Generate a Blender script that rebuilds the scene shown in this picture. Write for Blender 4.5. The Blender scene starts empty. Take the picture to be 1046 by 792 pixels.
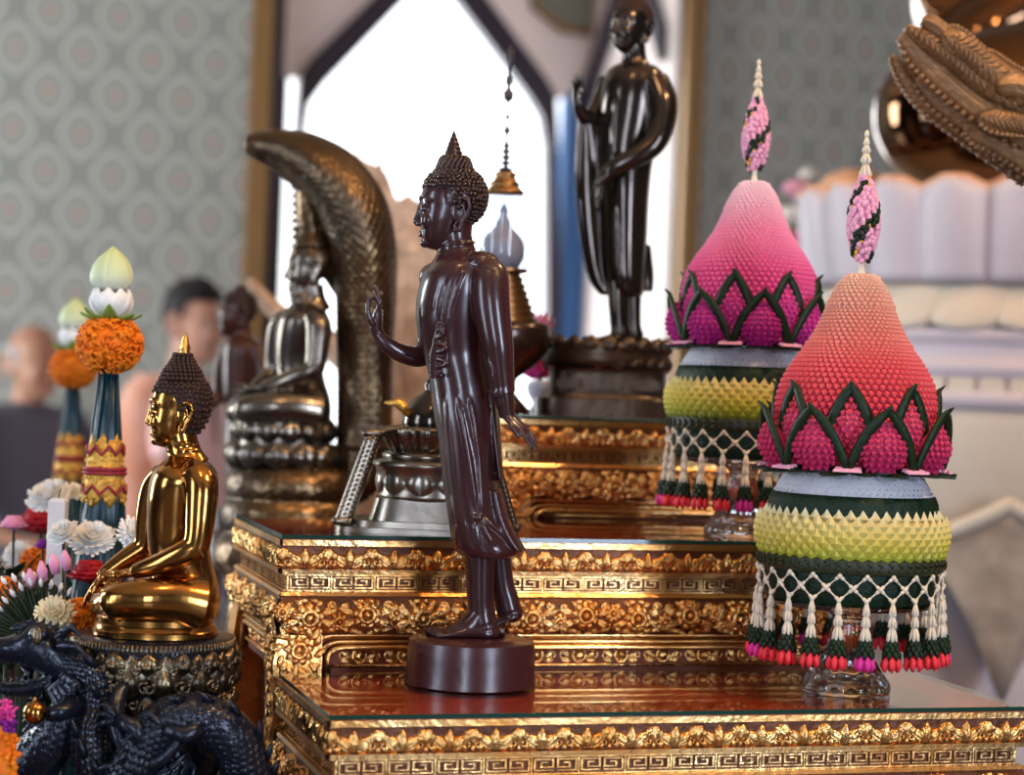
import bpy, math, random
from mathutils import Vector, Matrix, Quaternion
from math import sin, cos, pi, radians, sqrt, atan2

random.seed(7)
SC = bpy.context.scene
COL = SC.collection

# ------------------------------------------------------------------ camera frame
FPX = 2003.0
ROLL = radians(2.2)
CAMZ = 1.5
FW = Vector((.2936, .956, 0)).normalized()
RT = Vector((FW.y, -FW.x, 0))
UP = Vector((0, 0, 1))


def PX(px, py, d):
    a = (px - 523) / FPX
    b = (396 - py) / FPX
    X = a * cos(ROLL) - b * sin(ROLL)
    Z = a * sin(ROLL) + b * cos(ROLL)
    return Vector((0, 0, CAMZ)) + FW * d + RT * (X * d) + UP * (Z * d)


class St:
    """Measuring frame of one figure: photo measures in, metres out (dy is depth away)."""
    def __init__(s, d):
        s.d = d
        s.k = d / FPX

    def __call__(s, px, py, dy=0):
        return PX(px, py, s.d + dy * s.k)


def spline(P, sub):
    """values (numbers or vectors) smoothed through every given one"""
    out = []
    for i in range(len(P) - 1):
        p0, p1, p2, p3 = P[max(i - 1, 0)], P[i], P[i + 1], P[min(i + 2, len(P) - 1)]
        for j in range(sub):
            t = j / sub
            out.append(.5 * (2 * p1 + (p2 - p0) * t + (2 * p0 - 5 * p1 + 4 * p2 - p3) * (t * t) + (3 * p1 - p0 - 3 * p2 + p3) * (t * t * t)))
    out.append(P[-1])
    return out


# ------------------------------------------------------------------ mesh builder
class MB:
    def __init__(s):
        s.v = []
        s.f = []
        s.m = []

    def add(s, vs, fs, mi=0):
        b = len(s.v)
        s.v.extend(vs)
        for f in fs:
            s.f.append(tuple(i + b for i in f))
            s.m.append(mi)

    def rings(s, rings, closed=True, cap0=True, cap1=True, mi=0):
        n = len(rings[0])
        vs = [p for r in rings for p in r]
        fs = []
        for i in range(len(rings) - 1):
            for j in range(n if closed else n - 1):
                k = (j + 1) % n
                fs.append((i * n + j, i * n + k, (i + 1) * n + k, (i + 1) * n + j))
        if closed and cap0:
            fs.append(tuple(range(n - 1, -1, -1)))
        if closed and cap1:
            fs.append(tuple((len(rings) - 1) * n + j for j in range(n)))
        s.add(vs, fs, mi)

    def loft(s, secs, n=24, p=2.0, mi=0):
        """secs: (centre, axis vector a, axis vector b)"""
        R = []
        if n >= 16:
            n = max(n, 96)
            if len(secs) > 2:
                secs = list(zip(*[spline([q[i] for q in secs], 5) for i in range(3)]))
        for c, a, b in secs:
            r = []
            for j in range(n):
                t = 2 * pi * j / n
                ct, st = cos(t), sin(t)
                e = 2.0 / p
                x = math.copysign(abs(ct) ** e, ct)
                y = math.copysign(abs(st) ** e, st)
                r.append(c + a * x + b * y)
            R.append(r)
        s.rings(R, mi=mi)

    def tube(s, pts, rads, n=10, mi=0, up=None, flat=1.0, cap=True):
        pts = [Vector(p) for p in pts]
        if not isinstance(rads, (list, tuple)):
            rads = [rads] * len(pts)
        if n >= 14:
            n = max(n, 64)
            if len(pts) > 2:
                pts, rads = spline(pts, 5), spline(list(rads), 5)
        T = []
        for i in range(len(pts)):
            a = pts[max(i - 1, 0)]
            b = pts[min(i + 1, len(pts) - 1)]
            t = b - a
            T.append(t.normalized() if t.length > 1e-9 else Vector((0, 0, 1)))
        ref = Vector(up) if up is not None else (Vector((0, 0, 1)) if abs(T[0].z) < .9 else Vector((1, 0, 0)))
        R = []
        N = (ref - T[0] * ref.dot(T[0])).normalized()
        for i, p in enumerate(pts):
            if up is not None:
                N2 = ref - T[i] * ref.dot(T[i])
                if N2.length > 1e-4:
                    N = N2.normalized()
            else:
                N = (N - T[i] * N.dot(T[i]))
                N = N.normalized() if N.length > 1e-6 else ref.orthogonal().normalized()
            B = T[i].cross(N)
            r = rads[i]
            R.append([p + N * (r * flat * cos(2 * pi * j / n)) + B * (r * sin(2 * pi * j / n)) for j in range(n)])
        s.rings(R, cap0=cap, cap1=cap, mi=mi)

    def ell(s, c, r, n=14, m=8, axes=None, mi=0):
        c = Vector(c)
        if not isinstance(r, (list, tuple, Vector)):
            r = (r, r, r)
        ax = axes or (Vector((1, 0, 0)), Vector((0, 1, 0)), Vector((0, 0, 1)))
        vs = [c - ax[2] * r[2]]
        for i in range(1, m):
            t = -pi / 2 + pi * i / m
            for j in range(n):
                q = 2 * pi * j / n
                vs.append(c + ax[0] * (r[0] * cos(t) * cos(q)) + ax[1] * (r[1] * cos(t) * sin(q)) + ax[2] * (r[2] * sin(t)))
        vs.append(c + ax[2] * r[2])
        fs = []
        for j in range(n):
            fs.append((0, 1 + (j + 1) % n, 1 + j))
        for i in range(m - 2):
            for j in range(n):
                a = 1 + i * n + j
                b = 1 + i * n + (j + 1) % n
                fs.append((a, b, b + n, a + n))
        l = len(vs) - 1
        o = 1 + (m - 2) * n
        for j in range(n):
            fs.append((l, o + j, o + (j + 1) % n))
        s.add(vs, fs, mi)

    def lathe(s, c, prof, n=48, mi=0, cap0=True, cap1=True, sx=1.0, sy=1.0, ax=None, flute=None):
        """prof: list of (radius, z above c)."""
        c = Vector(c)
        ax = ax or (Vector((1, 0, 0)), Vector((0, 1, 0)), Vector((0, 0, 1)))
        R = []
        for r, z in prof:
            ring = []
            for j in range(n):
                t = 2 * pi * j / n
                rr = max(r, 1e-5)
                if flute:
                    rr *= 1 + flute[1] * cos(t * flute[0])
                ring.append(c + ax[0] * (rr * sx * cos(t)) + ax[1] * (rr * sy * sin(t)) + ax[2] * z)
            R.append(ring)
        s.rings(R, cap0=cap0, cap1=cap1, mi=mi)

    def box(s, lo, hi, mi=0, f=None):
        f = f or (lambda x, y, z: Vector((x, y, z)))
        vs = [f(x, y, z) for x in (lo[0], hi[0]) for y in (lo[1], hi[1]) for z in (lo[2], hi[2])]
        s.add(vs, [(0, 1, 3, 2), (4, 6, 7, 5), (0, 4, 5, 1), (2, 3, 7, 6), (0, 2, 6, 4), (1, 5, 7, 3)], mi)

    def extrude(s, poly, f, z0, z1, mi=0):
        """poly: list of (a,b); f(a,b,h)->Vector"""
        n = len(poly)
        vs = [f(a, b, z0) for a, b in poly] + [f(a, b, z1) for a, b in poly]
        fs = [tuple(range(n - 1, -1, -1)), tuple(range(n, 2 * n))]
        fs += [(i, (i + 1) % n, n + (i + 1) % n, n + i) for i in range(n)]
        s.add(vs, fs, mi)

    def grid(s, rows, mi=0, closed=False):
        s.rings(rows, closed=closed, cap0=False, cap1=False, mi=mi)

    def sheet(s, rows, off, mi=0):
        """thick sheet: rows of points, off = Vector thickness or function(i,j)"""
        n = len(rows[0])
        R = []
        for i, r in enumerate(rows):
            o = [(off(i, j) if callable(off) else off) for j in range(n)]
            R.append(list(r) + [r[j] + o[j] for j in range(n - 1, -1, -1)])
        s.rings(R, mi=mi)


def origin_of(p):
    o = Vector((0, 0, 0))
    while p is not None:
        o = o + p.location
        p = p.parent
    return o


def obj(name, mb, mats, parent=None, smooth=True, label=None, origin=None, fixn=True):
    """One mesh object; points come in world measures and are stored about its origin."""
    me = bpy.data.meshes.new(name)
    o = bpy.data.objects.new(name, me)
    COL.objects.link(o)
    base = origin_of(parent)
    if origin is not None:
        o.location = Vector(origin) - base
        base = Vector(origin)
    if parent is not None:
        o.parent = parent
    me.from_pydata([tuple(v - base) for v in mb.v], [], mb.f)
    if not isinstance(mats, (list, tuple)):
        mats = [mats]
    for m in mats:
        me.materials.append(m)
    if len(mats) > 1:
        me.polygons.foreach_set('material_index', mb.m)
    if fixn:
        fix_normals(me)
    if smooth:
        me.polygons.foreach_set('use_smooth', [True] * len(me.polygons))
        if smooth == 'auto':
            try:
                me.set_sharp_from_angle(angle=radians(38))
            except Exception:
                pass
    me.update()
    if label:
        o['label'] = label
    return o


def fix_normals(me):
    import bmesh
    bm = bmesh.new()
    bm.from_mesh(me)
    bmesh.ops.recalc_face_normals(bm, faces=bm.faces)
    bm.to_mesh(me)
    bm.free()


def fused(name, mb, mats, parent=None, voxel=.0015, smooth=4, label=None, origin=None, fac=.5):
    """Fuse overlapping volumes into one continuous skin."""
    tmp = obj('tmp', mb, mats if not isinstance(mats, (list, tuple)) else mats[0], None)
    r = tmp.modifiers.new('r', 'REMESH')
    r.mode = 'VOXEL'
    r.voxel_size = voxel
    r.use_smooth_shade = True
    if smooth:
        sm = tmp.modifiers.new('s', 'SMOOTH')
        sm.factor = fac
        sm.iterations = smooth
    dg = bpy.context.evaluated_depsgraph_get()
    dg.update()
    me = bpy.data.meshes.new_from_object(tmp.evaluated_get(dg))
    me.name = name
    old = tmp.data
    bpy.data.objects.remove(tmp)
    bpy.data.meshes.remove(old)
    o = bpy.data.objects.new(name, me)
    COL.objects.link(o)
    base = origin_of(parent)
    if origin is not None:
        o.location = Vector(origin) - base
        base = Vector(origin)
    if parent is not None:
        o.parent = parent
    me.transform(Matrix.Translation(-base))
    me.polygons.foreach_set('use_smooth', [True] * len(me.polygons))
    me.update()
    if label:
        o['label'] = label
    return o


def tag(o, label, cat, group=None, kind=None):
    o['label'] = label
    o['category'] = cat
    if group:
        o['group'] = group
    if kind:
        o['kind'] = kind
    return o


def thing(name, loc, label, cat, group=None):
    o = bpy.data.objects.new(name, None)
    COL.objects.link(o)
    o.location = loc
    o.empty_display_size = .05
    return tag(o, label, cat, group)


def struct(o):
    o['kind'] = 'structure'
    return o


def copy_tree(o, parent=None):
    c = o.copy()
    COL.objects.link(c)
    if parent is not None:
        c.parent = parent
    for ch in list(o.children):
        copy_tree(ch, c)
    return c


# ------------------------------------------------------------------ materials
def mat(name, color, rough=.5, metal=0.0, spec=.5, coat=0.0, bump=0.0, bscale=40.0, var=0.0, vscale=6.0, color2=None,
        trans=0.0, ior=1.45, sss=0.0, sheen=0.0, rvar=0.0, coat_rough=.08, bdetail=4.0):
    m = bpy.data.materials.new(name)
    m.use_nodes = True
    nt = m.node_tree
    b = nt.nodes['Principled BSDF']
    b.inputs['Base Color'].default_value = (*color, 1)
    b.inputs['Roughness'].default_value = rough
    b.inputs['Metallic'].default_value = metal
    b.inputs['Specular IOR Level'].default_value = spec
    b.inputs['Coat Weight'].default_value = coat
    b.inputs['Coat Roughness'].default_value = coat_rough
    b.inputs['IOR'].default_value = ior
    b.inputs['Transmission Weight'].default_value = trans
    if sss:
        b.inputs['Subsurface Weight'].default_value = sss
        b.inputs['Subsurface Radius'].default_value = (.01, .006, .004)
    if sheen:
        b.inputs['Sheen Weight'].default_value = sheen
    tc = nt.nodes.new('ShaderNodeTexCoord')
    if var or color2 or rvar:
        nz = nt.nodes.new('ShaderNodeTexNoise')
        nz.inputs['Scale'].default_value = vscale
        nz.inputs['Detail'].default_value = 5
        nt.links.new(tc.outputs['Object'], nz.inputs['Vector'])
        if var or color2:
            mx = nt.nodes.new('ShaderNodeMix')
            mx.data_type = 'RGBA'
            c2 = color2 or tuple(min(1, c * (1 - var)) for c in color)
            mx.inputs[6].default_value = (*color, 1)
            mx.inputs[7].default_value = (*c2, 1)
            rp = nt.nodes.new('ShaderNodeMapRange')
            rp.inputs[1].default_value = .38
            rp.inputs[2].default_value = .62
            nt.links.new(nz.outputs['Fac'], rp.inputs[0])
            nt.links.new(rp.outputs[0], mx.inputs[0])
            nt.links.new(mx.outputs[2], b.inputs['Base Color'])
        if rvar:
            rr = nt.nodes.new('ShaderNodeMapRange')
            rr.inputs[1].default_value = .3
            rr.inputs[2].default_value = .7
            rr.inputs[3].default_value = max(0.02, rough - rvar)
            rr.inputs[4].default_value = rough + rvar
            nt.links.new(nz.outputs['Fac'], rr.inputs[0])
            nt.links.new(rr.outputs[0], b.inputs['Roughness'])
    if bump:
        nb = nt.nodes.new('ShaderNodeTexNoise')
        nb.inputs['Scale'].default_value = bscale
        nb.inputs['Detail'].default_value = bdetail
        nt.links.new(tc.outputs['Object'], nb.inputs['Vector'])
        bp = nt.nodes.new('ShaderNodeBump')
        bp.inputs['Strength'].default_value = bump
        bp.inputs['Distance'].default_value = .01
        nt.links.new(nb.outputs['Fac'], bp.inputs['Height'])
        nt.links.new(bp.outputs['Normal'], b.inputs['Normal'])
    return m


def ramp_mat(name, stops, z0, z1, rough=.5, spec=.4, sss=0.0, bump=0.0, bscale=200):
    """petal colours that change along the height of the piece (dyed flowers)"""
    m = mat(name, (1, 1, 1), rough, spec=spec, sss=sss, bump=bump, bscale=bscale)
    nt = m.node_tree
    b = nt.nodes['Principled BSDF']
    tc = nt.nodes.new('ShaderNodeTexCoord')
    sp = nt.nodes.new('ShaderNodeSeparateXYZ')
    nt.links.new(tc.outputs['Object'], sp.inputs[0])
    mr = nt.nodes.new('ShaderNodeMapRange')
    mr.inputs[1].default_value = z0
    mr.inputs[2].default_value = z1
    nt.links.new(sp.outputs['Z'], mr.inputs[0])
    cr = nt.nodes.new('ShaderNodeValToRGB')
    e = cr.color_ramp.elements
    while len(e) < len(stops):
        e.new(.5)
    for i, (p, c) in enumerate(stops):
        e[i].position = p
        e[i].color = (*c, 1)
    nt.links.new(mr.outputs[0], cr.inputs[0])
    nt.links.new(cr.outputs[0], b.inputs['Base Color'])
    return m


M = {}
M['bronze_brown'] = mat('brown_lacquered_bronze', (.040, .013, .014), .24, 0, .55, coat=.25, coat_rough=.12, bump=.03, bscale=30, rvar=.05, vscale=12)
M['bronze_base'] = mat('brown_bronze_base', (.045, .012, .013), .30, 0, .5, coat=.2, coat_rough=.25, bump=.12, bscale=22, rvar=.1, vscale=16)
M['gold_polish'] = mat('polished_brass', (.40, .19, .05), .19, 1.0, bump=.02, bscale=15, rvar=.04, vscale=10)
M['gold_leaf'] = mat('gold_leaf', (.72, .42, .10), .34, 1.0, bump=.35, bscale=170, rvar=.1, vscale=40)
M['gilt'] = mat('gilded_carving', (.84, .52, .20), .30, 1.0, bump=.30, bscale=140, color2=(.66, .29, .07), vscale=14, rvar=.08)
M['gilt_plain'] = mat('gilded_moulding', (.82, .52, .22), .30, 1.0, bump=.12, bscale=120, color2=(.62, .28, .075), vscale=10, rvar=.07)
M['gilt_shaded'] = mat('shaded_gilt_ground', (.15, .045, .014), .42, .45, bump=.2, bscale=90, var=.4, vscale=12)  # gilt ground coloured dark to paint in the shadow between the carving
M['lacquer_dark'] = mat('dark_red_lacquer', (.17, .032, .010), .45, 0, .25, bump=.1, bscale=60)
M['lacquer_red'] = mat('red_lacquer', (.66, .075, .03), .16, 0, .5, coat=.5, var=.3, vscale=5)
M['hair_brown'] = mat('brown_bronze_curls', (.035, .014, .012), .34, .3, .5, coat=.3)
M['hair_dark'] = mat('matt_brown_curls', (.040, .018, .012), .55, .2, .4)
M['naga'] = mat('aged_bronze', (.20, .12, .055), .30, .9, bump=.25, bscale=60, color2=(.08, .055, .035), vscale=9, rvar=.1)
M['naga_fig'] = mat('grey_bronze', (.20, .165, .125), .27, .95, bump=.06, bscale=40, color2=(.12, .10, .085), vscale=9, rvar=.06)
M['steel_bronze'] = mat('pale_grey_bronze', (.27, .235, .19), .33, .95, bump=.06, bscale=40, color2=(.18, .15, .12), vscale=12, rvar=.08)
M['dark_statue'] = mat('black_bronze', (.055, .042, .034), .16, .85, coat=.2, bump=.03, bscale=25, rvar=.05)
M['dark_plinth'] = mat('dark_bronze_plinth', (.075, .05, .034), .33, .7, bump=.1, bscale=40)
M['ped_dark'] = mat('blue_black_bronze', (.010, .013, .024), .26, .4, .6, bump=.25, bscale=70, rvar=.1, vscale=20)
M['ped_gold'] = mat('worn_dark_gilt', (.20, .15, .085), .30, .95, bump=.2, bscale=90, color2=(.09, .07, .05), vscale=25, rvar=.1)
M['wood_carved'] = mat('carved_teak', (.27, .14, .055), .36, .25, .5, bump=.3, bscale=90, color2=(.19, .095, .042), vscale=20)
M['driftwood'] = mat('pale_root_wood', (.76, .56, .41), .6, 0, .35, bump=.5, bscale=30, color2=(.34, .20, .12), vscale=13)
M['small_brown'] = mat('brown_glossy_bronze', (.060, .020, .012), .34, .1, .4, coat=.1)
M['stone_lav'] = mat('pale_lilac_stone', (.60, .54, .59), .5, 0, .4, var=.08, vscale=3)
M['stone_cream'] = mat('cream_stone', (.66, .57, .46), .5, 0, .4, var=.08, vscale=3)
M['peach'] = mat('peach_gilt_rim', (.78, .42, .24), .45, 0, .5)
M['big_bronze'] = mat('dark_mirror_bronze', (.13, .068, .036), .09, 1.0, rvar=.03, vscale=3)
M['leaf_dark'] = mat('dark_green_leaf', (.008, .022, .007), .45, 0, .3, bump=.2, bscale=90)
M['leaf_deep'] = mat('deep_green_fabric_leaf', (.006, .022, .010), .5, 0, .3, bump=.3, bscale=200)
M['leaf_mid'] = mat('fresh_green_leaf', (.22, .36, .06), .42, 0, .45, var=.3, vscale=20)
M['weave_grey'] = mat('grey_white_woven_petals', (.58, .56, .60), .6, 0, .3, bump=.2, bscale=200)
M['bud_white'] = mat('cream_jasmine_bud', (.78, .68, .52), .5, 0, .4, sss=.1)
M['bud_red'] = mat('scarlet_rosebud', (.80, .035, .05), .45, 0, .4)
M['bud_pink'] = mat('magenta_rosebud', (.72, .03, .28), .45, 0, .4)
M['pink_flower'] = mat('pink_petals', (.86, .36, .56), .5, 0, .3)
M['pink_pale'] = mat('pale_pink_petals', (.80, .38, .52), .5, 0, .3)
M['cone_foil'] = mat('dark_teal_leaf_cone', (.002, .028, .042), .34, 0, .4, coat=.0, bump=.1, bscale=40)
M['marigold'] = mat('orange_marigold', (.90, .26, .012), .6, 0, .3, color2=(.80, .17, .006), vscale=60)
M['lotus_green'] = ramp_mat('lotus_bud_green', [(0, (.78, .78, .66)), (.35, (.66, .74, .44)), (1, (.55, .66, .30))], 0, .05, .45)
M['petal_white'] = mat('white_petal', (.86, .86, .83), .5, 0, .3, sss=.05)
M['petal_cream'] = mat('cream_petal', (.86, .74, .48), .5, 0, .3)
M['petal_red'] = mat('deep_red_petal', (.42, .008, .018), .5, 0, .3)
M['petal_purple'] = mat('purple_orchid', (.22, .012, .26), .5, 0, .3)
M['petal_magenta'] = mat('magenta_carnation', (.75, .06, .32), .55, 0, .3)
M['beads_gold'] = mat('gold_thread_collar', (.72, .40, .07), .45, .5, bump=.5, bscale=160)
M['beads_red'] = mat('dark_red_thread', (.28, .018, .030), .5, 0, .4)
M['candle'] = mat('white_candle_wax', (.80, .80, .84), .45, 0, .4, sss=.1)
M['skin'] = mat('skin', (.52, .28, .20), .5, 0, .4, sss=.05, var=.15, vscale=10)
M['skin_dark'] = mat('tanned_skin', (.40, .20, .13), .5, 0, .4, var=.15, vscale=10)
M['hair_black'] = mat('black_hair', (.012, .010, .010), .5, 0, .4, bump=.4, bscale=150)
M['hair_grey'] = mat('grey_hair', (.42, .42, .44), .6, 0, .3, bump=.4, bscale=150)
M['shirt_orange'] = mat('faded_orange_cloth', (.55, .20, .11), .8, 0, .2, bump=.1, bscale=60, color2=(.62, .34, .26), vscale=4)
M['shirt_pink'] = mat('pale_pink_cloth', (.70, .45, .44), .8, 0, .2, bump=.1, bscale=60)
M['shirt_slate'] = mat('slate_cloth', (.085, .088, .12), .8, 0, .2, bump=.1, bscale=60)
M['cloth_black'] = mat('black_cloth', (.012, .012, .014), .8, 0, .2)
M['trousers'] = mat('navy_cloth', (.03, .035, .09), .8, 0, .2)
M['wood_table'] = mat('dark_red_wood', (.055, .018, .012), .22, 0, .5, coat=.4, bump=.05, bscale=20, var=.3, vscale=4)
M['cover_grey'] = mat('glossy_grey_table_glass', (.16, .13, .15), .1, 0, .6)
M['stupa_gold'] = mat('dull_gold_stupa', (.26, .13, .045), .35, .9, bump=.1, bscale=60)
M['stupa_dark'] = mat('dark_finial_metal', (.06, .055, .06), .4, .6)
M['urn'] = mat('grey_relic_urn', (.36, .35, .38), .5, .1)
M['bowl_dark'] = mat('dark_bronze_bowl', (.045, .024, .018), .25, .6, coat=.3)


def glass_mat(name, tint=(1, 1, 1), rough=0.0, ior=1.45):
    m = bpy.data.materials.new(name)
    m.use_nodes = True
    nt = m.node_tree
    b = nt.nodes['Principled BSDF']
    b.inputs['Base Color'].default_value = (*tint, 1)
    b.inputs['Transmission Weight'].default_value = 1
    b.inputs['Roughness'].default_value = rough
    b.inputs['IOR'].default_value = ior
    return m


def thin_glass(name, tint, ior=1.5):
    """sheet glass: lets light straight through, mirrors by its angle"""
    m = bpy.data.materials.new(name)
    m.use_nodes = True
    nt = m.node_tree
    nt.nodes.remove(nt.nodes['Principled BSDF'])
    out = nt.nodes['Material Output']
    t = nt.nodes.new('ShaderNodeBsdfTransparent'); t.inputs[0].default_value = (*tint, 1)
    g = nt.nodes.new('ShaderNodeBsdfGlossy'); g.inputs['Roughness'].default_value = .015
    fr = nt.nodes.new('ShaderNodeFresnel'); fr.inputs[0].default_value = ior
    mx = nt.nodes.new('ShaderNodeMixShader')
    ge = nt.nodes.new('ShaderNodeNewGeometry')
    iv = nt.nodes.new('ShaderNodeMath'); iv.operation = 'SUBTRACT'; iv.inputs[0].default_value = 1
    ml = nt.nodes.new('ShaderNodeMath'); ml.operation = 'MULTIPLY'
    nt.links.new(ge.outputs['Backfacing'], iv.inputs[1])
    nt.links.new(fr.outputs[0], ml.inputs[0]); nt.links.new(iv.outputs[0], ml.inputs[1])
    nt.links.new(ml.outputs[0], mx.inputs[0]); nt.links.new(t.outputs[0], mx.inputs[1]); nt.links.new(g.outputs[0], mx.inputs[2])
    nt.links.new(mx.outputs[0], out.inputs[0])
    return m


M['glass'] = glass_mat('clear_pressed_glass', (.95, .90, .93), .02)
M['glass_dome'] = thin_glass('clear_dome_glass', (.90, .92, .95), 1.6)
M['glass_sheet'] = thin_glass('table_glass_sheet', (.93, .97, .95), 1.45)


def wallpaper(name):
    m = bpy.data.materials.new(name)
    m.use_nodes = True
    nt = m.node_tree
    L = nt.links
    b = nt.nodes['Principled BSDF']
    b.inputs['Roughness'].default_value = .7
    b.inputs['Specular IOR Level'].default_value = .2
    g = nt.nodes.new('ShaderNodeNewGeometry')
    sp = nt.nodes.new('ShaderNodeSeparateXYZ')
    L.new(g.outputs['Position'], sp.inputs[0])

    def mth(op, a, b2=None, c=None):
        n = nt.nodes.new('ShaderNodeMath')
        n.operation = op
        for i, x in enumerate((a, b2, c)):
            if x is None:
                continue
            if isinstance(x, (int, float)):
                n.inputs[i].default_value = x
            else:
                L.new(x, n.inputs[i])
        return n.outputs[0]

    hu = mth('ADD', sp.outputs['X'], sp.outputs['Y'])
    U = mth('DIVIDE', hu, .285)
    V = mth('DIVIDE', sp.outputs['Z'], .345)

    def cell(du, dv):
        a = mth('SUBTRACT', mth('FRACT', mth('ADD', U, du)), .5)
        c = mth('SUBTRACT', mth('FRACT', mth('ADD', V, dv)), .5)
        # between round and lozenge
        e = mth('SQRT', mth('ADD', mth('MULTIPLY', a, a), mth('MULTIPLY', c, c)))
        l1 = mth('ADD', mth('ABSOLUTE', a), mth('ABSOLUTE', c))
        return mth('ADD', mth('MULTIPLY', e, .78), mth('MULTIPLY', l1, .20))

    d = mth('MINIMUM', cell(0, .2), cell(.5, .7))
    cr = nt.nodes.new('ShaderNodeValToRGB')
    L.new(d, cr.inputs[0])
    st = [(0, (.46, .15, .13)), (.035, (.42, .18, .16)), (.06, (.40, .40, .36)), (.11, (.30, .31, .28)), (.16, (.38, .39, .355)),
          (.19, (.27, .28, .255)), (.235, (.28, .29, .265)), (.26, (.46, .465, .435)), (.315, (.46, .465, .435)), (.335, (.26, .275, .25)),
          (.40, (.27, .285, .26)), (.43, (.38, .39, .36)), (.465, (.15, .16, .15))]
    e = cr.color_ramp.elements
    while len(e) < len(st):
        e.new(.5)
    for i, (p, c) in enumerate(st):
        e[i].position = p
        e[i].color = (*c, 1)
    L.new(cr.outputs[0], b.inputs['Base Color'])
    return m


M['wallpaper'] = wallpaper('grey_green_medallion_wallpaper')
M['panel_dark'] = mat('dark_teak_panelling', (.055, .036, .028), .45, 0, .4, var=.3, vscale=4)
M['glass_edge'] = mat('dark_green_glass_edge', (.012, .05, .035), .1, 0, .6)
M['frame_gold'] = mat('gilded_window_frame', (.26, .15, .06), .45, .7, bump=.3, bscale=60)
M['frame_wood'] = mat('dark_plum_window_wood', (.020, .010, .022), .45, 0, .4)
M['frame_blue'] = mat('blue_window_post', (.05, .12, .28), .8, 0, .1)
M['reveal'] = mat('pale_painted_reveal', (.80, .70, .66), .6, 0, .3, var=.08, vscale=2)
M['plaster'] = mat('off_white_plaster', (.75, .72, .68), .8, 0, .2)
M['plaster_dim'] = mat('ochre_plaster', (.50, .40, .30), .8, 0, .2)
M['floor'] = mat('polished_stone_floor', (.22, .17, .15), .25, 0, .5, var=.3, vscale=3)
M['dado_blue'] = mat('grey_dado', (.24, .27, .27), .6, 0, .3, var=.2, vscale=5)
M['dado_rail'] = mat('grey_patterned_rail', (.30, .34, .34), .6, 0, .3, var=.5, vscale=25)
# ------------------------------------------------------------------ the room
WV = 8.6                       # back wall
RU0, RU1, RV0, RH = -4.0, 6.6, -4.2, 4.6
WU0, WU1, WZ0, WZ1 = 1.47, 3.42, .95, 3.9      # opening of the window niche
WD = 1.45                       # depth of the niche


def wall_ray(px, v=WV):
    a = (px - 523) / FPX
    d = v / (FW.y - FW.x * a)
    return d * (FW.x + FW.y * a), d


b = MB(); b.box((RU0 - .2, RV0 - .2, -.1), (RU1 + .2, WV + 1.9, 0))
struct(obj('floor', b, M['floor'], smooth=False))
b = MB(); b.box((RU0 - .2, RV0 - .2, RH), (RU1 + .2, WV + 1.9, RH + .1))
struct(obj('ceiling', b, M['plaster_dim'], smooth=False))
b = MB()
b.box((RU0, WV, 0), (WU0, WV + WD, RH)); b.box((WU1, WV, 0), (RU1, WV + WD, RH))
b.box((WU0, WV, 0), (WU1, WV + WD, WZ0)); b.box((WU0, WV, WZ1), (WU1, WV + WD, RH))
struct(obj('wall_back', b, M['wallpaper'], smooth=False))


def wall_with_windows(name, axis, at, thick, lo, hi, wins, m):
    """axis 'u': wall runs along u at v=at ; 'v': runs along v at u=at"""
    b = MB()
    def bx(a0, a1, z0, z1):
        if axis == 'u':
            b.box((a0, min(at, at + thick), z0), (a1, max(at, at + thick), z1))
        else:
            b.box((min(at, at + thick), a0, z0), (max(at, at + thick), a1, z1))
    c = lo
    for a0, a1, z0, z1 in wins:
        bx(c, a0, 0, RH); bx(a0, a1, 0, z0); bx(a0, a1, z1, RH); c = a1
    bx(c, hi, 0, RH)
    return struct(obj(name, b, m, smooth=False))


FRONT_W = [(-2.9, -1.8, .8, 3.6), (2.3, 3.4, .8, 3.6)]
LEFT_W = [(.2, 1.3, .8, 3.6), (6.0, 7.6, .8, 3.6)]
RIGHT_W = []
wall_with_windows('wall_front', 'u', RV0, -.3, RU0, RU1, FRONT_W, M['panel_dark'])
wall_with_windows('wall_left', 'v', RU0, -.3, RV0 - .3, WV + WD, LEFT_W, M['panel_dark'])
wall_with_windows('wall_right', 'v', RU1, .3, RV0 - .3, WV + WD, RIGHT_W, M['panel_dark'])

# dado and rail along the back wall
for k, (a0, a1) in enumerate(((RU0, WU0 - .12), (WU1 + .12, RU1))):
    b = MB(); b.box((a0, WV - .02, 0), (a1, WV - .001, 1.25))
    struct(obj('baseboard_back', b, M['dado_blue'], smooth=False))
    b = MB(); b.box((a0, WV - .04, 1.25), (a1, WV - .001, 1.34))
    struct(obj('trim_%d' % (k + 1), b, M['dado_rail'], smooth=False))

# ---- the window niche in the back wall: gilded surround, pale reveals, plum arch frame
win = bpy.data.objects.new('window_1', None); COL.objects.link(win); win['kind'] = 'structure'
win.location = ((WU0 + WU1) / 2, WV, WZ0)
b = MB()
for (u0, u1, z0, z1) in ((WU0 - .09, WU0, WZ0 - .1, WZ1 + .1), (WU1, WU1 + .09, WZ0 - .1, WZ1 + .1), (WU0, WU1, WZ1, WZ1 + .1), (WU0, WU1, WZ0 - .1, WZ0)):
    b.box((u0, WV - .05, z0), (u1, WV + .05, z1))
    for q in range(2):
        if u1 - u0 < .2:
            b.tube([(u0 + .02 + .05 * q, WV - .05, z0), (u0 + .02 + .05 * q, WV - .05, z1)], .014, 8)
obj('gilded_surround', b, M['frame_gold'], win, smooth=False)
b = MB()
b.box((WU1 - .02, WV + .05, WZ0), (WU1 - .001, WV + WD, WZ1))
b.box((WU0, WV + .05, WZ1 - .02), (WU1, WV + WD, WZ1))
b.box((WU0, WV + .05, WZ0), (WU1, WV + WD, WZ0 + .02))
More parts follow.
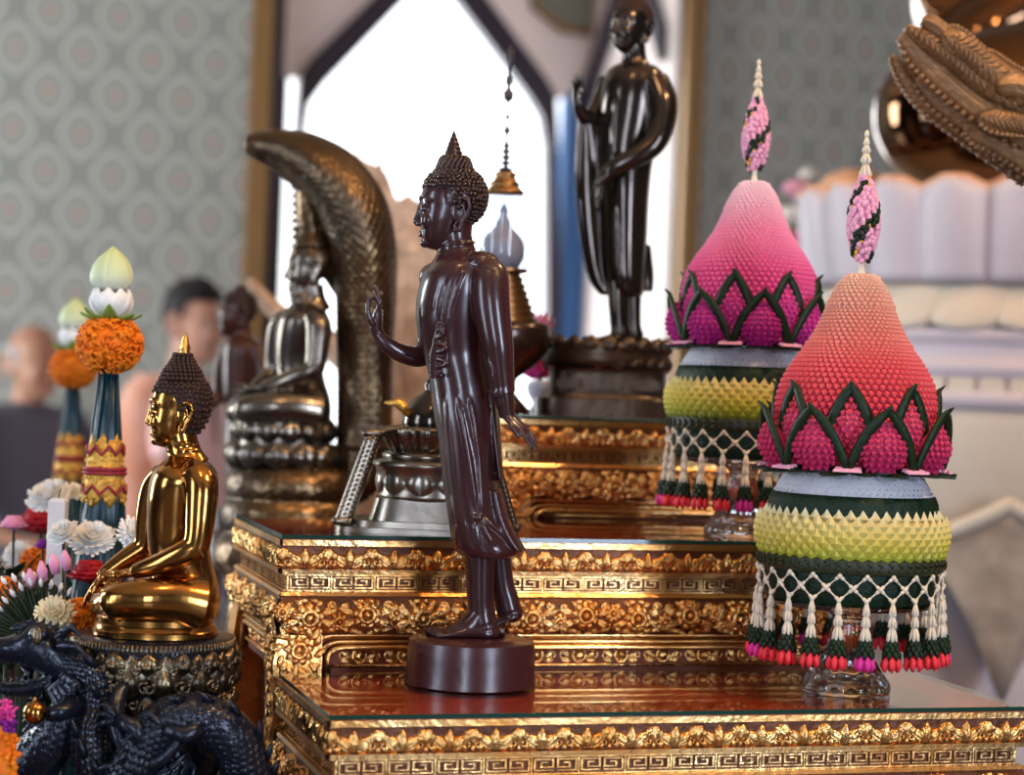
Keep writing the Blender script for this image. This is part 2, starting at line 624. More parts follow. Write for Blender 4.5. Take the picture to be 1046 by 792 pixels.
obj('reveal_lining', b, M['reveal'], win, smooth=False)
b = MB(); b.box((WU0 + .001, WV + .05, WZ0 + .02), (WU0 + .07, WV + WD, WZ1 - .02))
obj('side_lining', b, M['frame_wood'], win, smooth=False, label='black lining down one side of the niche')  # dark strip along one side of the niche
VF = WV + WD - .14             # plane of the arch frame


def wp(px, py, v=VF):
    a = (px - 523) / FPX
    bb = (396 - py) / FPX
    X = a * cos(ROLL) - bb * sin(ROLL)
    Z = a * sin(ROLL) + bb * cos(ROLL)
    d = v / (FW.y - FW.x * X)
    return (d * (FW.x + FW.y * X), CAMZ + Z * d)


def bar(b, p, q, w0, w1, v0, v1):
    """sloping bar between two wall points, thickness given as vectors"""
    pts = [p, q, (q[0] + w1[0], q[1] + w1[1]), (p[0] + w0[0], p[1] + w0[1])]
    vs = [Vector((x, v, z)) for v in (v0, v1) for x, z in pts]
    b.add(vs, [(0, 1, 2, 3), (7, 6, 5, 4), (0, 4, 5, 1), (1, 5, 6, 2), (2, 6, 7, 3), (3, 7, 4, 0)])


# inner edge of the arch (photo measures taken once, then rebuilt as wall geometry)
inL = [wp(308, 640), wp(308, 150), wp(314, 108), wp(330, 86), wp(411, 2), wp(441, -30)]
inR = [wp(556, 640), wp(556, 150), wp(551, 120), wp(538, 98), wp(466, 2), wp(441, -30)]
outL = [wp(300, 640), wp(300, 150), wp(304, 80), wp(316, 62), wp(376, 2), wp(441, -66)]
outR = [wp(568, 640), wp(568, 150), wp(566, 100), wp(557, 83), wp(497, 2), wp(441, -66)]
b = MB()
for A, B in ((inL, outL), (inR, outR)):
    for i in range(len(A) - 1):
        vs = [Vector((x, v, z)) for v in (VF - .05, VF + .05) for x, z in (A[i], A[i + 1], B[i + 1], B[i])]
        b.add(vs, [(0, 1, 2, 3), (7, 6, 5, 4), (0, 4, 5, 1), (1, 5, 6, 2), (2, 6, 7, 3), (3, 7, 4, 0)])
obj('arch_frame', b, M['frame_wood'], win, smooth=False)
# spandrel panels beside and above the arch
b = MB()
top = WZ1 - .02
for side, O, edge in ((0, outL, WU0 + .16), (1, outR, WU1 - .02)):
    P = [o for o in O[2:]] + [(O[-1][0], top)] + [(edge, top)] + [(edge, O[2][1])]
    n = len(P)
    vs = [Vector((x, v, z)) for v in (VF - .02, VF + .03) for x, z in P]
    b.add(vs, [tuple(range(n)), tuple(range(2 * n - 1, n - 1, -1))] + [(i, (i + 1) % n, n + (i + 1) % n, n + i) for i in range(n)])
obj('spandrel_panel', b, M['reveal'], win, smooth=False)
# post between the arch and the reveal
b = MB()
p0, p1 = wp(563, 640)[0], wp(582, 640)[0]
b.box((p0 - .03, VF - .07, WZ0 + .02), (p1, VF + .08, wp(565, 95)[1]))
obj('post', b, M['frame_blue'], win, smooth=False, label='blue post')
b = MB()
b.box((p1, VF - .02, WZ0 + .02), (WU1 - .02, VF + .03, outR[2][1]))
obj('side_panel', b, M['reveal'], win, smooth=False)
# panelling of the reveal on the far side: dark sloping rails and a gilt eight-sided plate
b = MB()
ur = WU1 - .02
zb = outR[3][1]
for (v0, z0, v1, z1) in ((9.88, 2.96, 9.50, 3.32), (9.50, 3.32, 9.30, 3.55), (9.30, 3.55, 8.95, 3.32), (8.95, 3.32, 8.75, 3.08)):
    vs = [Vector((u, v, z)) for u in (ur - .05, ur - .002) for v, z in ((v0, z0), (v1, z1), (v1, z1 + .17), (v0, z0 + .17))]
    b.add(vs, [(0, 1, 2, 3), (7, 6, 5, 4), (0, 4, 5, 1), (1, 5, 6, 2), (2, 6, 7, 3), (3, 7, 4, 0)])
obj('reveal_rail', b, M['frame_wood'], win, smooth=False)
c = wp(597, -4, VF - .06)
b = MB()
oc = [(c[0] + .30 * cos(pi / 8 + k * pi / 4), c[1] + .20 * sin(pi / 8 + k * pi / 4)) for k in range(8)]
b.extrude(oc, lambda x, z, h: Vector((x, VF - .03 - h, z)), 0, .02)
obj('plate', b, mat('olive_grey_plate', (.16, .16, .12), .5), win, smooth=False)
b = MB()
b.tube([Vector((x, VF - .05, z)) for x, z in oc + oc[:1]], .022, 8)
obj('plate_rim', b, M['frame_gold'], win)
b = MB(); b.box((WU0 + .07, VF - .01, WZ0), (wp(286, 300)[0], VF + .04, WZ1))
obj('jamb', b, M['frame_wood'], win, smooth=False)

# ---- camera
cam = bpy.data.cameras.new('camera')
cam.sensor_width = 36
cam.lens = 36 * FPX / 1046
cam.dof.use_dof = True
cam.dof.focus_distance = 2.0
cam.dof.aperture_fstop = 3.6
cam.clip_start = .05
co = bpy.data.objects.new('camera', cam)
COL.objects.link(co)
xr = RT * cos(ROLL) + UP * sin(ROLL)
yu = RT * -sin(ROLL) + UP * cos(ROLL)
zb_ = -FW
mx = Matrix((xr, yu, zb_)).transposed().to_4x4()
mx.translation = Vector((0, 0, CAMZ))
co.matrix_world = mx
SC.camera = co

# ---- light: white sky outside, daylight in the windows, warm lamps above the altar
w = bpy.data.worlds.new('sky'); SC.world = w; w.use_nodes = True
bg = w.node_tree.nodes['Background']
bg.inputs[0].default_value = (.93, .97, 1, 1)
bg.inputs[1].default_value = 3.4


def area(name, loc, aim, sx, sy, power, col):
    l = bpy.data.lights.new(name, 'AREA')
    l.shape = 'RECTANGLE'; l.size = sx; l.size_y = sy
    l.energy = power; l.color = col
    o = bpy.data.objects.new(name, l); COL.objects.link(o)
    o.location = loc
    o.rotation_euler = (Vector(aim) - Vector(loc)).to_track_quat('-Z', 'Y').to_euler()
    return o


COOL = (.64, .77, 1.0)
for a0, a1, z0, z1 in FRONT_W:
    area('window_daylight', ((a0 + a1) / 2, RV0 - .25, 2.2), ((a0 + a1) / 2, 9, 2.2), a1 - a0, z1 - z0, 300 if a0 > 0 else 170, COOL)
for a0, a1, z0, z1 in LEFT_W:
    area('window_daylight', (RU0 - .25, (a0 + a1) / 2, 2.2), (9, (a0 + a1) / 2, 2.2), a1 - a0, z1 - z0, 110 if a0 < 5 else 470, COOL if a0 < 5 else (.88, .96, 1))
for a0, a1, z0, z1 in RIGHT_W:
    area('window_daylight', (RU1 + .25, (a0 + a1) / 2, 2.2), (-9, (a0 + a1) / 2, 2.2), a1 - a0, z1 - z0, 60, COOL)
area('window_daylight', ((WU0 + WU1) / 2, WV + WD + .3, 2.4), ((WU0 + WU1) / 2 - .4, 0, 1.2), 1.9, 2.6, 110, (.92, .96, 1))


def lamp(loc, power, col=(1, .62, .30), r=.08):
    l = bpy.data.lights.new('lamp', 'POINT'); l.energy = power; l.color = col; l.shadow_soft_size = r
    o = bpy.data.objects.new('lamp', l); COL.objects.link(o); o.location = loc
    return o


lamp((1.5, .9, 3.3), 115)
lamp((.1, 1.0, 3.4), 40)
lamp((2.3, 2.6, 3.4), 55)
SC.view_settings.view_transform = 'Standard'
SC.view_settings.look = 'None'
SC.view_settings.gamma = 1
SC.view_settings.use_curve_mapping = False
SC.view_settings.exposure = -0.28
SC.cycles.use_denoising = True
SC.cycles.max_bounces = 10
SC.cycles.glossy_bounces = 5
SC.cycles.transmission_bounces = 8
SC.cycles.caustics_reflective = False
SC.cycles.caustics_refractive = False
SC.cycles.sample_clamp_indirect = 6
# ------------------------------------------------------------------ gilded altar tables
def leaf(b, f, a, z, ang, L, W, h, h0=0.0, curl=0.0, mi=0):
    """raised pointed leaf on a panel; f(a,b,h) maps the panel to the world"""
    n = 6
    ca, sa = cos(ang), sin(ang)
    rows = []
    for i in range(n + 1):
        t = i / n
        w = W * .5 * (sin(pi * min(1, t * .94 + .06)) ** .75) if i < n else 0.0006
        x = L * t
        off = curl * L * t * t
        hh = h * (1 - .55 * (2 * t - .9) ** 2)
        def q(s, hgt):
            lx, ly = x, s * w + off
            return f(a + lx * ca - ly * sa, z + lx * sa + ly * ca, h0 + hgt)
        rows.append([q(-1, 0), q(-.75, hh * .62), q(-.18, hh), q(0, hh * .72), q(.18, hh), q(.75, hh * .62), q(1, 0)])
    b.grid(rows, mi=mi)


def disc(b, f, a, z, r, h, h0=0.0, n=10, dome=True, mi=0):
    rr = [(r, 0), (r * .92, h * .7), (r * .55, h), (0.0002, h * (1.05 if dome else .3))]
    rows = [[f(a + q * cos(2 * pi * j / n), z + q * sin(2 * pi * j / n), h0 + hh) for j in range(n)] for q, hh in rr]
    b.rings(rows, cap0=False, mi=mi)


def ringr(b, f, a, z, R, r, h0=0.0, n=14, mi=0):
    rows = []
    for j in range(n):
        t = 2 * pi * j / n
        rows.append([f(a + (R + r * cos(q)) * cos(t), z + (R + r * cos(q)) * sin(t), h0 + r * max(0, sin(q))) for q in (0, pi / 4, pi / 2, 3 * pi / 4, pi)])
    rows.append(rows[0])
    b.grid(rows, mi=mi)


def rosette(b, f, a, z, r, h, h0=0.0):
    for k in range(9):
        t = 2 * pi * k / 9 + .2
        leaf(b, f, a + cos(t) * r * .42, z + sin(t) * r * .42, t, r * .62, r * .56, h * .8, h0)
    ringr(b, f, a, z, r * .46, r * .17, h0 + h * .45)
    disc(b, f, a, z, r * .26, h * .9, h0 + h * .2, 8)


def scroll(b, f, a, z, r, h0, s=1, turns=1.3, ph=0.0, th=.0016):
    pts = []
    n = int(14 * turns)
    for i in range(n + 1):
        t = i / n
        q = ph + s * 2 * pi * turns * t
        rr = r * (1 - .78 * t)
        pts.append(f(a + rr * cos(q), z + rr * sin(q), h0 + th * .4))
    b.tube(pts, [th * (1.1 - .5 * i / n) for i in range(n + 1)], 6)


def frieze(b, f, L, z0, H, tile):
    """row of upright palmettes and nodding leaves"""
    n = max(1, round(L / tile)); t = L / n
    for i in range(n):
        a = (i + .5) * t
        leaf(b, f, a, z0 + H * .04, pi / 2, H * .94, t * .27, .0055)
        for s in (-1, 1):
            leaf(b, f, a + s * t * .05, z0 + H * .08, pi / 2 - s * .62, H * .92, t * .27, .0050, curl=s * -.22)
            leaf(b, f, a + s * t * .07, z0 + H * .10, pi / 2 - s * 1.25, H * .70, t * .25, .0044, curl=s * .30)
            leaf(b, f, a + s * t * .30, z0 + H * .40, pi / 2 - s * .35, H * .56, t * .20, .0044, curl=s * -.3)
            disc(b, f, a + s * t * .33, z0 + H * .16, t * .075, .0034, n=8)
            scroll(b, f, a + s * t * .40, z0 + H * .30, t * .085, .0006, s, 1.1, 1.2, .0013)
            leaf(b, f, a + s * t * .48, z0 + H * .96, -pi / 2 - s * .60, H * .60, t * .22, .0046, curl=s * .3)
        leaf(b, f, i * t + .0001, z0 + H * .97, -pi / 2, H * .80, t * .17, .0044)
        disc(b, f, i * t + .0001, z0 + H * .12, t * .06, .003, n=8)


KEY = [(0, 0, 10, 1), (0, 1, 1, 10), (1, 9, 10, 10), (9, 2.6, 10, 9), (3.2, 2.6, 9, 3.6), (3.2, 3.6, 4.2, 7.4), (4.2, 6.4, 6.8, 7.4)]


def greek(b, f, L, z0, H, tile):
    n = max(1, round(L / tile)); t = L / n
    h = .0022
    for i in range(n):
        a0 = i * t
        for s in (0, 1):
            w = t * .5 * .86
            for (x0, y0, x1, y1) in KEY:
                X0, X1 = x0 / 10 * w, x1 / 10 * w
                if s:
                    A0, A1 = a0 + t * .97 - X1, a0 + t * .97 - X0
                else:
                    A0, A1 = a0 + t * .05 + X0, a0 + t * .05 + X1
                zz0, zz1 = z0 + H * (.17 + .066 * y0), z0 + H * (.17 + .066 * y1)
                b.box((A0, zz0, 0), (A1, zz1, h), f=f)
        b.box((a0 - .0008, z0 + H * .08, 0), (a0 + .0008, z0 + H * .92, h * 1.4), f=f)
    b.box((0, z0, 0), (L, z0 + H * .09, h * 1.6), f=f)
    b.box((0, z0 + H * .91, 0), (L, z0 + H, h * 1.6), f=f)


def floral(b, f, L, z0, H, tile, bulge):
    """cushion band with rosettes among scrolling leaves"""
    def g(a, z, h):
        t = (z - z0) / H
        return f(a, z, h + bulge * (1 - (2 * t - 1) ** 2))
    n = max(1, round(L / tile)); t = L / n
    rnd = random.Random(5)
    for i in range(n):
        a = (i + .5) * t
        up = .56 if i % 2 else .46
        rosette(b, g, a, z0 + H * up, H * .44, .0075)
        for s in (-1, 1):
            leaf(b, g, a + s * t * .22, z0 + H * .55, (0 if s > 0 else pi) + s * .6, t * .30, H * .30, .0050, curl=-.2 * s)
            leaf(b, g, a + s * t * .22, z0 + H * .42, (0 if s > 0 else pi) - s * .65, t * .30, H * .30, .0050, curl=.2 * s)
            leaf(b, g, a + s * t * .12, z0 + H * .80, pi / 2 - s * 1.0, H * .26, H * .17, .004)
            leaf(b, g, a + s * t * .14, z0 + H * .16, -pi / 2 + s * 1.15, H * .26, H * .17, .004, curl=.2 * s)
            leaf(b, g, a + s * t * .30, z0 + H * .86, (0 if s > 0 else pi) - s * .35, t * .18, H * .18, .0042, curl=-.2 * s)
            leaf(b, g, a + s * t * .28, z0 + H * .12, (0 if s > 0 else pi) + s * .25, t * .18, H * .18, .0042, curl=.2 * s)
            leaf(b, g, a + s * t * .02, z0 + H * .94, (0 if s > 0 else pi) - s * .1, t * .16, H * .13, .0035)
            leaf(b, g, a + s * t * .02, z0 + H * .05, (0 if s > 0 else pi) + s * .1, t * .16, H * .13, .0035)
            scroll(b, g, a + s * t * .37, z0 + H * (.78 if s > 0 else .22), H * .15, .001, s, 1.4, rnd.random() * 6)
            scroll(b, g, a + s * t * .40, z0 + H * (.24 if s > 0 else .74), H * .12, .001, -s, 1.3, rnd.random() * 6)
        rosette(b, g, i * t + .001, z0 + H * (.36 if i % 2 else .62), H * .27, .0065)


def strip(b, f, L, prof):
    """moulding with the profile (z,h) swept along the panel"""
    rows = [[f(a, z, h) for z, h in prof] for a in (0, L)]
    b.grid(rows)


def gilded_table(loc, name, label, u0, u1, v0, v1, top, floral_n, foot=0.0, panel=True, side_apron=True, pz=None):
    """stepped altar table: glass, leaf frieze, key band, floral cushion, arched panels, carved legs"""
    W, D = u1 - u0, v1 - v0
    t = thing(name, (u0, v0, foot), label, 'altar table')
    F = lambda a, z, h: Vector((u0 + a, v0 - h, z))
    Ls = lambda a, z, h: Vector((u0 - h, v0 + D - a, z))
    Rs = lambda a, z, h: Vector((u1 + h, v0 + a, z))
    faces = ((F, W), (Ls, D), (Rs, D))
    g = .0055
    z_l = top - g                                   # under the glass
    zA, zB, zC, zD = z_l - .0075, z_l - .033, z_l - .056, z_l - .101
    # solid core
    b = MB()
    b.box((u0 - .001, v0 - .001, zB - .002), (u1 + .001, v1, z_l - .0002))
    b.box((u0 + .008, v0 + .008, zC - .002), (u1 - .008, v1, zB))
    b.box((u0 + .001, v0 + .001, zD + .0), (u1 - .001, v1, zC))
    obj('carcass', b, M['gilt_shaded'], t, smooth=False)  # ground behind frieze and key band, shadow put into its colour
    # tabletop board with its glass sheet
    b = MB(); b.box((u0 + .001, v0 + .001, z_l - .0004), (u1 - .001, v1 - .001, z_l + .0006))
    obj('tabletop', b, M['lacquer_red'], t, smooth=False)
    b = MB(); b.box((u0 - .001, v0 - .002, z_l + .0008), (u1 + .001, v1, top))
    obj('glass_sheet', b, M['glass_sheet'], t, smooth=False, label='clear glass sheet')
    b = MB()
    b.box((u0 - .0012, v0 - .0024, z_l + .0010), (u1 + .0012, v0 - .0020, top - .0002))
    b.box((u0 - .0014, v0 - .0020, z_l + .0010), (u0 - .0010, v1, top - .0002))
    obj('glass_edge', b, M['glass_edge'], t, smooth=False, label='dark green polished glass edge')
    # plain lips and mouldings
    b = MB()
    for f, L in faces:
        strip(b, f, L, [(z_l, 0), (z_l, .003), (z_l - .006, .003), (zA, .0005)])
        strip(b, f, L, [(zB + .003, .0012), (zB + .002, .004), (zB - .003, .0035), (zB - .004, -.008)])
        strip(b, f, L, [(zC + .001, -.008), (zC + .0005, .0), (zC - .003, .002), (zC - .004, .0)])
    obj('moulding', b, M['gilt_plain'], t, smooth=False)
    b = MB()
    for f, L in faces:
        frieze(b, lambda a, z, h, f=f: f(a, z, h + .001), L, zB + .003, zA - zB - .004, .047)
    obj('leaf_frieze', b, M['gilt'], t)
    b = MB()
    for f, L in faces:
        greek(b, lambda a, z, h, f=f: f(a + .008, z, h - .008), L - .016, zC + .001, zB - zC - .005, .0475)
    obj('key_band', b, M['gilt_plain'], t, smooth=False, label='key-pattern band')
    # floral cushion: rounded ground plus relief
    b = MB(); gr = MB()
    for f, L in faces:
        strip(gr, f, L, [(zC - .004 - (zC - .004 - zD) * q / 8, .006 * (1 - (2 * q / 8 - 1) ** 2)) for q in range(9)])
        floral(b, lambda a, z, h, f=f: f(a, z, h), L, zD, zC - .005 - zD, .064, .006)
    fc = obj('floral_band', b, M['gilt'], t)
    obj('cushion', gr, M['gilt_shaded'], fc, smooth=True)  # dark colour stands in for shadow around the rosettes and leaves
    # arched panel boards under the band: frames as nested rounded mouldings
    if panel:
        zt = zD
        zb_ = pz if pz is not None else foot + .4
        zp = zb_ + (.010 if pz and pz > 1 else .0)
        fr = MB(); bd = MB(); pi_ = MB(); legs = []
        for f, L in faces:
            bd.box((.03, zb_ + .0015, -.02), (L - .03, zt, -.009), f=f)
            for k, (ins, r) in enumerate(((.036, .0042), (.0455, .0026), (.054, .0038))):
                zt2 = zt - .002 - (ins - .038) * .75
                rad = .026 - k * .004
                pts = [f(ins, zb_, -.004)]
                for q in range(9):
                    tt = pi - q / 8 * pi / 2
                    pts.append(f(ins + rad + rad * cos(tt), zt2 - rad * .62 + rad * .62 * sin(tt), -.004))
                for q in range(9):
                    tt = pi / 2 - q / 8 * pi / 2
                    pts.append(f(L - ins - rad + rad * cos(tt), zt2 - rad * .62 + rad * .62 * sin(tt), -.004))
                pts.append(f(L - ins, zb_, -.004))
                fr.tube(pts, r, 8)
            # pierced leaf strip lying along the foot of the panel
            n = max(1, round((L - .13) / .05))
            if L > .15:
                for i in range(n):
                    a = .065 + (L - .13) * (i + .5) / n
                    disc(pi_, f, a, zp + .013, .006, .005, -.010, 8)
                    ringr(pi_, f, a, zp + .013, .0075, .0016, -.010)
                    for s in (-1, 1):
                        leaf(pi_, f, a + s * .008, zp + .010, (0 if s > 0 else pi) + s * .55, .016, .008, .005, -.011)
                        leaf(pi_, f, a + s * .008, zp + .008, (0 if s > 0 else pi) - s * .2, .014, .007, .004, -.011, curl=.2 * s)
                        scroll(pi_, f, a + s * .019, zp + .014, .006, -.010, s, 1.2, 1.0)
                pi_.box((.06, zp + .001, -.012), (L - .06, zp + .004, -.005), f=f)
        obj('panel_board', bd, M['lacquer_dark'], t, smooth=False)
        obj('arch_moulding', fr, M['gilt_plain'], t)
        obj('pierced_foliage', pi_, M['gilt'], t)
    # legs, swelling at the knee, with carved faces
    for (cu, su) in ((u0, 1), (u1, -1)):
        for (cv, sv) in ((v0, 1), (v1, -1)):
            b = MB(); gr = MB()
            zk = [zD, zD - .03, zD - .09, zD - .2, zD - .45, foot + .06, foot + .02, foot]
            out = [.002, .006, .004, -.001, -.004, -.004, .003, .003]
            wid = [.046, .046, .042, .038, .035, .036, .048, .048]
            R = []
            for z, o, w_ in zip(zk, out, wid):
                x0, x1 = cu - su * o, cu + su * w_
                y0, y1 = cv - sv * o, cv + sv * w_
                if sv < 0:
                    y0 = min(y0, v1 - .001)
                R.append([Vector((x0, y0, z)), Vector((x1, y0, z)), Vector((x1, y1, z)), Vector((x0, y1, z))])
            b.rings(R)
            lg = obj('leg', b, M['gilt_plain'], t, smooth=False)
            if sv > 0:
                c = MB()
                fa = lambda a, z, h, cu=cu, su=su: Vector((cu + su * a, v0 - h, z))
                fb = lambda a, z, h, cu=cu, su=su: Vector((cu - su * h, v0 + a, z))
                for f in (fa, fb):
                    o = .004
                    rosette(c, f, .021, zD - .016, .0165, .0055, o)
                    for s in (-1, 1):
                        leaf(c, f, .021 + s * .012, zD - .004, pi / 2 - s * .9, .016, .010, .0045, o, curl=s * .3)
                        leaf(c, f, .021 + s * .012, zD - .028, -pi / 2 + s * .8, .016, .010, .0045, o, curl=-s * .3)
                    for q in range(10):
                        aa = 2 * pi * q / 10 + .3
                        leaf(c, f, .021 + cos(aa) * .017, zD - .016 + sin(aa) * .017, aa + .5, .015, .009, .0042, o, curl=.4)
                    z = zD - .034
                    i = 0
                    while z > max(foot + .08, top - .42):
                        for s in (-1, 1):
                            leaf(c, f, .018, z - .004, -pi / 2 + s * .85, .022, .011, .0045, o, curl=.2 * s)
                            scroll(c, f, .018 + s * .011, z + .004, .006, o, s, 1.2, i)
                        leaf(c, f, .018, z + .006, -pi / 2, .022, .009, .005, o)
                        disc(c, f, .018, z + .008, .0035, .004, o, 8)
                        z -= .025; i += 1
                obj('leg_carving', c, M['gilt'], lg)
    # side apron rails and back boards below the panel
    b = MB()
    b.box((u0 + .03, v0 + .03, foot + .10), (u1 - .03, v1 - .002, zD))
    obj('inner_box', b, M['lacquer_dark'], t, smooth=False)
    return t


FV0, MV0, UV0 = 1.773, 2.046, 2.365
gilded_table(None, "gilded_table", "lowest gilded step, below the dark walking figure and a coral flower cone", .382, 1.111, FV0, MV0 - .0165, 1.192, 8, pz=.85)
gilded_table(None, 'gilded_table', 'middle gilded step with glass top carrying the pink cone and grey metal ornament', .382, 1.060, MV0, UV0 - .0165, 1.336, 8, pz=1.183)
gilded_table(None, 'gilded_table', 'topmost and shortest gilded step, under the black standing figure and glass-domed stupa', .71, 1.085, UV0, 2.82, 1.466, 5, pz=1.327)
# ------------------------------------------------------------------ figure building blocks
class Body:
    """torso or skirt described by horizontal sections (y, x-left, x-right, half depth, depth offset)"""
    def __init__(s, S, secs):
        s.S = S
        s.secs = [tuple(q) + (0,) * (5 - len(q)) for q in secs]

    def at(s, y):
        q = s.secs
        if y <= q[0][0]:
            return q[0]
        for i in range(len(q) - 1):
            if q[i][0] <= y <= q[i + 1][0]:
                t = (y - q[i][0]) / (q[i + 1][0] - q[i][0])
                t2 = t
                return tuple(q[i][k] + (q[i + 1][k] - q[i][k]) * t2 for k in range(5))
        return q[-1]

    def dy(s, px, py):
        y, a, b, h, o = s.at(py)
        c, w = (a + b) / 2, (b - a) / 2
        u = max(-1, min(1, (px - c) / w))
        return o - h * sqrt(max(0, 1 - u * u))

    def pt(s, px, py, out=0.0):
        return s.S(px, py, s.dy(px, py) - out)

    def loft(s, mb, n=36, step=6, p=2.0):
        S = s.S
        y0, y1 = s.secs[0][0], s.secs[-1][0]
        L = []
        for y, a, b, h, o in s.secs:
            L.append((S((a + b) / 2, y, o), RT * ((b - a) / 2 * S.k), FW * (h * S.k)))
        mb.loft(L, 144, p)
        return
        m = max(4, int((y1 - y0) / step))
        for i in range(m + 1):
            y, a, b, h, o = s.at(y0 + (y1 - y0) * i / m)
            c = S((a + b) / 2, y, o)
            L.append((c, RT * ((b - a) / 2 * S.k), FW * (h * S.k)))
        mb.loft(L, n, p)


def fold(mb, body, pts, r, S, out=0.0, n=8):
    """ridge of cloth lying on a body; pts: list of (px,py)"""
    P = []
    R = []
    fine = []
    for i in range(len(pts) - 1):
        for j in range(6):
            t = j / 6
            fine.append((pts[i][0] + (pts[i + 1][0] - pts[i][0]) * t, pts[i][1] + (pts[i + 1][1] - pts[i][1]) * t))
    fine.append(pts[-1])
    m = len(fine)
    for i, (x, y) in enumerate(fine):
        P.append(body.pt(x, y, out))
        e = min(1, min(i, m - 1 - i) / 4 + .25)
        R.append(r * S.k * e)
    mb.tube(P, R, n)


class Hd:
    """head frame: x to the rear of the head, z up, y to the side; k scales, yaw turns the face towards the camera"""
    def __init__(s, S, cx, cy, k, yaw=0.0, dy=0.0, pitch=0.0):
        s.S, s.k = S, k * S.k
        s.c = S(cx, cy, dy)
        ya = radians(yaw)
        a = RT * cos(ya) + FW * sin(ya)
        bb = FW * cos(ya) - RT * sin(ya)
        pi_ = radians(pitch)
        s.ax = (a * cos(pi_) + UP * sin(pi_), bb, UP * cos(pi_) - a * sin(pi_))

    def __call__(s, x, z, y=0):
        return s.c + s.ax[0] * (x * s.k) + s.ax[1] * (y * s.k) + s.ax[2] * (z * s.k)

    def ell(s, mb, x, z, y, rx, rz, ry, n=18, m=12):
        mb.ell(s(x, z, y), (rx * s.k, ry * s.k, rz * s.k), n, m, axes=(s.ax[0], s.ax[1], s.ax[2]))


def head(mb, H, human=False, long_ears=True):
    H.ell(mb, 1, 3, 0, 31, 30, 27)
    secs = []
    for z, x0, x1, hw in ((14, -29, 24, 24), (6, -31.5, 24, 25.5), (-2, -32, 22, 25.5), (-8, -30.5, 20, 25), (-16, -31, 17, 24.5), (-24, -31.5, 14, 23.5),
                          (-31, -30.5, 11, 21.5), (-38, -29.5, 8, 18.5), (-44, -28, 4, 14.5), (-49, -24, 0, 9.5), (-51, -18, -3, 6)):
        c = H((x0 + x1) / 2, z, 0)
        secs.append((c, H.ax[0] * ((x1 - x0) / 2 * H.k), H.ax[1] * (hw * H.k)))
    mb.loft(secs, 28, 2.25)
    k = H.k
    # nose with wings
    mb.tube([H(-30, 2), H(-32.5, -6), H(-34.5, -16), H(-36.2, -23), H(-34, -27)], [2.2 * k, 2.3 * k, 2.9 * k, 3.6 * k, 2.2 * k], 10)
    for s in (-1, 1):
        H.ell(mb, -32.5, -25, s * 3.6, 3.2, 2.6, 2.6)
        # brow
        mb.tube([H(-32.5, -2, s * 3), H(-32.3, 2.0, s * 9), H(-27, 2.6, s * 16.5), H(-20, -3, s * 23)], [1.4 * k, 1.9 * k, 1.7 * k, .8 * k], 8)
        # lids, upper and lower, half closed
        mb.tube([H(-31, -10.5, s * 4.5), H(-31.4, -8.2, s * 9), H(-28.6, -8.6, s * 14), H(-24.5, -11.8, s * 19)], [1.0 * k, 2.0 * k, 1.9 * k, .8 * k], 8)
        H.ell(mb, -27.5, -10.8, s * 11, 4.2, 3.4, 6.5)
        mb.tube([H(-30.5, -13, s * 6), H(-30.2, -14.2, s * 11), H(-25.5, -13, s * 17)], [.8 * k, 1.2 * k, .7 * k], 8)
        # cheek
        H.ell(mb, -22, -22, s * 14, 9, 10, 7)
        # ear
        e = 26.0
        ez = .62 if human else 1.0
        pts = [(4, -8, e - 2), (6, -2, e + 1), (11, 1, e + 3), (17, -2, e + 3.5), (19, -9, e + 3), (16.5, -17, e + 1.5), (12, -24, e), (9, -32 * ez, e - 1), (5, -33 * ez, e - 1.5), (4, -25 * ez, e - 1)]
        mb.tube([H(x, z, s * y) for x, z, y in pts], [1.7 * k, 2.2 * k, 2.5 * k, 2.6 * k, 2.4 * k, 2.2 * k, 2.4 * k, 3.0 * k, 2.6 * k, 1.6 * k], 8)
        mb.tube([H(8, -7, s * (e + .5)), H(12, -6, s * (e + 2)), H(13, -13, s * (e + 1)), H(9, -21, s * (e - .5))], [1.2 * k, 1.6 * k, 1.6 * k, 1.2 * k], 8)
        H.ell(mb, 9, -12, s * (e - 2.5), 8, 14, 3)
    # lips
    for z, r in ((-33.4, 1.6), (-37.0, 1.8)):
        mb.tube([H(-26.5, z + .6, -9), H(-30.6, z + .3, -5), H(-31.9, z, 0), H(-30.6, z + .3, 5), H(-26.5, z + .6, 9)], [.7 * k, r * .85 * k, r * k, r * .85 * k, .7 * k], 8)
    H.ell(mb, -25.5, -44.5, 0, 6.2, 5, 8)


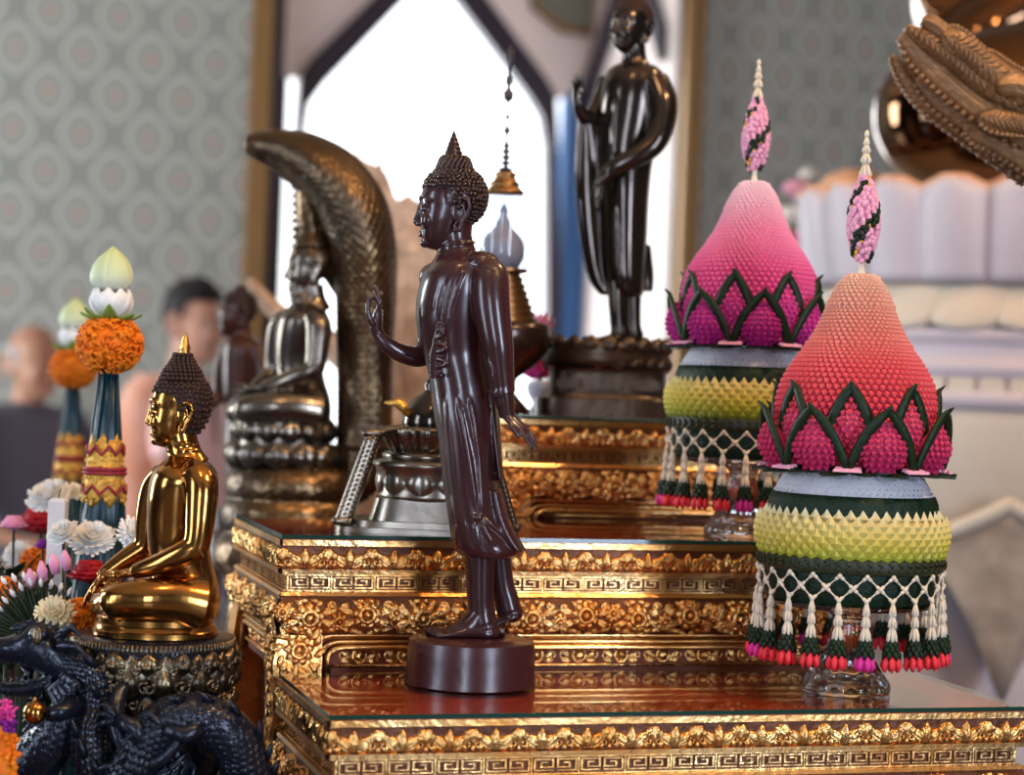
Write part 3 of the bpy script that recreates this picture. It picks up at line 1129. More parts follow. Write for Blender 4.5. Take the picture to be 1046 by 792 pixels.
def curls(H0, ushnisha=True, r=2.7, cap=True, seed=3, dens=1.0, tall=1.0, nape=-30, drop=1.0):
    mb = MB()
    rnd = random.Random(seed)

    class _H:
        ax, k = H0.ax, H0.k

        def __call__(s, x, z, y=0):
            return H0(x, 4 + (z - 4) * (drop if z < 4 else 1.0), y * (1 - .25 * (drop - 1) * max(0, min(1, (4 - z) / 30))))
    H = _H()
    RX, RZ, RY = 33, 32, 29
    if cap:
        # smooth cap under the curls
        n, m = 28, 18
        rows = []
        for j in range(n + 1):
            t = 2 * pi * j / n
            row = []
            lim = hair_limit(t, nape)
            for i in range(m + 1):
                q = lim + (pi / 2 - lim) * i / m
                row.append(H(2 + RX * cos(q) * cos(t), 4 + RZ * sin(q), RY * cos(q) * sin(t)))
            rows.append(row)
        mb.grid(rows)
    def put(x, z, y, rr):
        mb.ell(H(x, z, y), rr * H.k, 7, 5, axes=H.ax)
    dphi = r * 1.75 / 32 / dens
    q = -1.2
    row = 0
    while q < 1.45:
        cr = cos(q)
        nn = max(3, int(2 * pi * cr / dphi))
        for j in range(nn):
            t = 2 * pi * (j + .5 * (row % 2)) / nn
            if q >= hair_limit(t, nape) - .02:
                q2, t2 = q + rnd.uniform(-.2, .2) * dphi, t + rnd.uniform(-.2, .2) * dphi
                put(2 + RX * cos(q2) * cos(t2), 4 + RZ * sin(q2), RY * cos(q2) * sin(t2), r * rnd.uniform(.88, 1.1))
        q += dphi * .88
        row += 1
    if ushnisha:
        prof = [(20, 26), (17.5, 33), (15.8, 38), (14, 42), (9.5, 45.5)] if tall == 1.0 else [(24, 27), (20, 36), (15, 43), (11, 50), (8, 58)]
        mb.lathe(H(1, 0), [(a * H.k, z * H.k) for a, z in prof], 20, ax=H.ax)
        for i in range(len(prof) - 1):
            (a0, z0), (a1, z1) = prof[i], prof[i + 1]
            for h in range(2):
                t_ = h / 2
                a, z = a0 + (a1 - a0) * t_, z0 + (z1 - z0) * t_
                nn = max(5, int(2 * pi * a / (r * 1.8)))
                for j in range(nn):
                    t = 2 * pi * (j + .5 * ((i * 2 + h) % 2)) / nn
                    put(1 + a * cos(t), z, a * sin(t), r)
    return mb


def hair_limit(t, nape):
    """lowest latitude of the hair at azimuth t (0 = back of head)"""
    f = .5 - .5 * cos(t)          # 0 back, 1 front
    a = -1.0 if nape < -25 else -.7
    s = min(1, max(0, (f - .30) / .30))
    s = s * s * (3 - 2 * s)
    return a + (.20 - a) * s


def finial(H, z0, z1, r0, mats_rings=7, n=20, x=1):
    mb = MB()
    prof = []
    L = z1 - z0
    for i in range(mats_rings):
        t = i / mats_rings
        r = r0 * (1 - t) ** .9 + .4
        z = z0 + L * .92 * t
        prof += [(r * H.k, z * H.k), (r * 1.02 * H.k, (z + L * .05) * H.k), (r * .84 * H.k, (z + L * .09) * H.k)]
    prof.append((.1 * H.k, z1 * H.k))
    mb.lathe(H(x, 0), prof, n, ax=H.ax, flute=(5, .10))
    return mb


def hand(mb, wrist, fwd, nrm, side, L, curl=(.25, .3, .3), spread=.10, thumb_out=.7, thumb_curl=.3, wr=.17, pinch=False, thick=1.0):
    """fwd: wrist to fingertips, nrm: palm facing, side: towards the thumb; L hand length"""
    fwd = Vector(fwd).normalized()
    nrm = Vector(nrm); nrm = (nrm - fwd * nrm.dot(fwd)).normalized()
    sd = Vector(side); sd = (sd - fwd * sd.dot(fwd) - nrm * sd.dot(nrm)).normalized()
    W = L * .40
    # palm
    secs = []
    for t, w, h in ((-.06, wr, .13), (.06, .185, .135), (.22, .205, .13), (.40, .205, .11), (.50, .19, .085)):
        secs.append((wrist + fwd * (L * t), sd * (L * w), nrm * (L * h * .75)))
    mb.loft(secs, 16, 2.4)
    lens = (.44, .50, .46, .36)
    for i in range(4):
        o = (1.5 - i) / 1.5
        p = wrist + fwd * (L * (.46 - .03 * abs(o))) + sd * (W * .40 * o)
        d = (fwd + sd * (spread * o)).normalized()
        l = lens[i] * L
        r = L * .052 * thick * (1 - .08 * (i == 3))
        pts = [p - d * L * .06, p]
        rs = [r, r * 1.05]
        c = list(curl)
        if pinch and i == 0:
            c = [.9, 1.0, .6]
        ang = 0
        q = p
        for s_, fr in enumerate((.42, .32, .26)):
            ang += c[s_]
            dd = d * cos(ang) + nrm * sin(ang)
            for h in range(2):
                q = q + dd * (l * fr / 2)
                pts.append(q)
                rs.append(r * (1.0 - .09 * (s_ * 2 + h)))
        mb.tube(pts, rs, 8)
        mb.ell(q, rs[-1] * .98, 8, 6)
    # thumb leaves the side of the palm near its base
    p = wrist + fwd * (L * .10) + sd * (L * .12)
    d0 = (fwd * .75 + sd * thumb_out + nrm * thumb_curl).normalized()
    pts = [p, p + d0 * L * .16]
    d1 = (fwd * 1.0 + sd * thumb_out * .35 + nrm * (thumb_curl + (.6 if pinch else .1))).normalized()
    pts.append(pts[-1] + d1 * L * .14)
    d2 = (fwd * 1.0 + sd * thumb_out * .05 + nrm * (thumb_curl + (1.0 if pinch else .1))).normalized()
    pts.append(pts[-1] + d2 * L * .13)
    r = L * .062 * thick
    mb.tube(pts, [r * 1.25, r * 1.1, r, r * .75], 8)
    mb.ell(pts[-1], r * .74, 8, 6)


def foot(mb, S, heel, toe, ankle, w, sole_z, toes=True, h_heel=None):
    """heel/toe/ankle world points; w half width (m)"""
    f = (toe - heel); f.z = 0
    L = f.length
    f.normalize()
    sd = UP.cross(f)
    secs = []
    for t, ww, hh in ((-.03, .35, .22), (.06, .78, .42), (.2, .85, .62), (.38, .88, .62), (.55, .95, .46), (.72, 1.05, .32), (.82, 1.0, .24)):
        h = hh * w * 1.5
        c = heel + f * (L * t) + UP * (h * .5)
        secs.append((c, sd * (w * ww), UP * (h * .5)))
    mb.loft(secs, 16, 2.3)
    if toes:
        for i in range(5):
            o = (i - 2) / 2
            r = w * (.30 - .028 * i)
            p = heel + f * (L * .76) + sd * (w * .80 * o) + UP * r
            e = heel + f * (L * (1.0 - .035 * i)) + sd * (w * .86 * o) + UP * r * .9
            mb.tube([p, (p + e) / 2 + UP * r * .25, e], [r, r * .95, r * .9], 8)
            mb.ell(e, r * .92, 8, 6)
    mb.ell(heel + f * (L * .07) + UP * w * .4, (w * .8, w * .8, w * .5), 12, 8)


# ------------------------------------------------------------------ the dark walking figure
def walking_figure():
    S = St(2.03)
    top = 1.192
    bc = PX(480, 700, 2.03); bc.z = top
    t = thing('bronze_statue', bc, 'dark brown bronze walking figure in a robe raising one hand, on the lowest gilded step', 'statue')
    zt = 1.192 + .0470
    # base disc
    b = MB()
    b.lathe(bc, [(.0655, 0), (.0683, .0015), (.0680, .004), (.0672, .012), (.0660, .030), (.0655, .041), (.0645, .0455), (.062, .047)], 72)
    rnd = random.Random(4)
    obj('base', b, M['bronze_base'], t, smooth='auto')
    # robe
    robe = Body(S, [(256, 452, 487, 15, 0), (262, 446, 498, 26, 0), (270, 440, 505, 38, 0), (280, 433, 506, 42, -1), (295, 428, 505, 43, -2), (312, 425, 503, 42, -2), (330, 425, 501, 40, -2),
                    (350, 428, 500, 37, -1), (365, 432, 500, 36), (380, 437, 502, 37), (400, 440, 506, 39), (425, 443, 508, 41), (450, 447, 508, 41),
                    (475, 450, 507, 40), (500, 453, 509, 39), (520, 456, 513, 38), (540, 459, 521, 38), (552, 461, 528, 38), (562, 464, 533, 37), (568, 470, 526, 33)])
    b = MB()
    robe.loft(b, 44, 5)
    # sleeve over the lowered arm
    arm = [S(497, 272, -28), S(500, 285, -34), S(501, 305, -39), S(504, 330, -42), S(508, 355, -43), S(511, 380, -41), S(513.5, 402, -39)]
    b.tube(arm, [15 * S.k, 19.5 * S.k, 19.5 * S.k, 18 * S.k, 16.5 * S.k, 14 * S.k, 12.6 * S.k], 20)
    b.ell(S(492, 268, -22), (18 * S.k, 20 * S.k, 12 * S.k), axes=(RT, FW, UP))
    b.tube([S(511, 396, -40), S(513.8, 403, -39)], [13.0 * S.k, 13.6 * S.k], 18)
    b.ell(S(447, 284, 30), (20 * S.k, 20 * S.k, 17 * S.k), axes=(RT, FW, UP))
    # trailing hem
    b.loft([(S(505, 500, -4), RT * 8 * S.k, FW * 26 * S.k), (S(512, 530, -4), RT * 9 * S.k, FW * 28 * S.k), (S(522, 552, -4), RT * 10 * S.k, FW * 28 * S.k), (S(530, 562, -4), RT * 8 * S.k, FW * 26 * S.k)], 20)
    # back panel behind the arm
    b.loft([(S(502, 400, 8), RT * 7 * S.k, FW * 34 * S.k), (S(506, 450, 8), RT * 6 * S.k, FW * 34 * S.k), (S(511, 490, 6), RT * 4 * S.k, FW * 30 * S.k)], 20)
    # folds
    F = [([(455, 392), (458, 440), (463, 490), (470, 545)], 2.6), ([(466, 398), (474, 440), (482, 490), (487, 525)], 3.0), ([(478, 400), (484, 430), (489, 470), (491, 505), (492, 528)], 2.4),
         ([(490, 530), (497, 545), (506, 560)], 3.0), ([(484, 530), (487, 548), (491, 564)], 2.4), ([(476, 528), (478, 546), (479, 566)], 2.4),
         ([(492, 528), (507, 540), (522, 556)], 2.8), ([(468, 530), (467, 548), (468, 562)], 2.2),
         ([(484, 527), (488, 529), (493, 528)], 3.4)]
    for pts, r in (([(471, 266), (462, 286), (456, 308), (452, 334)], 1.7), ([(465, 265), (456, 285), (450, 306), (446.5, 328)], 1.6), ([(477, 270), (468, 290), (461, 312), (457, 340)], 1.7), ([(459, 265), (450, 284), (444, 304), (441, 326)], 1.4)):
        fold(b, robe, pts, r, S, .3)
    for pts, r in F:
        fold(b, robe, pts, r * 1.15, S, -1.0)
    # creases on the sleeve
    def sl(px, py):
        return S(px, py, -40 - sqrt(max(0, 17.5 ** 2 - (px - (498 + (py - 285) * .13)) ** 2)))
    for pts, r in (([(486, 300), (489, 320), (492, 345), (496, 365)], 1.5), ([(492, 300), (494, 318), (497, 333)], 1.2), ([(491, 335), (497, 352), (503, 366)], 1.3), ([(487, 318), (492, 332), (497, 340)], 1.2), ([(498, 365), (503, 380), (505, 396)], 1.2)):
        fine = []
        for i in range(len(pts) - 1):
            for j in range(4):
                q = j / 4
                fine.append(sl(pts[i][0] + (pts[i + 1][0] - pts[i][0]) * q, pts[i][1] + (pts[i + 1][1] - pts[i][1]) * q))
        b.tube(fine, [r * S.k * min(1, .4 + min(i, len(fine) - 1 - i) * .3) for i in range(len(fine))], 8)
    # shoulder strap edges, laid over the top of the shoulder
    for kk in range(5):
        a = []
        for i in range(15):
            q = i / 14
            x = 474.5 + 33.5 * q
            y = 259.5 + 3.1 * kk + 5.5 * q * q - 2.0 * sin(q * pi)
            e = 1 - ((x - 492) / 18.4) ** 2 - ((y - 268.5) / 12.4) ** 2
            d1 = -22 - 20 * sqrt(max(0, e))
            d2 = robe.dy(x, max(257, y))
            d3 = -34 - sqrt(max(0, 19.6 ** 2 - (x - 500) ** 2 - max(0, 285 - y) ** 2)) if (x - 500) ** 2 + max(0, 285 - y) ** 2 < 19.6 ** 2 else 0
            a.append(S(x, y, min(d1 if e > 0 else 0, d2, d3) - .2))
        b.tube(a, [1.25 * S.k * min(1, .3 + .25 * min(i, 14 - i)) for i in range(15)], 8)
    fused('robe', b, M['bronze_brown'], t, .00105, 6)
    # folded sash hanging on the chest
    b = MB()
    n = 26
    pts = []
    for i in range(n + 1):
        q = i / n
        y = 336 + 48 * q
        amp = 2 + 6.8 * min(1, q * 1.8)
        x = 449.5 - 1.5 * q + amp * sin(q * 2 * pi * 3.1)
        pts.append(robe.pt(x, y, 2.4))
    b.tube(spline(pts, 3), 2.5 * S.k, 10)
    L = []
    for i in range(10):
        q = i / 9
        y = 328 + 59 * q
        w = 2.5 + 7.0 * min(1, q * 1.7)
        x = 449.5 - 1.2 * q
        L.append((robe.pt(x, y, .2), RT * (w * S.k), FW * (2.6 * S.k)))
    b.loft(L, 16, 3)
    for x0, x1 in ((452, 439.5), (453, 457)):
        b.tube([robe.pt(x0 - (2 if x1 < 450 else 0), 330, 1), robe.pt((x0 + x1) / 2, 345, 1), robe.pt(x1, 360, 1.2), robe.pt(x1, 386, 1.2)], 1.3 * S.k, 8)
    fused('sash', b, M['bronze_brown'], t, .0009, 3)
    # body: head, neck, raised arm, lowered hand, legs and feet in one skin
    b = MB()
    H = Hd(S, 462, 205, 1.0, 0, 0)
    head(b, H)
    b.tube([S(466, 268, 0), S(466, 256, 0), S(464, 242, 0), S(464, 228, 0)], [24 * S.k, 19.5 * S.k, 18 * S.k, 19 * S.k], 20)
    for y in (249, 256):
        b.tube([S(466 + 19.2 * cos(q), y - 1.5 * cos(q), 19.2 * sin(q)) for q in [2 * pi * i / 20 for i in range(21)]], 1.1 * S.k, 6)
    b.ell(S(467, 270, 0), (24 * S.k, 26 * S.k, 9 * S.k), axes=(RT, FW, UP))
    # raised arm
    b.tube([S(446, 288, 30), S(442, 315, 38), S(438, 345, 36), S(434, 360, 30), S(426, 364.5, 24), S(410, 361, 16), S(396, 353, 10), S(387.5, 344, 8), S(384, 336, 8)],
           [13 * S.k, 13 * S.k, 12 * S.k, 11.5 * S.k, 10.8 * S.k, 9.6 * S.k, 8.4 * S.k, 6.8 * S.k, 6.2 * S.k], 16)
    # raised hand: forefinger and thumb meet in a ring, the others upright
    wr = S(384.5, 340, 8)
    k = S.k
    b.loft([(S(385, 342, 8), RT * 6.2 * k, FW * 6.5 * k), (S(384, 334, 8), RT * 6.8 * k, FW * 9 * k), (S(385, 325, 8), RT * 6.0 * k, FW * 10.5 * k), (S(386.5, 316, 8), RT * 4.6 * k, FW * 10.5 * k)], 16)
    b.tube([S(386, 318, 0), S(387.5, 310, -2), S(384, 304.5, -3), S(379, 304.5, -4), S(375.8, 309, -4)], [2.9 * k, 2.7 * k, 2.5 * k, 2.3 * k, 2.0 * k], 8)
    b.tube([S(381, 332, -1), S(377.5, 326, -4), S(375.6, 318, -4.5), S(375.5, 310, -4)], [3.6 * k, 3.0 * k, 2.6 * k, 2.1 * k], 8)
    for dy, hx, hy, r in ((6, 381, 291, 2.7), (11, 383, 293, 2.6), (16, 386, 299, 2.4)):
        b.tube([S(387, 318, dy), S(388.5, 308, dy), S(386, 299, dy), S(hx, hy, dy)], [r * 1.08 * k, r * k, r * .92 * k, r * .75 * k], 8)
    # lowered forearm and hand
    b.tube([S(513, 395, -39), S(515, 408, -38), S(517, 418, -37), S(518.5, 426, -36)], [11 * k, 10.2 * k, 8.6 * k, 7.6 * k], 16)
    hand(b, S(519, 425, -36), RT * .72 * 1 + UP * -.62 + FW * -.12, RT * -.55 + UP * -.75 + FW * .35, FW * -.6 - RT * .55 - UP * .5, 47 * k, (.10, .15, .15), .16, .55, .15, wr=.165, thick=.92)
    # the body carries on under the cloth
    inner = Body(S, [(y, x0 + 7, x1 - 7, max(6, h_ - 8), o_) for y, x0, x1, h_, o_ in robe.secs[1:-1]])
    inner.loft(b)
    b.tube(arm, [9 * S.k, 12 * S.k, 12 * S.k, 11 * S.k, 10 * S.k, 9.5 * S.k, 9.5 * S.k], 16)
    b.tube([S(475, 275, -8), S(497, 275, -28)], 10 * S.k, 14)
    # legs
    b.tube([S(490, 540, 2), S(490.5, 570, 3), S(490.5, 598, 5), S(491, 620, 6), S(493, 636, 7)], [17 * k, 16 * k, 14.6 * k, 13.6 * k, 14.5 * k], 18)
    he = S(503, 648, 7); he.z = zt - .0006
    to = S(438, 648, 2); to.z = zt - .0006
    foot(b, S, he, to, None, 16 * k, zt)
    b.ell(S(495, 640, 7), (15 * k, 14 * k, 11 * k), axes=(RT, FW, UP))
    b.loft([(S(493, 622, 6), RT * 13 * k, FW * 13 * k), (S(486, 636, 6), RT * 20 * k, FW * 13.5 * k), (S(478, 645, 6), RT * 29 * k, FW * 14 * k)], 16)
    b.tube([S(507, 545, 22), S(510, 570, 24), S(513, 595, 26), S(517, 612, 28), S(520, 624, 28)], [13.5 * k, 12.5 * k, 12 * k, 13 * k, 13 * k], 16)
    b.ell(S(521, 626, 28), (14.0 * k, 12 * k, 11 * k), axes=(RT, FW, UP))
    b.loft([(S(522, 630, 28), RT * 12 * k, FW * 12 * k), (S(508, 636, 26), RT * 9 * k, FW * 13 * k), (S(494, 642, 24), RT * 8 * k, FW * 14 * k)], 16)
    p = S(490, 648, 23); p.z = zt + .006
    q = S(516, 648, 25); q.z = zt + .006
    b.loft([(p, FW * 14 * k, UP * .0062), ((p + q) / 2, FW * 14 * k, UP * .007), (q, FW * 12 * k, UP * .0065)], 16)
    fused('body', b, M['bronze_brown'], t, .00098, 2)
    obj('curls', curls(H, True, 2.7, dens=.95), M['hair_brown'], t)
    obj('flame_finial', finial(H, 44, 72, 9.5, 6, x=-1), M['hair_brown'], t)


walking_figure()
# ------------------------------------------------------------------ seated figures
class Sit:
    """seated-figure frame in the measures of the brass figure, scaled and moved for others"""
    def __init__(s, S, ox, oy, k, ky=None):
        s.S, s.ox, s.oy, s.q = S, ox, oy, k
        s.qy = ky or k
        s.k = S.k * (k + s.qy) / 2

    def __call__(s, x, y, dy=0):
        return s.S(s.ox + (x - 158) * s.q, s.oy + (y - 638) * s.qy, dy * s.q)


def seated_body(b, T, earth=True, neck=True):
    k = T.k
    secs = []
    for y, x0, x1, h in ((468, 172, 206, 18), (474, 168, 212, 30), (481, 160, 219, 42), (492, 155, 222, 48), (508, 152, 220, 46), (525, 151, 217, 42), (545, 151, 214, 37), (562, 152, 214, 35),
                         (580, 154, 217, 37), (598, 154, 222, 44), (615, 152, 224, 50), (632, 152, 223, 50)):
        secs.append((T((x0 + x1) / 2, y, 0), RT * ((x1 - x0) / 2 * k), FW * (h * k)))
    b.loft(secs, 36, 2.2)
    if neck:
        b.tube([T(190, 476, 0), T(188, 464, 0), T(185, 452, 0), T(183, 438, 0)], [24 * k, 17.5 * k, 16.5 * k, 17 * k], 20)
        for y in (456, 463):
            b.tube([T(187 + 17.6 * cos(q), y, 17.6 * sin(q)) for q in [2 * pi * i / 20 for i in range(21)]], .8 * k, 6)
    # near arm, resting in the lap
    b.tube([T(200, 486, -38), T(206, 500, -46), T(205, 525, -51), T(203, 548, -53), T(200, 562, -53)], [15.5 * k, 17 * k, 15.5 * k, 14 * k, 13.5 * k], 18)
    b.tube([T(201, 560, -53), T(188, 568, -53), T(168, 577, -49), T(150, 583, -42), T(138, 587, -36)], [13.5 * k, 13 * k, 11.3 * k, 9.4 * k, 7.6 * k], 18)
    hand(b, T(139, 587, -36), -RT * .92 - UP * .18 + FW * .34, UP * .9 + FW * -.2, -FW + UP * .1, 44 * k, (.12, .25, .3), .10, .5, .25, wr=.16)
    # far arm
    if earth:
        b.tube([T(168, 488, 38), T(158, 502, 46), T(152, 530, 52), T(149, 556, 55), T(143, 567, 55)], [14 * k, 15 * k, 14 * k, 12.5 * k, 12 * k], 16)
        b.tube([T(146, 563, 55), T(130, 573, 53), T(113, 585, 50), T(103, 594, 48)], [12.3 * k, 11 * k, 9 * k, 7.6 * k], 16)
        hand(b, T(104, 593, 48), -RT * .60 - UP * .80, RT * .75 - UP * .6, -FW, 40 * k, (.10, .22, .22), .10, .5, .25, wr=.17)
    else:
        b.tube([T(168, 488, 38), T(158, 502, 46), T(154, 530, 52), T(152, 556, 55), T(148, 570, 53)], [14 * k, 15 * k, 14 * k, 12.5 * k, 12 * k], 16)
        b.tube([T(150, 567, 54), T(140, 577, 46), T(130, 586, 32), T(126, 589, 22)], [12.3 * k, 11 * k, 9 * k, 7.6 * k], 16)
        hand(b, T(127, 588, 24), -FW * .9 - RT * .35, UP, -RT, 40 * k, (.10, .22, .22), .08, .5, .25, wr=.17)
    # folded legs
    for s in (-1, 1):
        kx = 123 if s < 0 else 114
        b.tube([T(204, 620, s * 34), T(180, 615, s * 45), T(150, 615, s * 52), T(kx, 617, s * 48), T(kx - 6, 619, s * 42)], [26 * k, 23 * k, 20.5 * k, 19 * k, 17 * k], 20)
        b.tube([T(kx + 2, 621, s * 45), T(kx - 8, 621, s * 24), T(kx - 6, 619, 0), T(kx + 6, 614, -s * 20)], [17 * k, 15 * k, 12.5 * k, 10 * k], 16)
    b.ell(T(160, 622, 0), (52 * k, 44 * k, 20 * k), axes=(RT, FW, UP))
    # upturned sole with toes at the front of the lap
    b.tube([T(128, 606, 10), T(118, 602, -8), T(114, 600, -20)], [8 * k, 8.5 * k, 7 * k], 12)
    for i in range(5):
        x = 108 + i * 4.4
        b.tube([T(x + 1, 600 - i * .3, -22), T(x, 598.5 - i * .3, -31)], [2.9 * k, 2.5 * k], 8)
        b.ell(T(x, 598.5 - i * .3, -31), 2.5 * k, 8, 6)


def brass_figure():
    S = St(1.95)
    T = Sit(S, 158, 635.5, 1.0)
    k = S.k
    c = T(158, 652, 0)
    # the pedestal's top is where the base plate stands
    zb_ = S(158, 648.5, 0).z
    base = S(158, 648.5, 0) + UP * .0004
    t = thing('brass_statue', base, 'small polished brass seated figure with dark knobbed hair, on the black dragon pedestal', 'statue')
    b = MB()
    H0 = S(158, 630, 0).z - zb_ + .002
    b.lathe(base, [(.92, .0), (1.0, .001), (1.0, .006), (.965, .008), (.955, H0 * .55), (.93, H0 * .62), (.93, H0 * .9), (.90, H0), (.5, H0)], 64)
    # elliptical plate
    b.v = [base + Vector(((v - base).dot(RT) * 64 * k * RT.x + (v - base).dot(FW) * 56 * k * FW.x, (v - base).dot(RT) * 64 * k * RT.y + (v - base).dot(FW) * 56 * k * FW.y, v.z - base.z)) for v in b.v]
    bs = obj('base', b, M['gold_polish'], t, smooth='auto')
    # short engraved marks on the plate
    b = MB()
    for i in range(4):
        q = radians(-37 + i * 5.5)
        r = .958
        p = base + RT * (64 * k * r * cos(q)) + FW * (56 * k * r * sin(q)) + UP * (H0 * .20)
        tn = (RT * -sin(q) * 64 + FW * cos(q) * 56).normalized()
        b.tube([p, p + UP * .005], .0004, 5)
        if i % 2:
            b.tube([p + UP * .005, p + UP * .005 + tn * .002], .0004, 5)
        else:
            b.tube([p + UP * .0025, p + UP * .0025 + tn * .002], .0004, 5)
    obj('engraving', b, M['ped_gold'], bs, label='short engraved marks')
    b = MB()
    seated_body(b, T)
    H = Hd(S, 184, 411.5, .905, 0, 0)
    head(b, H)
    fused('body', b, M['gold_polish'], t, .00098, 5)
    # robe: thin cloth edge over the covered shoulder and chest, belt at the waist
    b = MB()
    bod = Body(T, [(468, 172, 206, 18), (474, 168, 212, 30), (481, 160, 219, 42), (492, 155, 222, 48), (508, 152, 220, 46), (525, 151, 217, 42), (545, 151, 214, 37), (562, 152, 214, 35), (580, 154, 217, 37), (598, 154, 222, 44)])
    for off in (0, 3.2):
        P = [bod.pt(x, y + off, .2) for x, y in ((196, 470), (188, 478), (180, 490), (171, 508), (163, 530), (157, 552), (153.5, 572))]
        b.tube(P, .75 * k, 8)
    obj('robe_edge', b, M['gold_polish'], t)
    obj('curls', curls(H, True, 2.7, dens=.80, tall=1.3, drop=1.45), M['hair_dark'], t)
    b = MB()
    b.lathe(H(3, 54), [(a * k, z * k) for a, z in ((5.5, 0), (6, 2), (4.2, 4), (5.2, 6), (4.8, 9), (3.6, 12), (3.4, 15), (2.2, 18), (1.6, 20), (.2, 23))], 16, ax=H.ax, flute=(6, .12))
    obj('flame_finial', b, M['gold_leaf'], t)
    return base - UP * .0004


def scale_skin(b, pts, rads, n, sr, facing=None, lift=.9):
    """overlapping scales over a serpent's body"""
    m = len(pts)
    for i in range(m - 1):
        p, q = pts[i], pts[i + 1]
        tg = (q - p).normalized()
        N = (UP - tg * UP.dot(tg))
        N = N.normalized() if N.length > 1e-4 else RT
        B = tg.cross(N)
        for j in range(n):
            a = 2 * pi * (j + .5 * (i % 2)) / n
            d = N * cos(a) + B * sin(a)
            if facing is not None and d.dot(facing) < -.25:
                continue
            c = p + d * rads[i] * lift
            w = B * cos(a) - N * sin(a)
            b.ell(c, (sr * 1.25, sr * .95, sr * .55), 7, 5, axes=((tg * .93 + d * .36).normalized(), w, (d * .93 - tg * .36).normalized()))


def resample(pts, step):
    out = []
    P = [Vector(p) for p in pts]
    # catmull-rom
    for i in range(len(P) - 1):
        p0 = P[max(i - 1, 0)]; p1 = P[i]; p2 = P[i + 1]; p3 = P[min(i + 2, len(P) - 1)]
        n = max(1, int((p2 - p1).length / step))
        for j in range(n):
            t = j / n
            out.append(.5 * ((2 * p1) + (p2 - p0) * t + (2 * p0 - 5 * p1 + 4 * p2 - p3) * t * t + (3 * p1 - p0 - 3 * p2 + p3) * t ** 3))
    out.append(P[-1])
    return out


def lerp_list(vals, m):
    r = []
    n = len(vals) - 1
    for i in range(m):
        t = i / max(1, m - 1) * n
        a = min(n - 1, int(t))
        r.append(vals[a] + (vals[a + 1] - vals[a]) * (t - a))
    return r


SIDE_TOP = .955


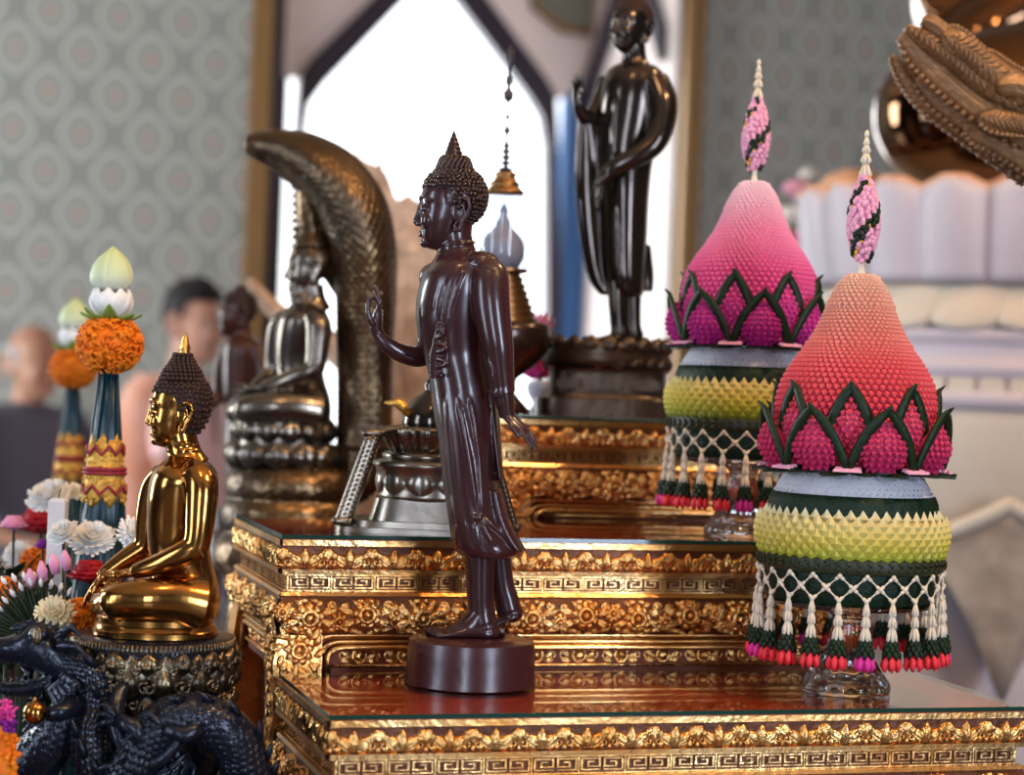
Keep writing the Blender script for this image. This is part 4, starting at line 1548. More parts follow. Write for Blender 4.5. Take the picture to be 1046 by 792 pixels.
def dragon_pedestal(base):
    S = St(1.95)
    k = S.k
    c = Vector((base.x, base.y, SIDE_TOP))
    Ht = base.z - SIDE_TOP
    t = thing('dragon_pedestal', c, 'round blue-black pedestal wrapped by a scaly dragon, below the brass figure', 'pedestal')
    R = 82 * k
    b = MB()
    b.lathe(c, [(R * 1.15, 0), (R * 1.15, .012), (R * 1.02, .02), (R * .92, .06), (R * .88, .12), (R * .90, Ht - .085), (R * .86, Ht - .06), (R * .90, Ht - .045), (R * .98, Ht - .02), (R * 1.0, Ht - .008), (R * .99, Ht - .002), (R * .96, Ht), (R * .4, Ht)], 72)
    obj('drum', b, M['ped_dark'], t)
    # beaded rim
    b = MB()
    for i in range(110):
        q = 2 * pi * i / 110
        b.tube([c + RT * (R * 1.0 * cos(q)) + FW * (R * 1.0 * sin(q)) + UP * (Ht - .010), c + RT * (R * .985 * cos(q)) + FW * (R * .985 * sin(q)) + UP * (Ht - .001)], .0016, 6)
    obj('rim', b, M['ped_gold'], t, label='ribbed gilt rim')
    # lotus petals in two tiers
    b = MB()
    def ring(z, Rr, n, ph, w, h, up):
        for i in range(n):
            q = 2 * pi * (i + ph) / n
            o = RT * cos(q) + FW * sin(q)
            tn = -RT * sin(q) + FW * cos(q)
            f = lambda a, zz, hh: c + o * (Rr + hh + .10 * (zz - z)) + tn * a + UP * zz
            leaf(b, f, 0, z, pi / 2 if up else -pi / 2, h, w, .008, 0)
            leaf(b, f, 0, z + (.003 if up else -.003), pi / 2 if up else -pi / 2, h * .6, w * .5, .012, 0)
            for s in (-1, 1):
                scroll(b, f, s * w * .42, z + (h * .25 if up else -h * .25), w * .17, .005, s, 1.2, 1, .0022)
    ring(Ht - .052, R * .93, 15, 0, .036, .042, True)
    ring(Ht - .050, R * .94, 15, .5, .030, .030, False)
    ring(Ht - .030, R * .97, 15, .5, .026, .022, True)
    obj('lotus_petals', b, M['ped_gold'], t, label='worn gilt lotus petals')
    # scrolling cloud relief on the drum
    b = MB()
    rnd = random.Random(11)
    for i in range(46):
        q = radians(-150 + rnd.random() * 160)
        z = .05 + rnd.random() * (Ht - .13)
        o = RT * cos(q) + FW * sin(q); tn = -RT * sin(q) + FW * cos(q)
        f = lambda a, zz, hh, o=o, tn=tn: c + o * (R * .90 + hh) + tn * a + UP * zz
        scroll(b, f, 0, z, .012 + .006 * rnd.random(), .002, rnd.choice((-1, 1)), 1.5, rnd.random() * 6, .0034)
        leaf(b, f, .01, z, rnd.random() * 6.28, .026, .010, .006, .001, curl=.3)
    obj('cloud_relief', b, M['ped_dark'], t)
    # the dragon: body rising, arching over the front and round the side
    def P(px, py, dy):
        return S(px, py, dy)
    path = resample([P(250, 830, -20), P(254, 800, -66), P(240, 758, -88), P(210, 736, -98), P(176, 736, -104), P(150, 757, -108), P(132, 790, -108), P(112, 804, -100), P(96, 780, -88), P(92, 745, -78), P(100, 712, -72), P(92, 690, -70), P(70, 678, -66), P(52, 676, -62)], .006)
    rad = lerp_list([20 * k, 24 * k, 24 * k, 24 * k, 25 * k, 24 * k, 23 * k, 22 * k, 20 * k, 19 * k, 18 * k, 17 * k, 16 * k, 15 * k], len(path))
    b = MB()
    b.tube(path, rad, 18)
    dr = obj('dragon', b, M['ped_dark'], t, label='scaly blue-black dragon')
    b = MB()
    scale_skin(b, path, rad, 17, .0066, -FW, .85)
    # dorsal crest
    for i in range(2, len(path) - 2, 3):
        tg = (path[i + 1] - path[i]).normalized()
        o = path[i] - c; o.z = 0
        n_ = (UP * .75 + o.normalized() * .5); n_ = (n_ - tg * n_.dot(tg)).normalized()
        p = path[i] + n_ * rad[i] * .9
        b.tube([p - tg * .008, p + n_ * .006 - tg * .002, p + n_ * .012 + tg * .008], [.005, .0035, .0005], 6)
    obj('scales', b, M['ped_dark'], dr)
    # loose tail and limbs with claws
    b = MB()
    tl = resample([P(128, 640 + 60, -84), P(118, 720, -100), P(122, 750, -112), P(140, 776, -116), P(165, 776, -118), P(182, 756, -116), P(196, 736, -112)], .006)
    b.tube(tl, lerp_list([7 * k, 9 * k, 9.5 * k, 9 * k, 8 * k, 6 * k, 2 * k], len(tl)), 12)
    for pts in ([P(206, 740, -112), P(188, 752, -124), P(168, 745, -126)], [P(150, 765, -118), P(136, 742, -126), P(120, 735, -124)], [P(80, 720, -84), P(62, 728, -104), P(46, 730, -112)]):
        b.tube(pts, [12 * k, 9 * k, 7 * k], 10)
        e = pts[-1]
        for a in (-1, 0, 1):
            b.tube([e, e + (pts[-1] - pts[-2]).normalized() * 14 * k + UP * a * 9 * k, e + (pts[-1] - pts[-2]).normalized() * 22 * k + UP * (a * 10 - 5) * k], [4.2 * k, 3.4 * k, .6 * k], 8)
    obj('limbs', b, M['ped_dark'], dr)
    b = MB()
    cl = resample([P(86, 716, -60), P(64, 742, -62), P(40, 772, -58), P(12, 790, -50), P(-20, 800, -30)], .006)
    cr = lerp_list([20 * k, 24 * k, 26 * k, 26 * k, 24 * k], len(cl))
    b.tube(cl, cr, 18)
    scale_skin(b, cl, cr, 17, .0066, -FW, .85)
    rnd = random.Random(21)
    for i in range(34):
        x = rnd.uniform(20, 100); y = rnd.uniform(660, 770)
        p = P(x, y, -46 + rnd.uniform(-8, 8))
        a = rnd.uniform(-.4, 1.2)
        b.tube([p, p + RT * cos(a) * 12 * k + UP * sin(a) * 12 * k, p + RT * cos(a + .8) * 22 * k + UP * sin(a + .8) * 22 * k], [6 * k, 5 * k, .8 * k], 8)
    obj('coil_and_mane', b, M['ped_dark'], dr)
    # dragon head, jaws open, facing away to the side
    b = MB()
    hd = lambda x, y, dy=0: P(x, y, -66 + dy)
    b.loft([(hd(70, 682), UP * 18 * k, FW * 16 * k), (hd(52, 668), UP * 24 * k, FW * 22 * k), (hd(34, 660), UP * 22 * k, FW * 22 * k), (hd(18, 662), UP * 15 * k, FW * 18 * k), (hd(0, 664), UP * 12 * k, FW * 15 * k), (hd(-14, 662), UP * 10 * k, FW * 12 * k)], 20)
    b.loft([(hd(56, 694), UP * 10 * k, FW * 17 * k), (hd(34, 702), UP * 8 * k, FW * 16 * k), (hd(10, 704), UP * 7 * k, FW * 13 * k), (hd(-8, 700), UP * 5 * k, FW * 9 * k)], 18)
    for s in (-1, 1):
        b.ell(hd(40, 648, s * 16), (10 * k, 7 * k, 9 * k), axes=(RT, FW, UP))
        b.ell(hd(-8, 654, s * 8), (7 * k, 5 * k, 5 * k), axes=(RT, FW, UP))
        b.tube([hd(58, 652, s * 14), hd(74, 640, s * 22), hd(84, 652, s * 24)], [6 * k, 5 * k, .8 * k], 8)
        b.tube([hd(60, 660, s * 18), hd(78, 660, s * 28), hd(90, 672, s * 30)], [6 * k, 5 * k, .8 * k], 8)
        for i in range(7):
            b.tube([hd(28 - i * 6, 674, s * (15 - i)), hd(27 - i * 6, 683, s * (15 - i))], [2.2 * k, .4 * k], 6)
            b.tube([hd(30 - i * 6, 697, s * (13 - i * .8)), hd(29 - i * 6, 689, s * (13 - i * .8))], [2.0 * k, .4 * k], 6)
        for i in range(5):
            b.tube([hd(66 - i * 4, 690 + i * 3, s * 16), hd(80 - i * 5, 700 + i * 5, s * 24), hd(84 - i * 6, 712 + i * 4, s * 24)], [4.5 * k, 3.5 * k, .6 * k], 8)
    for i in range(8):
        b.tube([hd(62 - i * 7, 646 - (4 - abs(i - 4)) * 1.5), hd(68 - i * 7, 636 - (4 - abs(i - 4)) * 2)], [4 * k, .6 * k], 6)
    h_ = fused('head', b, M['ped_dark'], dr, .0014, 1)
    b = MB()
    for s in (-1, 1):
        b = MB()
        b.ell(hd(38, 650, s * 22), (5.5 * k, 2.6 * k, 9 * k), 14, 8, axes=(RT, FW, UP))
        obj('eye', b, M['ped_gold'], dr, label='gilt dragon eye')
    b = MB()
    b.ell(P(36, 728, -126), 11.5 * k, 20, 14)
    b.tube([P(36, 717, -126), P(36, 712, -126)], [3 * k, 1 * k], 8)
    b.tube([P(46, 730, -112), P(40, 729, -120)], [5 * k, 4 * k], 8)
    obj('pearl', b, M['gold_polish'], t, label='gold ball held in the claw')


BRASS_AT = brass_figure()
dragon_pedestal(BRASS_AT)
# ------------------------------------------------------------------ supports out of sight or nearly so
def plain_table(loc0, loc1, top, label, name='offering_table', m=None):
    (u0, v0), (u1, v1) = loc0, loc1
    t = thing(name, (u0, v0, 0), label, 'table')
    m = m or M['wood_table']
    b = MB(); b.box((u0, v0, top - .03), (u1, v1, top))
    obj('tabletop', b, m, t, smooth=False)
    b = MB(); b.box((u0 + .02, v0 + .02, top - .12), (u1 - .02, v1 - .02, top - .03))
    obj('apron', b, M['wood_table'], t, smooth=False)
    for x in (u0 + .03, u1 - .07):
        for y in (v0 + .03, v1 - .07):
            b = MB(); b.lathe((x + .02, y + .02, 0), [(.022, 0), (.03, .02), (.018, .08), (.024, top * .5), (.02, top - .2), (.03, top - .12)], 16)
            obj('leg', b, M['wood_table'], t)
    return t


plain_table((-.42, 1.62), (.355, 2.50), SIDE_TOP, 'dark wood table holding the dragon pedestal and flower offerings')
NAGA_TOP = 1.165
REAR_TOP = 1.12
plain_table((.36, 2.50), (.690, 2.99), NAGA_TOP, 'dark table behind the gilded steps holding the serpent-sheltered figure', m=M['cover_grey'])
plain_table((-.30, 3.02), (1.60, 4.10), REAR_TOP, 'long dark table at the rear holding the root wood and small brown figure')


def lotus_ring(b, c, R, n, w, h, z, out, up=True, ph=0, mi=0, sx=1.0, sy=1.0):
    for i in range(n):
        q = 2 * pi * (i + ph) / n
        o = RT * (cos(q) * sx) + FW * (sin(q) * sy)
        tn = -RT * sin(q) + FW * cos(q)
        f = lambda a, zz, hh: c + o * (R + hh * 1.0) + tn * a + UP * (zz + z)
        leaf(b, f, 0, 0, pi / 2 if up else -pi / 2, h, w, out, 0, mi=mi)


# ------------------------------------------------------------------ figure sheltered by the serpent
def naga_figure():
    S = St(2.75)
    k = S.k
    c = S(300, 560, 0)
    c.z = NAGA_TOP
    t = thing('bronze_statue', c, 'bronze figure meditating on serpent coils below a great arched hood', 'statue')
    T = Sit(S, 285, 433, .84, .72)
    b = MB()
    seated_body(b, T, earth=False)
    H = Hd(S, 317, 268, .68, 0)
    head(b, H)
    b.tube([S(322, 318), S(320, 305), S(318, 292)], [17 * k, 12.5 * k, 12.5 * k], 16)
    # pleated cloth lines over the legs and chest
    fused('body', b, M['naga_fig'], t, .0018, 4)
    b = MB()
    b.lathe(H(2, 18), [(30 * H.k, 4 * H.k), (27 * H.k, 10 * H.k), (23 * H.k, 17 * H.k), (18 * H.k, 25 * H.k), (15 * H.k, 34 * H.k), (13 * H.k, 46 * H.k), (10 * H.k, 58 * H.k), (8 * H.k, 72 * H.k), (4 * H.k, 92 * H.k), (.5 * H.k, 108 * H.k)], 24, ax=H.ax, flute=(10, .04))
    H2 = H
    rows = []
    for j in range(25):
        tt = 2 * pi * j / 24
        lim = hair_limit(tt, -30)
        rows.append([H(2 + 34 * cos(lim + (1.4 - lim) * i / 10) * cos(tt), 4 + 33 * sin(lim + (1.4 - lim) * i / 10), 30 * cos(lim + (1.4 - lim) * i / 10) * sin(tt)) for i in range(11)])
    b.grid(rows)
    obj('crown', b, M['naga'], t)
    # lotus seat
    lc = S(290, 455, 0)
    b = MB()
    z0 = S(290, 474, 0).z - lc.z
    z1 = S(290, 428, 0).z - lc.z
    R = 54 * k
    b.lathe(lc, [(R * .8, z0), (R * 1.0, z0 + .004), (R * .98, z0 + .02), (R * .84, (z0 + z1) / 2), (R * .92, z1 - .015), (R * .95, z1 - .004), (R * .9, z1), (R * .3, z1)], 48, sy=.95)
    lotus_ring(b, lc, R * .95, 12, .048, .036, (z0 + z1) / 2 - .002, .013, False)
    lotus_ring(b, lc, R * .80, 12, .044, .034, (z0 + z1) / 2 + .0, .016, True, .5)
    obj('lotus_seat', b, M['naga_fig'], t)
    # coils: stacked rings of the serpent
    b = MB()
    cc = S(297, 500, 0)
    zz = [cc.z - .005, NAGA_TOP + .077, NAGA_TOP + .0275]
    zz[0] = S(297, 497, 0).z
    zz[1] = S(297, 527, 0).z
    rr = [(66, 22), (70, 23), (76, 27)]
    zb = NAGA_TOP
    for i, (R_, r_) in enumerate(rr):
        z = max(zz[i] if i < 2 else (zz[1] - .055), zb + r_ * k)
        pts = [cc + RT * ((R_ - r_) * k * cos(q)) + FW * ((R_ - r_) * k * sin(q)) + UP * (z - cc.z) for q in [2 * pi * j / 48 for j in range(49)]]
        b.tube(pts, r_ * k * 1.02, 16, up=UP)
        scale_skin(b, pts, [r_ * k] * len(pts), 16, .0055, -FW, .94)
    b.lathe(cc + UP * (NAGA_TOP - cc.z), [(62 * k, 0), (60 * k, .02), (40 * k, .10)], 40)
    fused('coils', b, M['naga'], t, .0025, 1)
    # trunk rising behind, swelling into the hood that arches forward
    b = MB()
    A = [(345, 505, 20, 30), (365, 490, 24, 28), (372, 455, 27, 27), (373, 400, 27, 28), (373, 350, 28, 32), (374, 300, 30, 44), (371, 255, 33, 58), (360, 215, 35, 64), (338, 183, 33, 60), (310, 163, 27, 48), (285, 153, 19, 34), (266, 149, 13, 24), (255, 147, 8, 14)]
    secs = []
    for i, (x, y, w, dpt) in enumerate(A):
        p = S(x, y, 4)
        a0 = A[max(0, i - 1)]; a1 = A[min(len(A) - 1, i + 1)]
        tg = (S(a1[0], a1[1], 4) - S(a0[0], a0[1], 4)).normalized()
        n_ = tg.cross(FW).normalized()
        secs.append((p, n_ * (w * k), FW * (dpt * k * .8)))
    b.loft(secs, 32, 2.0)
    pts = spline([q[0] for q in secs], 8)
    nrm = spline([q[1] for q in secs], 8)
    dep = spline([q[2] for q in secs], 8)
    for i in range(16, len(pts) - 2):
        n = 26
        for j in range(n):
            a = 2 * pi * (j + .5 * (i % 2)) / n
            d = nrm[i] * cos(a) + dep[i] * sin(a)
            if d.dot(FW) > .02:
                continue
            tg = (pts[min(i + 1, len(pts) - 1)] - pts[i - 1]).normalized()
            dn = d.normalized()
            b.ell(pts[i] + d * .97, (.0085, .0065, .0040), 6, 4, axes=(tg, tg.cross(dn), dn))
    for (x, y) in ((308, 148), (296, 143), (285, 141), (318, 154), (330, 162), (302, 150)):
        p = S(x, y, -10)
        b.tube([p, p + UP * 10 * k - RT * 4 * k], [7 * k, 2 * k], 8)
    for i in range(8):
        p = S(303 + 1.5 * (i % 2), 190 + i * 8.5, 6)
        b.tube([p + RT * 10 * k, p, p - RT * (7 + 2 * (i % 2)) * k - UP * 3 * k], [6 * k, 4 * k, .8 * k], 8)
    b.loft([(S(318, 175, 6), RT * 16 * k, FW * 20 * k), (S(316, 205, 8), RT * 14 * k, FW * 26 * k), (S(320, 240, 12), RT * 14 * k, FW * 24 * k), (S(338, 275, 14), RT * 14 * k, FW * 20 * k), (S(356, 305, 14), RT * 12 * k, FW * 16 * k)], 20)
    fused('serpent_hood', b, M['naga'], t, .0022, 1, label='scaly bronze serpent trunk and hood')


naga_figure()


# ------------------------------------------------------------------ grey metal ornament on the middle step
def grey_ornament():
    S = St(2.20)
    k = S.k
    c = S(437, 540, 0)
    c.z = 1.336
    t = thing('altar_ornament', c, 'grey metal pleated ornament with sloping ribbed struts, behind the dark walking figure', 'ornament')
    z = lambda y: S(437, y, 0).z - c.z
    X, Y = RT, FW
    def rect(b, y, hw, hd, dx=0):
        return (c + RT * (dx * k) + UP * z(y), RT * (hw * k), FW * (hd * k))
    b = MB()
    b.loft([(c, RT * 93 * k, FW * 66 * k), (c + UP * z(537), RT * 93 * k, FW * 66 * k)], 48, 5)
    b.loft([(c + UP * (z(537) - .0008), RT * 76 * k, FW * 58 * k), (c + UP * z(531), RT * 75 * k, FW * 57 * k)], 48, 5)
    b.loft([(c + UP * (z(531) - .001), RT * 60 * k, FW * 48 * k), (c + UP * z(509), RT * 54 * k, FW * 44 * k)], 48, 4)
    obj('foot', b, M['steel_bronze'], t, smooth='auto')
    b = MB()
    prof = [(44, 511), (51, 509), (52, 506), (50, 502), (52, 494), (54, 486), (55, 479), (58, 476), (57, 472), (46, 469), (40, 467)]
    b.lathe(c, [(r * k, z(y)) for r, y in prof], 56)
    for i in range(10):
        q = 2 * pi * (i + .3) / 10
        o = RT * cos(q) + FW * sin(q); tn = -RT * sin(q) + FW * cos(q)
        f = lambda a, zz, hh, o=o, tn=tn: c + o * (50 * k + hh) + tn * a + UP * (z(505) + zz)
        leaf(b, f, 0, 0, pi / 2, 27 * k, 32 * k, .006)
    obj('drum', b, M['steel_bronze'], t)
    b = MB()
    b.lathe(c, [(r * k, z(y)) for r, y in [(42, 471), (49, 469), (50, 465), (46, 462), (42, 461)]], 56)
    obj('ring', b, M['naga_fig'], t)
    b = MB()
    n = 120
    R = []
    for r, y, am in ((40, 464, .02), (44, 456, .045), (48, 447, .05), (52, 440, .045), (50, 437, .03), (30, 435, 0)):
        R.append([c + RT * (r * k * (1 + am * cos(20 * 2 * pi * j / n)) * cos(2 * pi * j / n)) + FW * (r * k * (1 + am * cos(20 * 2 * pi * j / n)) * sin(2 * pi * j / n)) + UP * z(y) for j in range(n)])
    b.rings(R)
    obj('pleated_skirt', b, M['naga_fig'], t, label='pleated metal skirt')
    b = MB()
    b.lathe(c, [(30 * k, z(438)), (31 * k, z(432)), (30 * k, z(424)), (26 * k, z(415)), (19 * k, z(407)), (11 * k, z(402)), (8 * k, z(398)), (10 * k, z(394)), (6 * k, z(388)), (.5 * k, z(378))], 40)
    obj('dome', b, M['dark_statue'], t, label='dark polished dome')
    for s in (-1, 1):
        for q in (-1, 1):
            b = MB()
            p0 = c + RT * (s * 22 * k) + FW * (q * 20 * k) + UP * z(424)
            p1 = c + RT * (s * 48 * k) + FW * (q * 22 * k) + UP * z(413)
            b.tube([p0, (p0 + p1) / 2 + UP * 6 * k, p1], [4 * k, 5 * k, 1.2 * k], 10)
            obj('curled_horn', b, M['gold_leaf'], t, label='gilt curled horn')
    for s in (-1, 1):
        b = MB()
        p0 = c + RT * (s * 84 * k) - FW * (34 * k) + UP * (z(534))
        p1 = c + RT * (s * 56 * k) - FW * (34 * k) + UP * (z(446))
        d = (p1 - p0)
        ax = d.normalized()
        w = RT * (9 * k)
        b.loft([(p0, w, FW * 12 * k), (p0 + d * .5, w, FW * 12 * k), (p1, w * .9, FW * 12 * k)], 24, 5)
        for i in range(18):
            p = p0 + d * ((i + .5) / 18)
            for u_ in (-5, 0, 5):
                b.ell(p + RT * u_ * k - FW * 11.5 * k + ax * (1.5 * k if u_ == 0 else 0), (2.2 * k, 1.6 * k, 2.0 * k), 7, 5, axes=(RT, FW, ax))
            b.ell(p - RT * 8.6 * k, (1.2 * k, 8 * k, 1.6 * k), 8, 5, axes=(RT, FW, ax))
        b.loft([(p0 - UP * .002, RT * 11 * k, FW * 13 * k), (p0 + UP * .005, RT * 11 * k, FW * 13 * k)], 24, 5)
        b.loft([(p1 - UP * .001, RT * 11 * k, FW * 12 * k), (p1 + UP * .006, RT * 13 * k, FW * 12 * k)], 24, 5)
        obj('strut', b, M['naga_fig'] if s < 0 else M['dark_plinth'], t)
        b = MB()
        b.loft([(p1 + UP * .003, UP * 4 * k, FW * 10 * k), ((p1 + c + UP * z(440) - FW * 20 * k) / 2 + UP * .006, UP * 4 * k, FW * 10 * k), (c + RT * s * 30 * k - FW * 20 * k + UP * z(440), UP * 4 * k, FW * 10 * k)], 20)
        obj('bracket', b, M['steel_bronze'], t)


grey_ornament()


# ------------------------------------------------------------------ black standing figure on the topmost step
def standing_figure():
    S = St(2.66)
    k = S.k
    c = S(618, 420, 0)
    c.z = 1.466
    t = thing('bronze_statue', c, 'shiny black bronze figure standing on a stepped plinth against the window', 'statue')
    z = lambda y: S(618, y, 0).z - c.z
    b = MB()
    b.loft([(c, RT * 71 * k, FW * 62 * k), (c + UP * max(.012, z(408)), RT * 71 * k, FW * 62 * k)], 48, 4.5)
    b.loft([(c + UP * z(409), RT * 64 * k, FW * 56 * k), (c + UP * z(402), RT * 60 * k, FW * 52 * k), (c + UP * z(380), RT * 59 * k, FW * 51 * k), (c + UP * z(376), RT * 66 * k, FW * 56 * k)], 48, 4.5)
    for i, x in enumerate((-38, 0, 38)):
        for q in (-1, 1):
            p = c + RT * (x * k) + FW * (q * 51 * k) + UP * z(393)
            b.loft([(p - FW * .004, RT * 14 * k, UP * 5.5 * k), (p + FW * .004, RT * 14 * k, UP * 5.5 * k)], 20, 3)
    obj('plinth', b, M['dark_plinth'], t, smooth='auto')
    b = MB()
    b.lathe(c, [(58 * k, z(378)), (66 * k, z(374)), (68 * k, z(366)), (62 * k, z(357)), (64 * k, z(352)), (56 * k, z(349.5)), (10 * k, z(349))], 48, sy=.86)
    lotus_ring(b, c, 60 * k, 20, .026, .024, z(362), .010, True, sy=.86)
    lotus_ring(b, c, 60 * k, 20, .026, .022, z(364), .010, False, .5, sy=.86)
    obj('lotus_seat', b, M['dark_plinth'], t)
    robe = Body(S, [(66, 630, 668, 14), (72, 622, 676, 24), (82, 617, 680, 30), (100, 613, 680, 32), (125, 610, 676, 31), (150, 608, 670, 29), (170, 609, 666, 29), (200, 611, 663, 31), (240, 613, 661, 31), (270, 615, 659, 30), (288, 618, 658, 29), (300, 622, 657, 26), (304, 628, 652, 20)])
    b = MB()
    robe.loft(b)
    # cloth falling from the raised arm
    b.loft([(S(598, 112, -6), RT * 7 * k, FW * 8 * k), (S(600, 150, -4), RT * 12 * k, FW * 8 * k), (S(602, 200, -2), RT * 14 * k, FW * 7 * k), (S(606, 250, 0), RT * 13 * k, FW * 7 * k), (S(612, 285, 2), RT * 11 * k, FW * 8 * k), (S(622, 302, 2), RT * 9 * k, FW * 9 * k)], 24)
    b.loft([(S(655, 250, 14), RT * 10 * k, FW * 12 * k), (S(658, 280, 16), RT * 10 * k, FW * 12 * k), (S(660, 298, 16), RT * 7 * k, FW * 10 * k)], 20)
    # sleeve crossing the body
    b.tube([S(668, 82, -18), S(676, 104, -26), S(675, 126, -32), S(668, 146, -37), S(650, 160, -40), S(630, 170, -40), S(620, 178, -38)], [15 * k, 15 * k, 13.5 * k, 12.5 * k, 11 * k, 9.5 * k, 8 * k], 20)
    for pts in ([(630, 90), (626, 130), (626, 160)], [(628, 200), (630, 250), (632, 295)]):
        fold(b, robe, pts, 2.0, S, -.6)
    fused('robe', b, M['dark_statue'], t, .0016, 5)
    b = MB()
    H = Hd(S, 645, 22, .66, 48, 0, -4)
    head(b, H)
    b.tube([S(650, 78, 0), S(648, 64, 0), S(647, 50, 0), S(646, 36, 0)], [22 * k, 14 * k, 12.5 * k, 13 * k], 18)
    b.tube([S(622, 82, 16), S(612, 108, 8), S(602, 122, -4), S(594, 116, -14), S(590, 104, -20)], [10 * k, 9.5 * k, 9 * k, 7 * k, 5.5 * k], 16)
    hand(b, S(590, 105, -20), UP + RT * -.05, -RT * .6 - FW * .75, RT * .6 - FW * .6, 32 * k, (.05, .12, .15), .08, .5, .1, wr=.17)
    b.tube([S(622, 176, -39), S(616, 184, -39), S(613, 190, -38)], [8 * k, 6.6 * k, 6 * k], 14)
    hand(b, S(614, 188, -38), -UP * .95 - RT * .2, RT * .9 + FW * .2, -FW, 32 * k, (.1, .15, .15), .08, .5, .1, wr=.17)
    zt = c.z + z(349.5)
    Body(S, [(y, x0 + 7, x1 - 7, max(6, h_ - 7), o_) for y, x0, x1, h_, o_ in robe.secs[1:-1]]).loft(b)
    b.tube([S(655, 88, -8), S(668, 84, -18), S(676, 104, -26), S(675, 126, -32), S(668, 146, -37), S(650, 160, -40), S(630, 170, -40), S(620, 178, -38)], [9 * k, 9 * k, 10 * k, 9 * k, 8 * k, 7.5 * k, 7 * k, 6.5 * k], 16)
    for (x, dy) in ((630, -12), (642, 12)):
        b.tube([S(x + 2, 285, dy), S(x + 2, 310, dy), S(x + 3, 332, dy), S(x + 4, 343, dy)], [12 * k, 11 * k, 10 * k, 11 * k], 16)
        h_ = S(x + 10, 348, dy); h_.z = zt - .0006
        e_ = S(x - 30, 348, dy - 12); e_.z = zt - .0006
        foot(b, S, h_, e_, None, 10 * k, zt)
        b.ell(S(x + 5, 342, dy), (11 * k, 10 * k, 9 * k), axes=(RT, FW, UP))
    fused('body', b, M['dark_statue'], t, .0015, 2)
    obj('curls', curls(H, True, 2.8, dens=.8), M['hair_dark'], t)
    obj('flame_finial', finial(H, 45, 75, 9.0, 6), M['dark_statue'], t)


standing_figure()


# ------------------------------------------------------------------ relic stupa below a glass dome
def stupa():
    S = St(2.575)
    k = S.k
    c = S(507, 420, 0)
    c.z = 1.466
    t = thing('glass_domed_stupa', c, 'gilt relic stupa with a glass dome and thin tiered spire, behind the walking figure', 'reliquary')
    z = lambda y: S(507, y, 0).z - c.z
    b = MB()
    b.lathe(c, [(34 * k, 0), (34 * k, .005), (24 * k, z(408)), (16 * k, z(398)), (20 * k, z(386)), (38 * k, z(372)), (50 * k, z(358)), (53 * k, z(346)), (53 * k, z(336)), (50 * k, z(330)), (38 * k, z(328)), (20 * k, z(327))], 56)
    obj('bowl', b, M['bowl_dark'], t, label='dark bronze bowl')
    b = MB()
    pr = []
    for i in range(7):
        y = 328 - i * 7
        r = 38 - i * 2.6
        pr += [(r * k, z(y)), (r * k, z(y - 3.2)), ((r - 3) * k, z(y - 4)), ((r - 3.4) * k, z(y - 6.8))]
    pr += [(23 * k, z(279)), (27 * k, z(277)), (27 * k, z(274.5)), (6 * k, z(273.8))]
    b.lathe(c, pr, 48)
    obj('stepped_base', b, M['stupa_gold'], t, smooth='auto')
    # grey urn inside
    b = MB()
    b.lathe(c, [(r * k, z(y)) for r, y in ((9, 277), (14, 276), (19, 270), (22.3, 262), (22.6, 253), (20.5, 245), (16, 239), (11, 234.5), (7.5, 230), (8, 227), (5, 223), (3.4, 219), (4.6, 216), (3.2, 212), (.4, 207))], 32)
    obj('urn', b, M['urn'], t, label='grey urn inside the dome')
    # glass dome
    b = MB()
    P = [(26.5, 275), (25, 268), (23.5, 258), (24, 246), (25, 230), (24.5, 216), (22.5, 206), (18.5, 199.5), (13, 197)]
    th = .8
    b.lathe(c, [(r * k, z(y)) for r, y in P] + [((r - th) * k, z(y + .3)) for r, y in reversed(P)] + [(P[0][0] * k, z(P[0][1]))], 48, cap0=False, cap1=False)
    obj('dome', b, M['glass_dome'], t, label='clear glass dome')
    # tiered spire on the dome
    b = MB()
    b.lathe(c, [(r * k, z(y)) for r, y in ((2, 198.5), (20, 198.2), (20, 195.5), (17, 193), (14, 190), (16, 187), (12, 185), (10, 180), (12.5, 178), (9, 176), (6, 174))], 36)
    obj('spire_base', b, M['stupa_gold'], t)
    b = MB()
    pr = []
    for y, r in ((174, 9), (168, 8), (162, 7), (156, 5.6), (150, 4)):
        pr += [(2.4 * k, z(y)), (r * k, z(y - 1.2)), (r * k * .8, z(y - 2.2)), (2.0 * k, z(y - 3.6))]
    pr += [(1.3 * k, z(144)), (1.2 * k, z(137)), (4.2 * k, z(133)), (1.2 * k, z(129)), (1.0 * k, z(122)), (2.6 * k, z(119)), (1.0 * k, z(116)), (1.0 * k, z(104)),
           (4.6 * k, z(101)), (5.4 * k, z(94)), (3.2 * k, z(92)), (1.4 * k, z(88)), (3.6 * k, z(84)), (3.2 * k, z(79)), (1.3 * k, z(76)), (2.0 * k, z(70)), (3.2 * k, z(62)), (2.4 * k, z(54)), (.3 * k, z(44))]
    b.lathe(c, pr, 20)
    for i, y in enumerate((60, 56, 52)):
        for s in (-1, 1):
            p = c + UP * z(y)
            b.tube([p, p + RT * s * 3.4 * k - UP * 2 * k, p + RT * s * 4.2 * k + UP * 4 * k], [1.3 * k, 1.2 * k, .3 * k], 6)
    obj('spire', b, M['stupa_dark'], t)


stupa()


